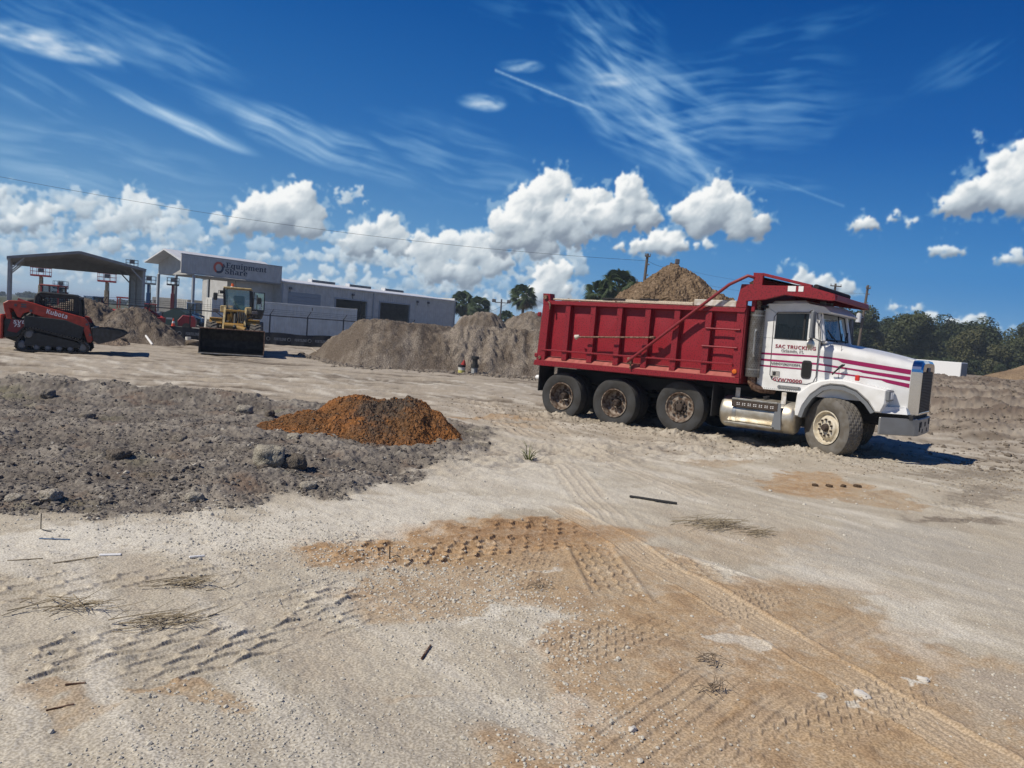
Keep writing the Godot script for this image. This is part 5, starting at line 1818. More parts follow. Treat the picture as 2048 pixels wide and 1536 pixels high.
func boom_lift(at: Vector3, deck: float, colour: String, mast: String, width: float, label: String) -> void:
	var l := thing("boom_lift", label, "boom lift", at, 0.35, "boom lifts parked in the yard")
	var ch := Shape.new()
	ch.box(Vector3(0, 0.75, 0), Vector3(2.4, 0.6, 1.6), 0.08)
	part(l, "chassis", ch, M[colour])
	for x: float in [-0.9, 0.9]:
		for z: float in [-0.9, 0.9]:
			var w := Shape.new()
			w.cyl(Vector3(x, 0.42, z - 0.14), Vector3(x, 0.42, z + 0.14), 0.42, 18)
			part(l, "wheel", w, M.tyre)
	var ms := Shape.new()
	ms.box(Vector3(0, (deck + 1.0) * 0.5, 0), Vector3(0.24, deck - 1.0, 0.28), 0.02)
	ms.box(Vector3(0.0, 1.0 + (deck - 1.0) * 0.35, 0.0), Vector3(0.34, (deck - 1.0) * 0.7, 0.36), 0.02)
	part(l, "mast", ms, M[mast])
	var hose := Shape.new()
	hose.tube([Vector3(0.18, deck - 0.05, 0.12), Vector3(0.22, deck * 0.7, 0.15), Vector3(0.2, 1.1, 0.12)], 0.035, 6)
	part(l, "hose", hose, M.wire)
	var bk := group_part(l, "basket", Vector3(0, deck, 0))
	var fl := Shape.new()
	fl.box(Vector3(0, 0.08, 0), Vector3(width, 0.16, 0.8), 0.02)
	part(bk, "floor", fl, M[colour])
	var rl := Shape.new()
	for y: float in [0.45, 0.78]:
		for z: float in [-0.38, 0.38]:
			rl.box(Vector3(0, y, z), Vector3(width, 0.035, 0.035))
		for x: float in [-0.5, 0.5]:
			rl.box(Vector3(x * width, y, 0), Vector3(0.035, 0.035, 0.76))
	for x: float in [-0.5, -0.17, 0.17, 0.5]:
		for z: float in [-0.38, 0.38]:
			rl.box(Vector3(x * width * 0.98, 0.45, z), Vector3(0.035, 0.7, 0.035))
	part(bk, "rail", rl, M[colour])
	var cb := Shape.new()
	cb.box(Vector3(0.05, 0.55, 0.30), Vector3(0.46, 0.36, 0.22), 0.04)
	cb.box(Vector3(0.05, 0.80, 0.28), Vector3(0.52, 0.06, 0.26), 0.02)
	part(bk, "control_box", cb, M.ink_grey)

func build_fence() -> void:
	var a := Vector3(-21.4, 0, -39.6)
	var z := Vector3(-6.2, 0, -46.8)
	var d := (z - a).normalized()
	var ln := (z - a).length()
	var f := thing("chain_fence", "black post and rail security fence with slanted wire arms before the container", "fence", a, atan2(-d.z, d.x))
	var ra := Shape.new()
	ra.cyl(Vector3(0, 1.62, 0), Vector3(ln, 1.62, 0), 0.028, 8)
	part(f, "top_rail", ra, M.fence_black)
	var n := 9
	for k in n:
		var x := 0.15 + k * (ln - 0.3) / (n - 1)
		var ps := Shape.new()
		ps.cyl(Vector3(x, 0, 0), Vector3(x, 1.70, 0), 0.036, 8)
		var post := part(f, "post", ps, M.fence_black)
		var am := Shape.new()
		am.cyl(Vector3(x, 1.68, 0), Vector3(x + 0.16, 1.98, 0.12), 0.02, 6)
		part(post, "wire_arm", am, M.fence_black)
	for q in 3:
		var wi := Shape.new()
		wi.tube([Vector3(0.05 + 0.05 * q, 1.76 + 0.1 * q, 0.03 + 0.04 * q), Vector3(ln, 1.76 + 0.1 * q, 0.03 + 0.04 * q)], 0.006, 4)
		part(f, "barbed_wire", wi, M.fence_black)
	# cloth along the foot of the fence
	var s := thing("silt_barrier", "low black silt cloth printed with pale lettering along the fence foot", "silt fence", a, atan2(-d.z, d.x))
	var cl := Shape.new()
	var m := 90
	for k in m:
		var x0 := ln * k / m
		var x1 := ln * (k + 1) / m
		var f0 := 0.035 * sin(x0 * 5.1) + 0.02 * sin(x0 * 11.7)
		var f1 := 0.035 * sin(x1 * 5.1) + 0.02 * sin(x1 * 11.7)
		var t0 := 0.66 + 0.03 * sin(x0 * 2.3)
		var t1 := 0.66 + 0.03 * sin(x1 * 2.3)
		cl.quad(Vector3(x0, -0.05, 0.16 + f0), Vector3(x1, -0.05, 0.16 + f1), Vector3(x1, t1, 0.08 + f1 * 0.3), Vector3(x0, t0, 0.08 + f0 * 0.3), Vector3(0, 0, 1))
		cl.quad(Vector3(x0, t0, 0.075 + f0 * 0.3), Vector3(x1, t1, 0.075 + f1 * 0.3), Vector3(x1, -0.05, 0.15 + f1), Vector3(x0, -0.05, 0.15 + f0), Vector3(0, 0, -1))
	part(s, "cloth", cl, M.silt_cloth)
	var k := 0
	var x := 1.0
	while x < ln - 0.8:
		var tilt := Basis(Vector3(1, 0, 0), -0.14)
		lettering(s, "lettering", "FORTILINE", Vector3(x, 0.33, 0.19), 0.15, M.faint_letter, "Droid Sans", 700, tilt, 0.66)
		var ri := Shape.new()
		var ring := []
		for q in 21:
			ring.append(Vector3(x + 0.50 + 0.09 * cos(TAU * q / 20.0), 0.33 + 0.09 * sin(TAU * q / 20.0), 0.195))
		ri.tube(ring, 0.014, 5)
		part(s, "logo_ring", ri, M.faint_letter)
		x += 1.14
		k += 1

func yard_machine(called: String, at: Vector3, turn: float, body: String, label: String, category: String, tall: float) -> void:
	var m := thing(called, label, category, at, turn)
	var bo := Shape.new()
	bo.box(Vector3(-0.35, 0.85, 0), Vector3(1.7, 0.7, 1.1), 0.10)
	bo.box(Vector3(-0.9, 1.25, 0), Vector3(0.7, 0.25, 0.9), 0.08)
	part(m, "body", bo, M[body])
	var ca := Shape.new()
	for x: float in [-0.05, 0.75]:
		for z: float in [-0.5, 0.5]:
			ca.bar(Vector3(x, 1.15, z), Vector3(x - 0.04, tall, z * 0.92), 0.07, 0.07)
	ca.box(Vector3(0.33, tall, 0), Vector3(1.0, 0.08, 1.1), 0.03)
	part(m, "cab_frame", ca, M[body])
	var gl := Shape.new()
	gl.quad(Vector3(0.76, 1.2, -0.46), Vector3(0.76, 1.2, 0.46), Vector3(0.73, tall - 0.05, 0.43), Vector3(0.73, tall - 0.05, -0.43), Vector3.RIGHT)
	gl.quad(Vector3(-0.02, 1.2, 0.5), Vector3(0.74, 1.2, 0.5), Vector3(0.70, tall - 0.05, 0.46), Vector3(-0.05, tall - 0.05, 0.46), Vector3.BACK)
	part(m, "window", gl, M.dark_glass)
	for x: float in [-0.75, 0.75]:
		for z: float in [-0.6, 0.6]:
			var w := Shape.new()
			w.cyl(Vector3(x, 0.40, z - 0.13), Vector3(x, 0.40, z + 0.13), 0.40, 18)
			var wh := part(m, "wheel", w, M.tyre)
			var hb := Shape.new()
			hb.cyl(Vector3(x, 0.40, z - 0.14), Vector3(x, 0.40, z + 0.14), 0.17, 12)
			part(wh, "rim", hb, M[body])
	var ar := Shape.new()
	ar.bar(Vector3(-1.1, 1.5, 0.62), Vector3(1.5, 0.75, 0.62), 0.10, 0.16)
	ar.bar(Vector3(-1.1, 1.5, -0.62), Vector3(1.5, 0.75, -0.62), 0.10, 0.16)
	ar.box(Vector3(1.62, 0.6, 0), Vector3(0.2, 0.4, 1.5), 0.04)
	part(m, "lift_arm", ar, M[body])

func build_yard() -> void:
	build_shop()
	build_carport()
	build_container()
	build_fence()
	for l in [
		[Vector3(-43.3, 0, -70.0), 3.50, "lift_red", "lift_mast", 1.55, "boom lift with a tan mast and dark red deck, leftmost under the carport"],
		[Vector3(-47.4, 0, -80.0), 2.62, "lift_blue", "lift_blue", 1.30, "low blue boom lift seen just above the track loader's cab"],
		[Vector3(-37.3, 0, -70.0), 3.42, "lift_red", "lift_mast", 1.45, "boom lift with a bright red basket on a tan mast beside the carport wall"],
		[Vector3(-35.9, 0, -75.0), 3.62, "lift_grey", "lift_blue", 1.25, "grey boom lift between the carport wall and the shop's gable"],
		[Vector3(-36.0, 0, -80.5), 3.82, "machine_black", "dark_red", 1.15, "black basket boom lift on a dark red mast under the shop's gable"],
		[Vector3(-42.6, 0, -85.0), 5.60, "lift_grey", "lift_grey", 1.20, "tallest boom lift, its basket showing above the carport's right eave"]]:
		boom_lift(l[0], l[1], l[2], l[3], l[4], l[5])
	yard_machine("skid_steer", Vector3(-24.4, 0, -40.0), 0.15, "dark_red", "dark red skid steer at the left edge behind the track loader", "skid steer", 2.35)
	yard_machine("compact_loader", Vector3(-31.5, 0, -52.5), 0.5, "machine_black", "black compact loader parked under the carport at left", "compact loader", 2.1)
	yard_machine("utility_tractor", Vector3(-33.2, 0, -60.0), -0.3, "lift_blue", "blue utility tractor parked behind the carport's left post", "tractor", 2.0)
	yard_machine("forklift", Vector3(-28.4, 0, -58.8), -0.6, "lift_red", "red forklift half hidden by the dark spoil heap", "forklift", 1.75)
	yard_machine("utility_tractor", Vector3(-30.2, 0, -71.5), -0.2, "lift_blue", "blue machine parked under the shop's drive-through roof", "tractor", 2.1)
	# boxes and sheds
	var t := thing("site_container", "tan grey storage container with two small dark vents", "container", Vector3(-42.6, 0, -90.0), 0.12)
	var bx := Shape.new()
	bx.box(Vector3(1.38, 1.3, -3.0), Vector3(2.76, 2.6, 6.0), 0.02)
	part(t, "body", bx, M.tan_wall)
	for x: float in [0.36, 2.36]:
		var v := Shape.new()
		v.box(Vector3(x, 2.1, 0.01), Vector3(0.32, 0.28, 0.06), 0.01)
		part(t, "vent", v, M.ink_grey)
	var c := thing("site_container", "cream storage container right of the tan one", "container", Vector3(-39.3, 0, -88.0), 0.0)
	var cx := Shape.new()
	cx.box(Vector3(0.9, 1.28, -2.0), Vector3(1.75, 2.56, 4.0), 0.02)
	part(c, "body", cx, M.cream_wall)
	var cr := Shape.new()
	corrugated(cr, 0.05, 1.75, 0.1, 2.5, 0.002, 0.24, 0.02)
	ribs_part(c, cr, M.cream_wall)
	var g := thing("storage_tent", "small dark green gabled tent beyond the traffic cone", "tent", Vector3(-29.9, 0, -67.5), 0.18)
	var gs := Shape.new()
	gs.prism(poly([-0.92, 0.0, 0.92, 0.0, 0.92, 1.15, 0.12, 1.62, -0.92, 1.12]), -2.2, 0.0, 0.01)
	part(g, "cover", gs, M.green_shed)
	var gl := Shape.new()
	gl.box(Vector3(-0.45, 0.62, 0.006), Vector3(0.5, 0.16, 0.008))
	part(g, "label_patch", gl, M.door_grey)
	var k := thing("traffic_cone", "orange traffic cone with a white band on the yard paving", "traffic cone", Vector3(-28.9, 0, -65.0))
	var ks := Shape.new()
	ks.box(Vector3(0, 0.02, 0), Vector3(0.42, 0.04, 0.42), 0.01)
	ks.cyl(Vector3(0, 0.04, 0), Vector3(0, 0.28, 0), 0.17, 16, 0.12)
	part(k, "base", ks, M.cone_orange)
	var kb := Shape.new()
	kb.cyl(Vector3(0, 0.281, 0), Vector3(0, 0.46, 0), 0.119, 16, 0.085)
	part(k, "band", kb, M.white_letter)
	var kt := Shape.new()
	kt.cyl(Vector3(0, 0.461, 0), Vector3(0, 0.72, 0), 0.084, 16, 0.035)
	part(k, "tip", kt, M.cone_orange)
	var cp := thing("air_compressor", "maroon towed air compressor with a rounded hood beside the container's end", "air compressor", Vector3(-24.4, 0, -57.2), 0.3)
	var cs := Shape.new()
	cs.prism(poly([-0.6, 0.28, 0.6, 0.28, 0.62, 0.8, 0.45, 1.08, -0.3, 1.12, -0.62, 0.72]), -0.5, 0.5, 0.05)
	part(cp, "hood", cs, M.dark_red)
	for z: float in [-0.52, 0.52]:
		var w := Shape.new()
		w.cyl(Vector3(0.0, 0.28, z - 0.08), Vector3(0.0, 0.28, z + 0.08), 0.28, 16)
		part(cp, "wheel", w, M.tyre)
	var tb := Shape.new()
	tb.bar(Vector3(0.6, 0.32, 0), Vector3(1.2, 0.3, 0), 0.08, 0.08)
	part(cp, "tow_bar", tb, M.frame_black)
	var rc := thing("pipe_rack", "low red steel frame above the spoil heap", "rack", Vector3(-30.6, 0, -60.5), 0.25)
	var rs := Shape.new()
	for x: float in [-0.6, 0.6]:
		for z: float in [-0.4, 0.4]:
			rs.box(Vector3(x, 1.05, z), Vector3(0.07, 2.1, 0.07))
	rs.box(Vector3(0, 2.10, 0.4), Vector3(1.35, 0.10, 0.08))
	rs.box(Vector3(0, 2.10, -0.4), Vector3(1.35, 0.10, 0.08))
	part(rc, "frame", rs, M.lift_red)
	# low white building between the palms and white trailer by the trees
	var wb := thing("low_building", "low white building with a grey roof between palms and sand piles", "building", Vector3(-3.95, 0, -74.0), 0.25)
	var ws := Shape.new()
	ws.box(Vector3(0, 1.0, -2.0), Vector3(2.1, 2.0, 4.0))
	part(wb, "wall", ws, M.container_white)
	var wr := Shape.new()
	wr.prism(poly([0.3, 2.0, -2.0, 2.75, -4.3, 2.0]), -1.12, 1.12, 0.0, Transform3D(Basis(Vector3(0, 0, 1), Vector3(0, 1, 0), Vector3(-1, 0, 0)), Vector3.ZERO))
	part(wb, "roof", wr, M.tan_wall)
	var tr := thing("box_trailer", "white box trailer parked before the trees, behind the truck's grille", "trailer", Vector3(40.9, 0, -72.0), -0.75)
	var ts := Shape.new()
	ts.box(Vector3(-2.2, 1.12, 0), Vector3(6.4, 1.45, 2.2), 0.03)
	part(tr, "body", ts, M.board_bright)
	var td := Shape.new()
	td.box(Vector3(1.02, 1.12, 0), Vector3(0.03, 1.3, 2.0), 0.01)
	part(tr, "rear_door", td, M.trim_grey)
	for x: float in [-1.6, -0.8]:
		for z: float in [-1.0, 1.0]:
			var w2 := Shape.new()
			w2.cyl(Vector3(x, 0.35, z - 0.1), Vector3(x, 0.35, z + 0.1), 0.35, 16)
			part(tr, "wheel", w2, M.tyre)

# ---------- trees, palms, poles ----------
func leaf_crown(seed_: int, radii: Vector3, count: int, size: float, lobes: int) -> ArrayMesh:
	var r := RandomNumberGenerator.new()
	r.seed = seed_
	var centres := []
	for k in lobes:
		var d := Vector3(r.randf_range(-1, 1), r.randf_range(-0.75, 1), r.randf_range(-1, 1))
		d = d.normalized() * pow(r.randf(), 0.4) * 0.72
		centres.append([Vector3(d.x * radii.x, d.y * radii.y, d.z * radii.z), r.randf_range(0.26, 0.50)])
	var pos := PackedVector3Array()
	var nor := PackedVector3Array()
	for k in count:
		var c = centres[r.randi() % lobes]
		var o := Vector3(r.randfn(), r.randfn(), r.randfn()).normalized()
		var p: Vector3 = c[0] + o * Vector3(radii.x, radii.y, radii.z) * c[1] * pow(r.randf(), 0.35)
		var n := (o + Vector3(r.randfn(), r.randfn() + 0.5, r.randfn()) * 0.7).normalized()
		var a := n.cross(Vector3(r.randfn(), r.randfn(), r.randfn())).normalized()
		var b := n.cross(a)
		var s := size * r.randf_range(0.6, 1.35)
		var q := [p - a * s, p + b * s * 0.5 + n * s * 0.15, p + a * s, p - b * s * 0.5 + n * s * 0.15]
		for i in [0, 1, 2, 0, 2, 3]:
			pos.append(q[i])
			nor.append((n + o * 0.6).normalized())
	var arr := []
	arr.resize(Mesh.ARRAY_MAX)
	arr[Mesh.ARRAY_VERTEX] = pos
	arr[Mesh.ARRAY_NORMAL] = nor
	var m := ArrayMesh.new()
	m.add_surface_from_arrays(Mesh.PRIMITIVE_TRIANGLES, arr)
	return m

func trunk_shape(h: float, r: float, seed_: int) -> Shape:
	var g := RandomNumberGenerator.new()
	g.seed = seed_
	var s := Shape.new()
	var top := Vector3(g.randf_range(-0.3, 0.3), h * 0.75, g.randf_range(-0.3, 0.3))
	s.tube([Vector3.ZERO, Vector3(top.x * 0.3, h * 0.3, top.z * 0.5), top], r, 9, r * 0.4)
	for k in 5:
		var a := TAU * (k + g.randf()) / 5.0
		var b := Vector3(top.x * 0.4, h * g.randf_range(0.3, 0.55), top.z * 0.4)
		s.tube([b, b + Vector3(cos(a) * 0.9, 0.9, sin(a) * 0.9), b + Vector3(cos(a) * 1.7, 2.1, sin(a) * 1.7)], r * 0.45, 6, r * 0.12)
	return s

func palm_mesh(seed_: int, radius: float, fronds: int) -> Array:
	# fan leaves on arching stalks; [live leaves, dead skirt]
	var r := RandomNumberGenerator.new()
	r.seed = seed_
	var live := Shape.new()
	var dead := Shape.new()
	for k in fronds:
		var u := k / float(fronds)
		var rise := lerpf(1.45, -1.35, pow(u, 0.85))
		var a := k * 2.39996 + r.randf_range(-0.25, 0.25)
		var is_dead := rise < -0.85
		var s := dead if is_dead else live
		var dir := Vector3(cos(a) * cos(rise), sin(rise), sin(a) * cos(rise))
		var ln := radius * r.randf_range(0.42, 0.60) * (0.75 if is_dead else 1.0)
		var tip := dir * ln + Vector3(0, -0.10 * ln, 0)
		var side := dir.cross(Vector3.UP).normalized()
		var up := side.cross(dir).normalized()
		var roll := r.randf_range(-1.1, 1.1)
		side = side.rotated(dir, roll)
		up = up.rotated(dir, roll)
		s.tube([Vector3.ZERO, dir * ln * 0.5 + up * 0.03, tip], 0.03, 4, 0.018)
		var fan := radius * r.randf_range(0.50, 0.70) * (0.7 if is_dead else 1.0)
		var blades := 17
		for b in blades:
			var t := (b / float(blades - 1) - 0.5) * 3.1
			var fd := (dir * cos(t) + side * sin(t)).normalized()
			var l := fan * (1.0 - 0.22 * absf(t) / 1.85)
			var mid := tip + fd * l * 0.6 + up * (0.05 * l)
			var end := tip + fd * l + Vector3(0, -0.34 * l - (0.3 * l if is_dead else 0.0), 0)
			var w := fd.cross(up).normalized() * 0.040 * radius
			s.tri(tip, mid - w, mid + w, up)
			s.tri(mid - w, end, mid + w, up)
	return [live.commit(), dead.commit()]

func palm(at: Vector3, h: float, meshes: Array, turn: float, label: String, scale_ := 1.0) -> void:
	var p := thing("cabbage_palm", label, "palm tree", at, turn, "cabbage palms beyond the site")
	var t := Shape.new()
	t.tube([Vector3.ZERO, Vector3(0.05, h * 0.5, 0), Vector3(0.0, h, 0.0)], 0.20, 10, 0.17)
	part(p, "trunk", t, M.bark)
	var l := part(p, "crown", meshes[0], M.palm_green)
	l.position.y = h
	l.scale = Vector3.ONE * scale_
	var d := part(p, "dead_skirt", meshes[1], M.palm_dead)
	d.position.y = h
	d.scale = Vector3.ONE * scale_

func utility_pole(at: Vector3, h: float, lean: float, label: String, arms: Array, transformer := 0.0) -> Node3D:
	var p := thing("utility_pole", label, "utility pole", at, 0.0, "wooden utility poles")
	p.rotation.z = -lean
	var s := Shape.new()
	s.tube([Vector3.ZERO, Vector3(0, h * 0.5, 0), Vector3(0, h, 0)], 0.17, 12, 0.12)
	part(p, "pole", s, M.pole_wood)
	for a in arms:
		var c := Shape.new()
		c.box(Vector3(0, a[0], 0.14), Vector3(a[1], 0.12, 0.10), 0.01)
		var arm := part(p, "crossarm", c, M.pole_wood)
		for x: float in [-0.45, 0.45]:
			var i := Shape.new()
			i.cyl(Vector3(x * a[1], a[0] + 0.06, 0.14), Vector3(x * a[1], a[0] + 0.24, 0.14), 0.05, 8)
			part(arm, "insulator", i, M.lift_grey)
	for y: float in [0.9, 0.8, 0.68]:
		var b := Shape.new()
		b.box(Vector3(0.16, h * y, 0.05), Vector3(0.22, 0.14, 0.14), 0.03)
		part(p, "fitting", b, M.lift_grey)
	if transformer > 0.0:
		var t := Shape.new()
		t.cyl(Vector3(-0.50, transformer, 0.1), Vector3(-0.50, transformer + 0.95, 0.1), 0.27, 16)
		t.cyl(Vector3(-0.50, transformer + 0.95, 0.1), Vector3(-0.50, transformer + 1.05, 0.1), 0.24, 16, 0.1)
		t.box(Vector3(-0.2, transformer + 0.6, 0.1), Vector3(0.3, 0.1, 0.1))
		part(p, "transformer", t, M.metal_roof)
	return p

func cable(label: String, a: Vector3, b: Vector3, sag: float, r: float) -> void:
	var path := []
	for k in 25:
		var u := k / 24.0
		path.append(a.lerp(b, u) - Vector3(0, sag * 4.0 * u * (1.0 - u), 0))
	var s := Shape.new()
	s.tube(path, r, 5)
	solo("power_cable", label, "cable", s, M.wire, Vector3.ZERO, 0.0, "overhead cables")

func build_greens() -> void:
	# broadleaf wood on the right
	var crowns := []
	for k in 5:
		crowns.append(leaf_crown(100 + k, Vector3(3.1, 3.6, 3.1), 12000, 0.19, 24))
	var sorts := ["leaf_dark", "leaf_mid", "leaf_olive"]
	var trees := [
		[50.6, -118.0, 8.6, 1.0, 0], [55.4, -124.0, 9.3, 1.12, 1], [59.5, -116.0, 9.1, 1.0, 1], [64.0, -122.0, 8.3, 1.05, 0], [67.4, -114.0, 7.7, 0.95, 2],
		[71.5, -119.0, 8.4, 1.0, 0], [75.0, -112.0, 8.8, 0.85, 1], [78.6, -117.0, 7.6, 1.0, 0], [82.5, -113.0, 8.4, 1.0, 1], [87.0, -117.0, 7.8, 1.05, 0], [91.0, -112.0, 7.2, 1.0, 2], [96.0, -116.0, 8.2, 1.1, 0],
		[46.5, -124.0, 7.6, 1.0, 1], [42.0, -128.0, 6.8, 1.0, 0], [62.0, -132.0, 9.8, 1.1, 0], [73.0, -130.0, 9.0, 1.1, 0], [85.0, -128.0, 8.6, 1.1, 1]]
	var notes := ["leftmost tree of the wood, close behind the leaning pole", "tallest dark tree right of the leaning pole", "tall mid green tree with an even crown above the truck's hood", "dark round tree over the middle of the hood", "olive tree just above the truck's radiator",
		"dark tree behind the left half of the white trailer", "slim tree with a tufted top above the white trailer", "dark dense tree behind the trailer's dark end", "mid green tree right of the trailer", "dark tree over the left foot of the tan mound", "low olive tree above the tan mound", "dark tree at the right edge of the wood",
		"mid green tree seen past the far door mirror", "low dark tree behind the truck's windscreen", "dark tree in the back row behind the hood", "dark tree in the back row behind the trailer", "mid green tree in the back row behind the mound"]
	for i in trees.size():
		var q = trees[i]
		var t := thing("broadleaf_tree", notes[i], "tree", Vector3(q[0], 0, q[1]), i * 1.7, "trees of the wood on the right")
		part(t, "trunk", trunk_shape(q[2], 0.22, 300 + i), M.bark)
		var sc: float = q[3]
		var c := part(t, "crown", crowns[i % 5], M[sorts[q[4]]])
		c.position.y = q[2] - 3.3 * sc
		c.scale = Vector3(sc * 1.25, sc * 1.05, sc * 1.1)
		var c2 := part(t, "lower_crown", crowns[(i + 2) % 5], M[sorts[(q[4] + (i % 2)) % 3]])
		c2.position = Vector3(0.6 * sin(i * 2.1), q[2] - 5.6 * sc, 1.0)
		c2.scale = Vector3(sc * 1.45, sc * 0.95, sc)
		c2.rotation.y = 1.3 * i
	var under := Node3D.new()
	var un := leaf_crown(180, Vector3(3.0, 1.7, 1.6), 2600, 0.16, 12)
	var mm := MultiMesh.new()
	mm.transform_format = MultiMesh.TRANSFORM_3D
	mm.mesh = un
	mm.instance_count = 26
	for k in 26:
		mm.set_instance_transform(k, Transform3D(Basis(Vector3.UP, k * 1.9).scaled(Vector3.ONE * (0.8 + 0.3 * sin(k * 3.1))), Vector3(40.0 + k * 2.4, 1.2, -112.0 + 3.0 * sin(k * 1.7) + (4.0 if k < 8 else 0.0))))
	under.free()
	var um := MultiMeshInstance3D.new()
	um.name = "undergrowth"
	um.multimesh = mm
	um.material_override = M.leaf_dark
	add_child(um)
	tag(um, "dark undergrowth along the foot of the wood on the right", "undergrowth", "", "stuff")
	# far tree line on the left horizon
	var fm := MultiMesh.new()
	fm.transform_format = MultiMesh.TRANSFORM_3D
	fm.mesh = leaf_crown(190, Vector3(6.0, 1.9, 3.0), 700, 0.5, 9)
	fm.instance_count = 90
	for k in 90:
		fm.set_instance_transform(k, Transform3D(Basis(Vector3.UP, k * 2.3).scaled(Vector3(1, 0.8 + 0.5 * absf(sin(k * 5.3)), 1)), Vector3(-420.0 + k * 8.0, 1.4, -420.0 + 14.0 * sin(k * 1.3))))
	var fi := MultiMeshInstance3D.new()
	fi.name = "far_tree_line"
	fi.multimesh = fm
	fi.material_override = M.leaf_dark
	add_child(fi)
	tag(fi, "low dark tree line far off on the horizon", "tree line", "", "stuff")
	# cabbage palms
	var p1 := palm_mesh(61, 2.2, 54)
	var p2 := palm_mesh(62, 2.1, 50)
	var p3 := palm_mesh(63, 2.0, 56)
	palm(Vector3(-8.55, 0, -120.0), 5.5, p1, 0.3, "palm nearest the shop's right corner, left of its neighbour")
	palm(Vector3(-7.6, 0, -122.0), 4.1, p2, 1.3, "low bushy palm between the two behind the shop's right corner", 0.9)
	palm(Vector3(-5.85, 0, -118.0), 5.0, p3, 2.0, "palm beside the low white building, right of its neighbour", 0.95)
	palm(Vector3(0.72, 0, -106.0), 6.5, p3, 0.9, "tall single palm with a hanging dead skirt above the sand piles", 1.0)
	palm(Vector3(-1.5, 0, -112.0), 3.3, p1, 2.2, "small palm low behind the sand piles, left of the tall single one", 0.7)
	palm(Vector3(10.3, 0, -80.0), 7.0, p1, 2.9, "big palm crown just left of the sand load above the red body", 1.02)
	palm(Vector3(8.3, 0, -79.0), 6.0, p2, 0.4, "lower palm crown above the red body's rear half", 0.92)
	palm(Vector3(11.9, 0, -83.0), 6.4, p3, 1.4, "palm half hidden by the sand load's left slope", 0.8)
	# poles and cables
	utility_pole(Vector3(11.0, 0, -70.0), 9.55, 0.035, "wooden pole between the palms and the sand load's peak", [[6.9, 1.5], [9.3, 0.5]])
	var fl := utility_pole(Vector3(14.2, 0, -75.0), 9.4, 0.03, "wooden pole carrying a floodlight right behind the sand load's peak", [])
	var lamp := Shape.new()
	lamp.box(Vector3(0.55, 9.55, 0.1), Vector3(0.42, 0.5, 0.32), 0.06)
	lamp.bar(Vector3(0.0, 8.9, 0.1), Vector3(0.55, 9.3, 0.1), 0.06, 0.06)
	part(fl, "floodlight", lamp, M.ink_grey)
	utility_pole(Vector3(36.4, 0, -90.0), 9.9, 0.02, "wooden pole whose crossarm tops out above the red cab guard", [[9.6, 1.3]])
	utility_pole(Vector3(37.6, 0, -85.0), 9.55, 0.055, "leaning grey wooden pole with a transformer right of the cab", [[9.2, 0.5]], 5.4)
	var yl := thing("yard_light", "dark pole with two floodlight heads left of the tall palm", "yard light", Vector3(-2.1, 0, -98.0))
	var ys := Shape.new()
	ys.tube([Vector3.ZERO, Vector3(0, 3.0, 0), Vector3(0, 5.6, 0)], 0.14, 10, 0.10)
	ys.box(Vector3(0, 5.15, 0), Vector3(1.7, 0.10, 0.10), 0.01)
	part(yl, "pole", ys, M.ink_grey)
	for x: float in [-0.95, 0.95]:
		var h := Shape.new()
		h.box(Vector3(x, 5.35, 0), Vector3(0.50, 0.40, 0.34), 0.06)
		part(yl, "lamp_head", h, M.ink_grey)
	cable("thin cable sagging across the whole left sky to the pole by the palms", Vector3(-47.0, 11.6, -62.0), Vector3(11.4, 8.9, -70.0), 1.1, 0.013)
	cable("short cable joining the two poles behind the sand load", Vector3(11.4, 8.9, -70.0), Vector3(14.4, 8.9, -75.0), 0.15, 0.013)
	cable("faint cable from the floodlight pole to the leaning pole", Vector3(14.4, 9.0, -75.0), Vector3(38.0, 8.6, -85.0), 0.5, 0.009)
	cable("lower faint cable from the floodlight pole to the leaning pole", Vector3(14.3, 8.0, -75.0), Vector3(37.9, 7.6, -85.0), 0.5, 0.009)
	cable("cable rising from the yard light to the tall palm and down to the right", Vector3(-4.6, 3.3, -98.0), Vector3(1.0, 6.5, -98.0), 0.1, 0.015)
	cable("cable falling from the tall palm to the red tailgate's edge", Vector3(1.0, 6.5, -98.0), Vector3(5.2, 4.6, -98.0), 0.1, 0.015)

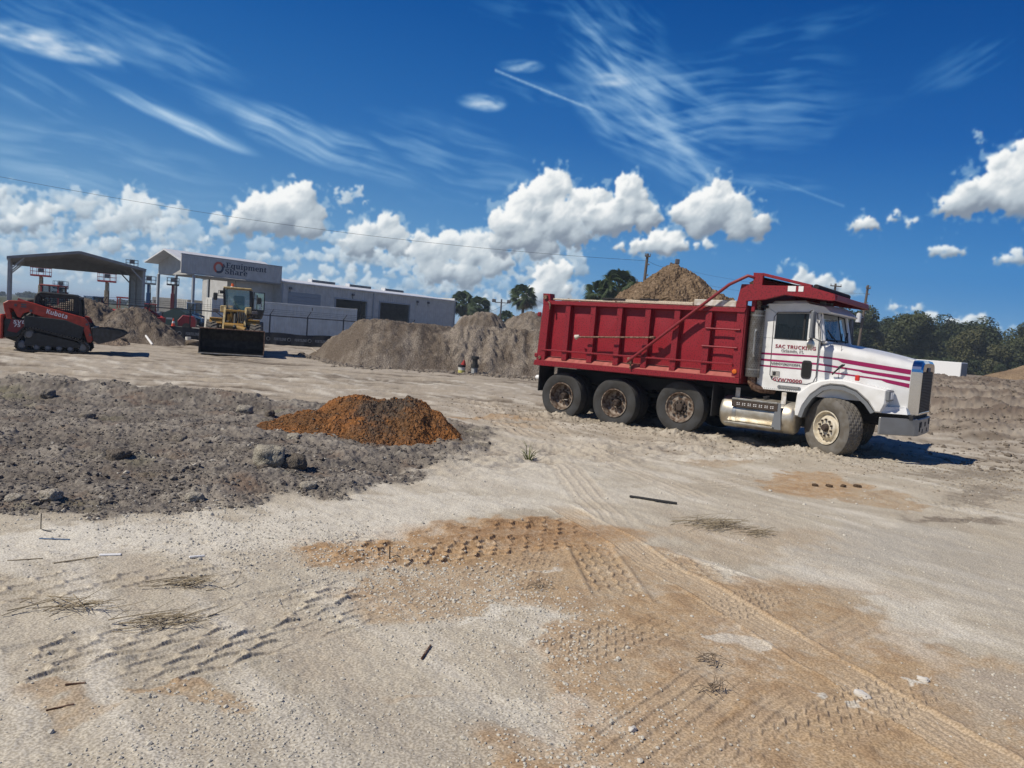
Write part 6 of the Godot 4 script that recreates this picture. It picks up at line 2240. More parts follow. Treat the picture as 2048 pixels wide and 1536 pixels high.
# ---------- compact track loader: x forward, z towards the viewer's side ----------
func build_track_loader() -> void:
	var at := Vector3(-15.05, 0.02, -25.35)
	var t := thing("track_loader", "orange red compact track loader carrying a grey bucket at the left", "track loader", at, 0.42)
	t.scale = Vector3(0.89, 1.0, 1.0)
	for side: float in [1.0, -1.0]:
		# rubber track: a belt round the sprocket and idlers
		var tr := group_part(t, "track")
		var loop := poly([-0.92, 0.66, -0.78, 0.735, -0.60, 0.725, 0.80, 0.43, 1.00, 0.32, 1.10, 0.20, 1.06, 0.06, 0.95, 0.0, -1.05, 0.0, -1.18, 0.07, -1.20, 0.20, -1.12, 0.36])
		var z0 := 0.55 * side
		var z1 := 0.95 * side
		var belt := Shape.new()
		var n := loop.size()
		for i in n:
			var a := loop[i]
			var b := loop[(i + 1) % n]
			var d := (b - a).normalized()
			var o := Vector2(d.y, -d.x)
			if o.dot((a + b) * 0.5 - Vector2(-0.1, 0.3)) < 0.0:
				o = -o
			var ia := a - o * 0.05
			var ib := b - o * 0.05
			belt.quad(Vector3(a.x, a.y, z0), Vector3(b.x, b.y, z0), Vector3(b.x, b.y, z1), Vector3(a.x, a.y, z1), Vector3(o.x, o.y, 0))
			belt.quad(Vector3(ia.x, ia.y, z0), Vector3(ib.x, ib.y, z0), Vector3(ib.x, ib.y, z1), Vector3(ia.x, ia.y, z1), Vector3(-o.x, -o.y, 0))
			for z in [z0, z1]:
				belt.quad(Vector3(a.x, a.y, z), Vector3(b.x, b.y, z), Vector3(ib.x, ib.y, z), Vector3(ia.x, ia.y, z), Vector3(0, 0, z))
			var cnt := int(maxf(1.0, (b - a).length() / 0.085))
			for k in cnt:
				var p := a.lerp(b, (k + 0.5) / cnt)
				belt.box(Vector3(p.x + o.x * 0.012, p.y + o.y * 0.012, (z0 + z1) * 0.5), Vector3(0.045, 0.035, 0.40), 0.006, Basis(Vector3(d.x, d.y, 0), Vector3(o.x, o.y, 0), Vector3(0, 0, 1)))
		part(tr, "belt", belt, M.track_rubber)
		var fr := Shape.new()
		fr.prism(poly([-0.95, 0.16, 0.85, 0.16, 0.90, 0.28, 0.6, 0.40, -0.5, 0.60, -0.85, 0.55]), 0.62 * side, 0.88 * side, 0.02)
		part(tr, "track_frame", fr, M.machine_black)
		for w in [[-0.80, 0.54, 0.17], [0.93, 0.20, 0.17], [-1.02, 0.19, 0.15], [-0.55, 0.13, 0.10], [-0.2, 0.13, 0.10], [0.15, 0.13, 0.10], [0.5, 0.13, 0.10]]:
			var ws := Shape.new()
			ws.lathe([Vector2(0.001, 0.90), Vector2(w[2] * 0.5, 0.90), Vector2(w[2] * 0.9, 0.86), Vector2(w[2], 0.84), Vector2(w[2], 0.62)], 18, Transform3D(Basis.IDENTITY if side > 0.0 else Basis(Vector3.UP, PI), Vector3(w[0], w[1], 0)))
			part(tr, "roller", ws, M.trim_grey)
	# hull and engine housing
	var hu := Shape.new()
	hu.prism(poly([-1.55, 0.36, -1.25, 0.26, 0.95, 0.26, 1.02, 0.50, 0.95, 0.95, -1.0, 1.02, -1.56, 1.02]), -0.55, 0.55, 0.03)
	hu.prism(poly([-0.95, 0.74, 0.85, 0.46, 0.92, 0.85, 0.30, 1.06, -0.95, 1.12]), 0.55, 0.86, 0.02)
	hu.prism(poly([-0.95, 0.74, 0.85, 0.46, 0.92, 0.85, 0.30, 1.06, -0.95, 1.12]), -0.86, -0.55, 0.02)
	part(t, "hull", hu, M.machine_black)
	for side: float in [1.0, -1.0]:
		var pn := Shape.new()
		pn.prism(poly([-1.55, 0.40, -1.15, 0.42, -0.95, 0.70, -0.90, 0.99, -1.55, 0.99]), 0.55 * side, 0.80 * side, 0.02)
		part(t, "rear_panel", pn, M.machine_black)
		var rp := Shape.new()
		rp.prism(poly([-1.46, 0.60, -1.18, 0.55, -0.93, 0.80, -0.90, 0.96, -1.34, 0.98]), 0.80 * side, 0.81 * side, 0.0)
		part(t, "side_decal", rp, M.dark_red)
	var rd := Shape.new()
	rd.box(Vector3(-1.64, 0.73, 0), Vector3(0.10, 0.78, 1.66), 0.03)
	part(t, "rear_door", rd, M.orange_red)
	var hd := Shape.new()
	hd.prism(poly([-1.5, 1.02, -0.7, 1.02, -0.7, 1.38, -0.95, 1.46, -1.42, 1.36]), -0.52, 0.52, 0.04)
	part(t, "engine_hood", hd, M.machine_black)
	var xp := Shape.new()
	xp.tube([Vector3(-1.1, 1.45, -0.2), Vector3(-1.0, 1.58, -0.2), Vector3(-0.80, 1.62, -0.1), Vector3(-0.72, 1.55, 0.1)], 0.05, 10)
	part(t, "air_hose", xp, M.rubber)
	# lift arms
	for side: float in [1.0, -1.0]:
		var am := group_part(t, "lift_arm")
		var ap := Shape.new()
		ap.prism(poly([-1.60, 1.46, -1.45, 1.555, -0.94, 1.575, -0.70, 1.53, -0.33, 1.43, 0.93, 1.165, 1.00, 1.08, 1.08, 0.94, 1.21, 0.47, 1.14, 0.36, 1.03, 0.38, 0.91, 0.73, 0.76, 0.83, -0.25, 1.06, -0.83, 1.23, -0.97, 1.19, -1.07, 1.03, -1.16, 1.06, -1.30, 1.30, -1.40, 1.32, -1.32, 0.98, -1.47, 0.98, -1.55, 1.20]), 0.72 * side, 0.84 * side, 0.015)
		part(am, "beam", ap, M.orange_red)
		for p in [[-1.22, 1.42], [-0.75, 1.27], [1.00, 0.95], [1.12, 0.62]]:
			var pi := Shape.new()
			pi.cyl(Vector3(p[0], p[1], 0.83 * side), Vector3(p[0], p[1], 0.865 * side), 0.045, 12)
			part(am, "pivot_pin", pi, M.ink_grey)
		var cy := Shape.new()
		cy.cyl(Vector3(-1.35, 0.75, 0.66 * side), Vector3(-0.72, 1.22, 0.66 * side), 0.05, 10)
		cy.cyl(Vector3(0.85, 0.95, 0.60 * side), Vector3(1.22, 0.55, 0.60 * side), 0.045, 10)
		part(am, "cylinder", cy, M.machine_black)
		var pl := Shape.new()
		pl.box(Vector3(-0.98, 1.455, 0.842 * side), Vector3(0.16, 0.055, 0.006))
		pl.box(Vector3(-0.98, 1.385, 0.842 * side), Vector3(0.17, 0.05, 0.006))
		part(am, "warning_label", pl, M.ink_grey)
	var cb := Shape.new()
	cb.box(Vector3(-1.42, 1.28, 0), Vector3(0.14, 0.20, 1.45), 0.03)
	cb.box(Vector3(1.10, 0.48, 0), Vector3(0.10, 0.22, 1.45), 0.03)
	part(t, "cross_beam", cb, M.orange_red)
	var slope := Basis(Vector3(0, 0, 1), -0.208)
	lettering(t, "lettering", "Kubota", Vector3(0.05, 1.225, 0.843), 0.145, M.white_letter, "Droid Sans", 700, slope, 0.66)
	lettering(t, "lettering", "SVL", Vector3(-1.10, 0.90, 0.815), 0.10, M.white_letter, "Droid Sans", 700, Basis(Vector3(1, 0, 0), Vector3(0.2, 1, 0), Vector3(0, 0, 1)), 0.36)
	lettering(t, "lettering", "75", Vector3(-1.16, 0.79, 0.815), 0.10, M.white_letter, "Droid Sans", 700, Basis(Vector3(1, 0, 0), Vector3(0.2, 1, 0), Vector3(0, 0, 1)), 0.20)
	# operator's cage
	var cg := group_part(t, "cab")
	var fr2 := Shape.new()
	for z: float in [0.50, -0.50]:
		fr2.tube([Vector3(-0.70, 1.05, z), Vector3(-0.67, 1.72, z), Vector3(-0.60, 1.83, z), Vector3(-0.50, 1.865, z), Vector3(0.50, 1.845, z), Vector3(0.66, 1.79, z), Vector3(0.72, 1.66, z), Vector3(0.75, 1.15, z)], 0.045, 8)
		fr2.box(Vector3(0.0, 1.17, z), Vector3(1.4, 0.30, 0.05), 0.01)
		fr2.box(Vector3(0.0, 1.80, z), Vector3(1.2, 0.12, 0.05), 0.01)
		fr2.box(Vector3(0.62, 1.48, z), Vector3(0.16, 0.6, 0.05), 0.01)
		fr2.box(Vector3(-0.60, 1.48, z), Vector3(0.12, 0.6, 0.05), 0.01)
	fr2.box(Vector3(0, 1.855, 0), Vector3(1.15, 0.06, 1.02), 0.02)
	fr2.box(Vector3(-0.68, 1.45, 0), Vector3(0.05, 0.7, 0.9), 0.01)
	part(cg, "roll_frame", fr2, M.machine_black)
	for z: float in [0.50, -0.50]:
		var ms := Shape.new()
		for k in 17:
			ms.box(Vector3(-0.53 + k * 0.0665, 1.53, z), Vector3(0.016, 0.44, 0.012))
		for k in 7:
			ms.box(Vector3(0.0, 1.34 + k * 0.066, z), Vector3(1.12, 0.016, 0.012))
		tag(part(cg, "side_screen", ms, M.machine_black), "", "", "", "stuff")
	var st := Shape.new()
	st.box(Vector3(-0.25, 1.15, 0), Vector3(0.5, 0.14, 0.5), 0.04)
	st.box(Vector3(-0.48, 1.42, 0), Vector3(0.12, 0.5, 0.46), 0.04)
	part(cg, "seat", st, M.seat_grey)
	var gr := Shape.new()
	gr.tube([Vector3(0.80, 1.20, 0.45), Vector3(0.92, 1.24, 0.45), Vector3(0.93, 1.42, 0.45), Vector3(0.86, 1.46, 0.45)], 0.018, 6)
	gr.box(Vector3(0.72, 1.78, 0.30), Vector3(0.10, 0.10, 0.16), 0.02)
	gr.box(Vector3(0.72, 1.78, -0.30), Vector3(0.10, 0.10, 0.16), 0.02)
	part(cg, "lamp_and_rail", gr, M.ink_grey)
	# bucket, carried low and tipped back
	var bk := group_part(t, "bucket")
	var bs := Shape.new()
	var prof := [Vector2(1.20, 0.84), Vector2(1.20, 0.60), Vector2(1.26, 0.42), Vector2(1.42, 0.345), Vector2(1.9, 0.48), Vector2(2.28, 0.70)]
	for i in prof.size() - 1:
		var a: Vector2 = prof[i]
		var b: Vector2 = prof[i + 1]
		bs.quad(Vector3(a.x, a.y, -0.97), Vector3(b.x, b.y, -0.97), Vector3(b.x, b.y, 0.97), Vector3(a.x, a.y, 0.97), Vector3(0, -1, 0) if i > 1 else Vector3(-1, 0, 0))
		var up := Vector3(0.0, 0.03, 0)
		bs.quad(Vector3(a.x + 0.03, a.y, -0.97) + up, Vector3(b.x, b.y, -0.97) + up, Vector3(b.x, b.y, 0.97) + up, Vector3(a.x + 0.03, a.y, 0.97) + up, Vector3(0.3, 1, 0))
	for z: float in [0.97, -0.97]:
		bs.prism(poly([1.20, 0.84, 1.20, 0.60, 1.26, 0.42, 1.42, 0.345, 1.9, 0.48, 2.28, 0.70, 2.10, 0.80, 1.6, 0.85]), z - 0.015, z + 0.015, 0.0)
	bs.box(Vector3(1.20, 0.84, 0), Vector3(0.10, 0.06, 1.96), 0.015)
	part(bk, "shell", bs, M.bucket_grey)
	var lip := Shape.new()
	lip.bar(Vector3(2.05, 0.565, 0), Vector3(2.34, 0.735, 0), 1.98, 0.03)
	part(bk, "cutting_edge", lip, M.bucket_steel)
	var cp := Shape.new()
	cp.box(Vector3(1.15, 0.62, 0), Vector3(0.08, 0.5, 1.1), 0.02)
	for z: float in [0.4, -0.4]:
		cp.bar(Vector3(1.0, 0.95, z), Vector3(1.15, 0.80, z), 0.08, 0.16)
	part(t, "coupler", cp, M.machine_black)

# ---------- wheel loader: z points at the viewer (its front) ----------
func lugged_tyre(r: float, w: float) -> Shape:
	# axis x
	var s := Shape.new()
	var xf := Transform3D(Basis(Vector3(0, 0, 1), Vector3(0, 1, 0), Vector3(-1, 0, 0)), Vector3.ZERO)
	var h := w * 0.5
	smooth_lathe(s, [Vector2(0.30, -h * 0.8), Vector2(0.40, -h), Vector2(r - 0.09, -h), Vector2(r - 0.035, -h * 0.85), Vector2(r - 0.03, 0.0), Vector2(r - 0.035, h * 0.85), Vector2(r - 0.09, h), Vector2(0.40, h), Vector2(0.30, h * 0.8)], 36, xf)
	for k in 22:
		for side: float in [1.0, -1.0]:
			var t := TAU * (k + (0.5 if side > 0.0 else 0.0)) / 22.0
			var up := Vector3(0, cos(t), sin(t))
			var al := Vector3(0, -sin(t), cos(t))
			var bx := Vector3(1, 0, 0).rotated(up, 0.5 * side)
			s.box(up * (r - 0.02) + Vector3(side * h * 0.46, 0, 0), Vector3(h * 1.05, 0.05, r * 0.15), 0.012, Basis(bx, up, bx.cross(up)))
	return s

func build_wheel_loader() -> void:
	var t := thing("wheel_loader", "yellow wheel loader seen from the front with its dark bucket lowered", "wheel loader", Vector3(-11.25, 0.02, -30.85), 0.29)
	t.scale = Vector3(0.96, 1.0, 1.0)
	# bucket
	var bk := group_part(t, "bucket")
	var bs := Shape.new()
	var prof := [Vector2(0.95, 1.00), Vector2(0.55, 0.98), Vector2(0.32, 0.82), Vector2(0.24, 0.55), Vector2(0.32, 0.26), Vector2(0.55, 0.10), Vector2(1.05, 0.05)]
	for i in prof.size() - 1:
		var a: Vector2 = prof[i]
		var b: Vector2 = prof[i + 1]
		for o: float in [0.0, -0.03]:
			bs.quad(Vector3(-1.24, a.y, a.x + o), Vector3(-1.24, b.y, b.x + o), Vector3(1.20, b.y, b.x + o), Vector3(1.20, a.y, a.x + o), Vector3(0, 0, 1) if o == 0.0 else Vector3(0, 0, -1))
	part(bk, "shell", bs, M.bucket_steel)
	for x: float in [-1.25, 1.21]:
		var sd := Shape.new()
		sd.prism(poly([0.97, 1.01, 0.55, 0.99, 0.30, 0.83, 0.22, 0.55, 0.30, 0.25, 0.55, 0.08, 1.07, 0.04]), x - 0.018, x + 0.018, 0.003, Transform3D(Basis(Vector3(0, 0, 1), Vector3(0, 1, 0), Vector3(1, 0, 0)), Vector3.ZERO))
		part(bk, "side_plate", sd, M.bucket_steel)
	var ed := Shape.new()
	ed.box(Vector3(-0.02, 0.045, 1.10), Vector3(2.5, 0.03, 0.20), 0.004)
	part(bk, "cutting_edge", ed, M.alloy)
	var tl := Shape.new()
	tl.box(Vector3(-0.02, 1.0, 0.93), Vector3(2.48, 0.04, 0.10), 0.01)
	tl.box(Vector3(1.222, 0.53, 1.05), Vector3(0.03, 0.95, 0.03), 0.004)
	part(bk, "rim", tl, M.rusty_pipe)
	# wheels
	for x: float in [-0.92, 0.82]:
		for z: float in [-0.55, -2.75]:
			var w := group_part(t, "wheel", Vector3(x, 0.66, z))
			part(w, "tyre", lugged_tyre(0.66, 0.46), M.tyre_dusty)
			var rm := Shape.new()
			rm.cyl(Vector3(-0.18, 0, 0), Vector3(0.18, 0, 0), 0.31, 20)
			part(w, "rim", rm, M.yellow)
	# chassis, fenders
	var ch := Shape.new()
	ch.box(Vector3(-0.05, 0.75, -1.1), Vector3(1.05, 0.55, 1.3), 0.05)
	ch.box(Vector3(-0.05, 0.85, -2.9), Vector3(1.1, 0.7, 1.9), 0.06)
	ch.cyl(Vector3(-0.7, 0.66, -0.55), Vector3(0.6, 0.66, -0.55), 0.16, 12)
	part(t, "chassis", ch, M.machine_black)
	for x: float in [-0.78, 0.72]:
		var fe := Shape.new()
		fe.box(Vector3(x, 1.39, -0.75), Vector3(0.50, 0.05, 1.0), 0.015)
		fe.box(Vector3(x, 1.27, -0.30), Vector3(0.50, 0.20, 0.05), 0.01, Basis(Vector3(1, 0, 0), -0.5))
		part(t, "fender", fe, M.yellow)
	var en := Shape.new()
	en.box(Vector3(-0.05, 1.55, -3.2), Vector3(1.2, 0.8, 1.7), 0.10)
	part(t, "engine_hood", en, M.yellow)
	# front frame and lift arms
	var tw := Shape.new()
	tw.box(Vector3(-0.20, 1.42, -0.62), Vector3(0.10, 0.75, 0.30), 0.02)
	tw.box(Vector3(0.12, 1.42, -0.62), Vector3(0.10, 0.75, 0.30), 0.02)
	tw.box(Vector3(-0.04, 1.72, -0.60), Vector3(0.80, 0.10, 0.28), 0.02)
	tw.box(Vector3(-0.04, 1.04, -0.30), Vector3(0.14, 0.35, 0.4), 0.03)
	part(t, "lift_tower", tw, M.yellow)
	for x: float in [-0.45, 0.38]:
		var ar := Shape.new()
		ar.prism(poly([-0.85, 1.85, -0.55, 1.86, -0.25, 1.45, 0.02, 0.98, 0.14, 0.45, 0.04, 0.38, -0.10, 0.60, -0.40, 1.25, -0.75, 1.60]), x - 0.045, x + 0.045, 0.012, Transform3D(Basis(Vector3(0, 0, 1), Vector3(0, 1, 0), Vector3(1, 0, 0)), Vector3.ZERO))
		part(t, "lift_arm", ar, M.cream_yellow)
	var tb := Shape.new()
	tb.cyl(Vector3(-0.42, 1.12, 0.0), Vector3(0.35, 1.12, 0.0), 0.12, 18)
	tb.cyl(Vector3(0.10, 1.08, 0.02), Vector3(0.42, 0.98, 0.15), 0.12, 14)
	part(t, "cross_tube", tb, M.yellow)
	var cy := Shape.new()
	cy.cyl(Vector3(-0.04, 1.65, -0.6), Vector3(0.0, 1.05, 0.18), 0.06, 10)
	for x: float in [-0.30, 0.24]:
		cy.cyl(Vector3(x, 0.85, -0.7), Vector3(x, 1.3, -0.1), 0.05, 10)
	part(t, "cylinder", cy, M.machine_black)
	for k in 5:
		var ho := Shape.new()
		var x := 0.05 + 0.07 * k
		ho.tube([Vector3(x, 1.72, -0.5), Vector3(x + 0.03, 1.55, -0.25), Vector3(x + 0.02 * k, 1.3, -0.18), Vector3(x - 0.03, 1.05, -0.1)], 0.022, 6)
		part(t, "hose", ho, M.rubber)
	for x: float in [-0.52, 0.48]:
		var bl := Shape.new()
		bl.box(Vector3(x, 1.78, -0.72), Vector3(0.26, 0.28, 0.25), 0.03)
		part(t, "arm_bracket", bl, M.cream_yellow)
	# cab
	var cb := group_part(t, "cab")
	var fr := Shape.new()
	var z0 := -1.05
	var z1 := -2.25
	for z: float in [z0, z1]:
		fr.bar(Vector3(-0.50, 1.75, z), Vector3(-0.57, 2.62, z - 0.06), 0.09, 0.09)
		fr.bar(Vector3(0.55, 1.75, z), Vector3(0.51, 2.60, z - 0.06), 0.09, 0.09)
	fr.box(Vector3(0.02, 1.66, -1.65), Vector3(1.15, 0.16, 1.3), 0.02)
	fr.box(Vector3(-0.50, 1.35, -1.65), Vector3(0.06, 0.6, 1.2), 0.01)
	part(cb, "frame", fr, M.machine_black)
	var rf := Shape.new()
	rf.box(Vector3(-0.02, 2.665, -1.68), Vector3(1.16, 0.07, 1.42), 0.025)
	part(cb, "roof", rf, M.cream_yellow)
	var gl := Shape.new()
	gl.quad(Vector3(-0.47, 1.76, z0 + 0.01), Vector3(0.52, 1.76, z0 + 0.01), Vector3(0.48, 2.60, z0 - 0.05), Vector3(-0.54, 2.60, z0 - 0.05), Vector3.BACK)
	part(cb, "windscreen", gl, M.green_glass)
	var gb := Shape.new()
	gb.quad(Vector3(-0.47, 1.76, z1 - 0.02), Vector3(0.52, 1.76, z1 - 0.02), Vector3(0.48, 2.60, z1 - 0.06), Vector3(-0.54, 2.60, z1 - 0.06), Vector3.FORWARD)
	gb.quad(Vector3(-0.51, 1.76, z0), Vector3(-0.51, 1.76, z1), Vector3(-0.58, 2.60, z1), Vector3(-0.58, 2.60, z0), Vector3.LEFT)
	part(cb, "rear_window", gb, M.green_glass)
	var se := Shape.new()
	se.box(Vector3(0.0, 1.80, -1.75), Vector3(0.5, 0.14, 0.5), 0.04)
	se.box(Vector3(0.0, 2.10, -2.0), Vector3(0.48, 0.55, 0.14), 0.05)
	part(cb, "seat", se, M.seat_grey)
	var sw := Shape.new()
	var ring := []
	for k in 21:
		var a := TAU * k / 20.0
		ring.append(Vector3(0.0 + 0.19 * cos(a), 2.02 + 0.09 * sin(a), -1.30 - 0.12 * sin(a)))
	sw.tube(ring, 0.014, 6)
	sw.box(Vector3(0.04, 1.87, -1.25), Vector3(0.42, 0.22, 0.16), 0.05)
	part(cb, "steering_wheel", sw, M.machine_black)
	var wi := Shape.new()
	wi.tube([Vector3(0.10, 1.74, z0 + 0.03), Vector3(-0.12, 2.10, z0 + 0.02)], 0.012, 5)
	part(cb, "wiper", wi, M.rubber)
	# door swung open on the right of the picture
	var dr := group_part(t, "door")
	var df := Shape.new()
	df.tube([Vector3(0.60, 1.50, -1.10), Vector3(1.02, 1.50, -0.95), Vector3(1.10, 1.86, -0.93), Vector3(1.09, 2.55, -0.93), Vector3(0.66, 2.56, -1.10), Vector3(0.60, 1.50, -1.10)], 0.025, 6)
	df.prism(poly([0.62, 1.45, 1.00, 1.45, 1.10, 1.84, 0.62, 1.86]), -1.06, -1.02, 0.005)
	part(dr, "frame", df, M.machine_black)
	var dg := Shape.new()
	dg.quad(Vector3(0.64, 1.87, -1.09), Vector3(1.09, 1.86, -0.935), Vector3(1.08, 2.54, -0.935), Vector3(0.66, 2.55, -1.09), Vector3.BACK)
	part(dr, "window", dg, M.green_glass)
	var la := Shape.new()
	for x: float in [0.66, 0.80]:
		la.tube([Vector3(x, 1.5, -0.95), Vector3(x, 2.45, -0.95)], 0.02, 6)
	part(t, "grab_rail", la, M.machine_black)
	var mi := Shape.new()
	mi.box(Vector3(-0.90, 2.27, -1.0), Vector3(0.17, 0.30, 0.08), 0.03)
	mi.tube([Vector3(-0.57, 2.52, -1.05), Vector3(-0.78, 2.52, -1.0), Vector3(-0.80, 2.30, -1.0), Vector3(-0.57, 2.30, -1.05)], 0.016, 6)
	mi.box(Vector3(-0.66, 2.46, -0.98), Vector3(0.14, 0.13, 0.10), 0.02)
	part(t, "mirror", mi, M.machine_black)
	var mr := Shape.new()
	mr.box(Vector3(0.88, 2.22, -0.85), Vector3(0.19, 0.26, 0.08), 0.03)
	mr.bar(Vector3(0.62, 2.30, -1.0), Vector3(0.85, 2.27, -0.87), 0.02, 0.02)
	part(t, "mirror", mr, M.machine_black)
	for x: float in [-0.82, 0.74]:
		var hl := Shape.new()
		hl.box(Vector3(x, 1.70, -0.55), Vector3(0.24, 0.14, 0.16), 0.02)
		hl.bar(Vector3(x, 1.64, -0.6), Vector3(x * 0.6, 1.42, -0.62), 0.04, 0.04)
		part(t, "headlight", hl, M.ink_grey)
	var bc := Shape.new()
	bc.cyl(Vector3(-0.24, 2.70, -1.2), Vector3(-0.24, 2.725, -1.2), 0.085, 14)
	part(t, "beacon_base", bc, M.white_letter)
	var bt := Shape.new()
	bt.cyl(Vector3(-0.24, 2.725, -1.2), Vector3(-0.24, 2.85, -1.2), 0.065, 14, 0.05)
	part(t, "beacon", bt, M.orange_lamp)

# ---------- small things lying about ----------
func rock_mesh(seed_: int, squash: Vector3, detail: int, bump: float) -> ArrayMesh:
	var n := noise(seed_, 0.9, 3)
	var s := SurfaceTool.new()
	s.begin(Mesh.PRIMITIVE_TRIANGLES)
	var sp := SphereMesh.new()
	sp.radial_segments = detail
	sp.rings = detail / 2
	sp.radius = 0.5
	sp.height = 1.0
	var arr := sp.get_mesh_arrays()
	var v: PackedVector3Array = arr[Mesh.ARRAY_VERTEX]
	for i in v.size():
		var p := v[i].normalized()
		var k := 1.0 + bump * n.get_noise_3d(p.x * 1.3, p.y * 1.3, p.z * 1.3) + bump * 0.4 * n.get_noise_3d(p.x * 4.0, p.y * 4.0, p.z * 4.0)
		var facet := maxf(maxf(absf(p.x), absf(p.y)), absf(p.z))
		v[i] = p * 0.5 * k * lerpf(1.0, 0.85 / facet, 0.55) * squash
	var idx: PackedInt32Array = arr[Mesh.ARRAY_INDEX]
	for i in idx:
		s.set_color(Color.WHITE)
		s.set_smooth_group(-1 if detail < 10 else 0)
		s.add_vertex(v[i])
	s.generate_normals()
	return s.commit()

func stone(label: String, at: Vector2, size: Vector3, c: Color, seed_: int, sink := 0.3, group := "") -> void:
	var m: StandardMaterial3D = M.soil_any.duplicate()
	m.albedo_color = c.linear_to_srgb()
	m.uv1_scale = Vector3.ONE * 1.2
	m.heightmap_scale = 0.8
	solo("boulder" if size.x > 0.3 else "stone", label, "boulder" if size.x > 0.3 else "stone", rock_mesh(seed_, size, 28, 0.26), m, Vector3(at.x, ground_y(at.x, at.y) + size.y * (0.5 - sink), at.y), seed_ * 0.7, group)

func twig_bundle(label: String, at: Vector2, turn: float, length: float, width: float, count: int, seed_: int, m: Material, group: String) -> void:
	var r := RandomNumberGenerator.new()
	r.seed = seed_
	var s := Shape.new()
	for k in count:
		var a := r.randf_range(-1.0, 1.0) * pow(r.randf(), 0.7) * 1.3
		var l := length * r.randf_range(0.2, 0.75)
		var o := Vector3(clampf(r.randfn() * 0.26, -0.7, 0.7) * length, 0.006 + r.randf() * 0.04, clampf(r.randfn() * 0.26, -0.7, 0.7) * width)
		var d := Vector3(cos(a), r.randf_range(-0.05, 0.22), sin(a))
		var p := [o - d * l * 0.5, o + d * l * 0.1 + Vector3(0, r.randf() * 0.02, r.randf_range(-0.02, 0.02)), o + d * l * 0.5 + Vector3(0, r.randf_range(-0.01, 0.03), r.randf_range(-0.09, 0.09))]
		for q in 3:
			p[q].y = maxf(p[q].y, 0.004)
		s.tube(p, r.randf_range(0.002, 0.0045), 4, 0.0012)
		if r.randf() < 0.5:
			var b: Vector3 = p[1]
			s.tube([b, b + Vector3(cos(a + 0.7), 0.2, sin(a + 0.7)) * l * 0.25], 0.002, 3, 0.001)
	solo("dry_twigs", label, "twigs", s, m, Vector3(at.x, ground_y(at.x, at.y), at.y), turn, group)

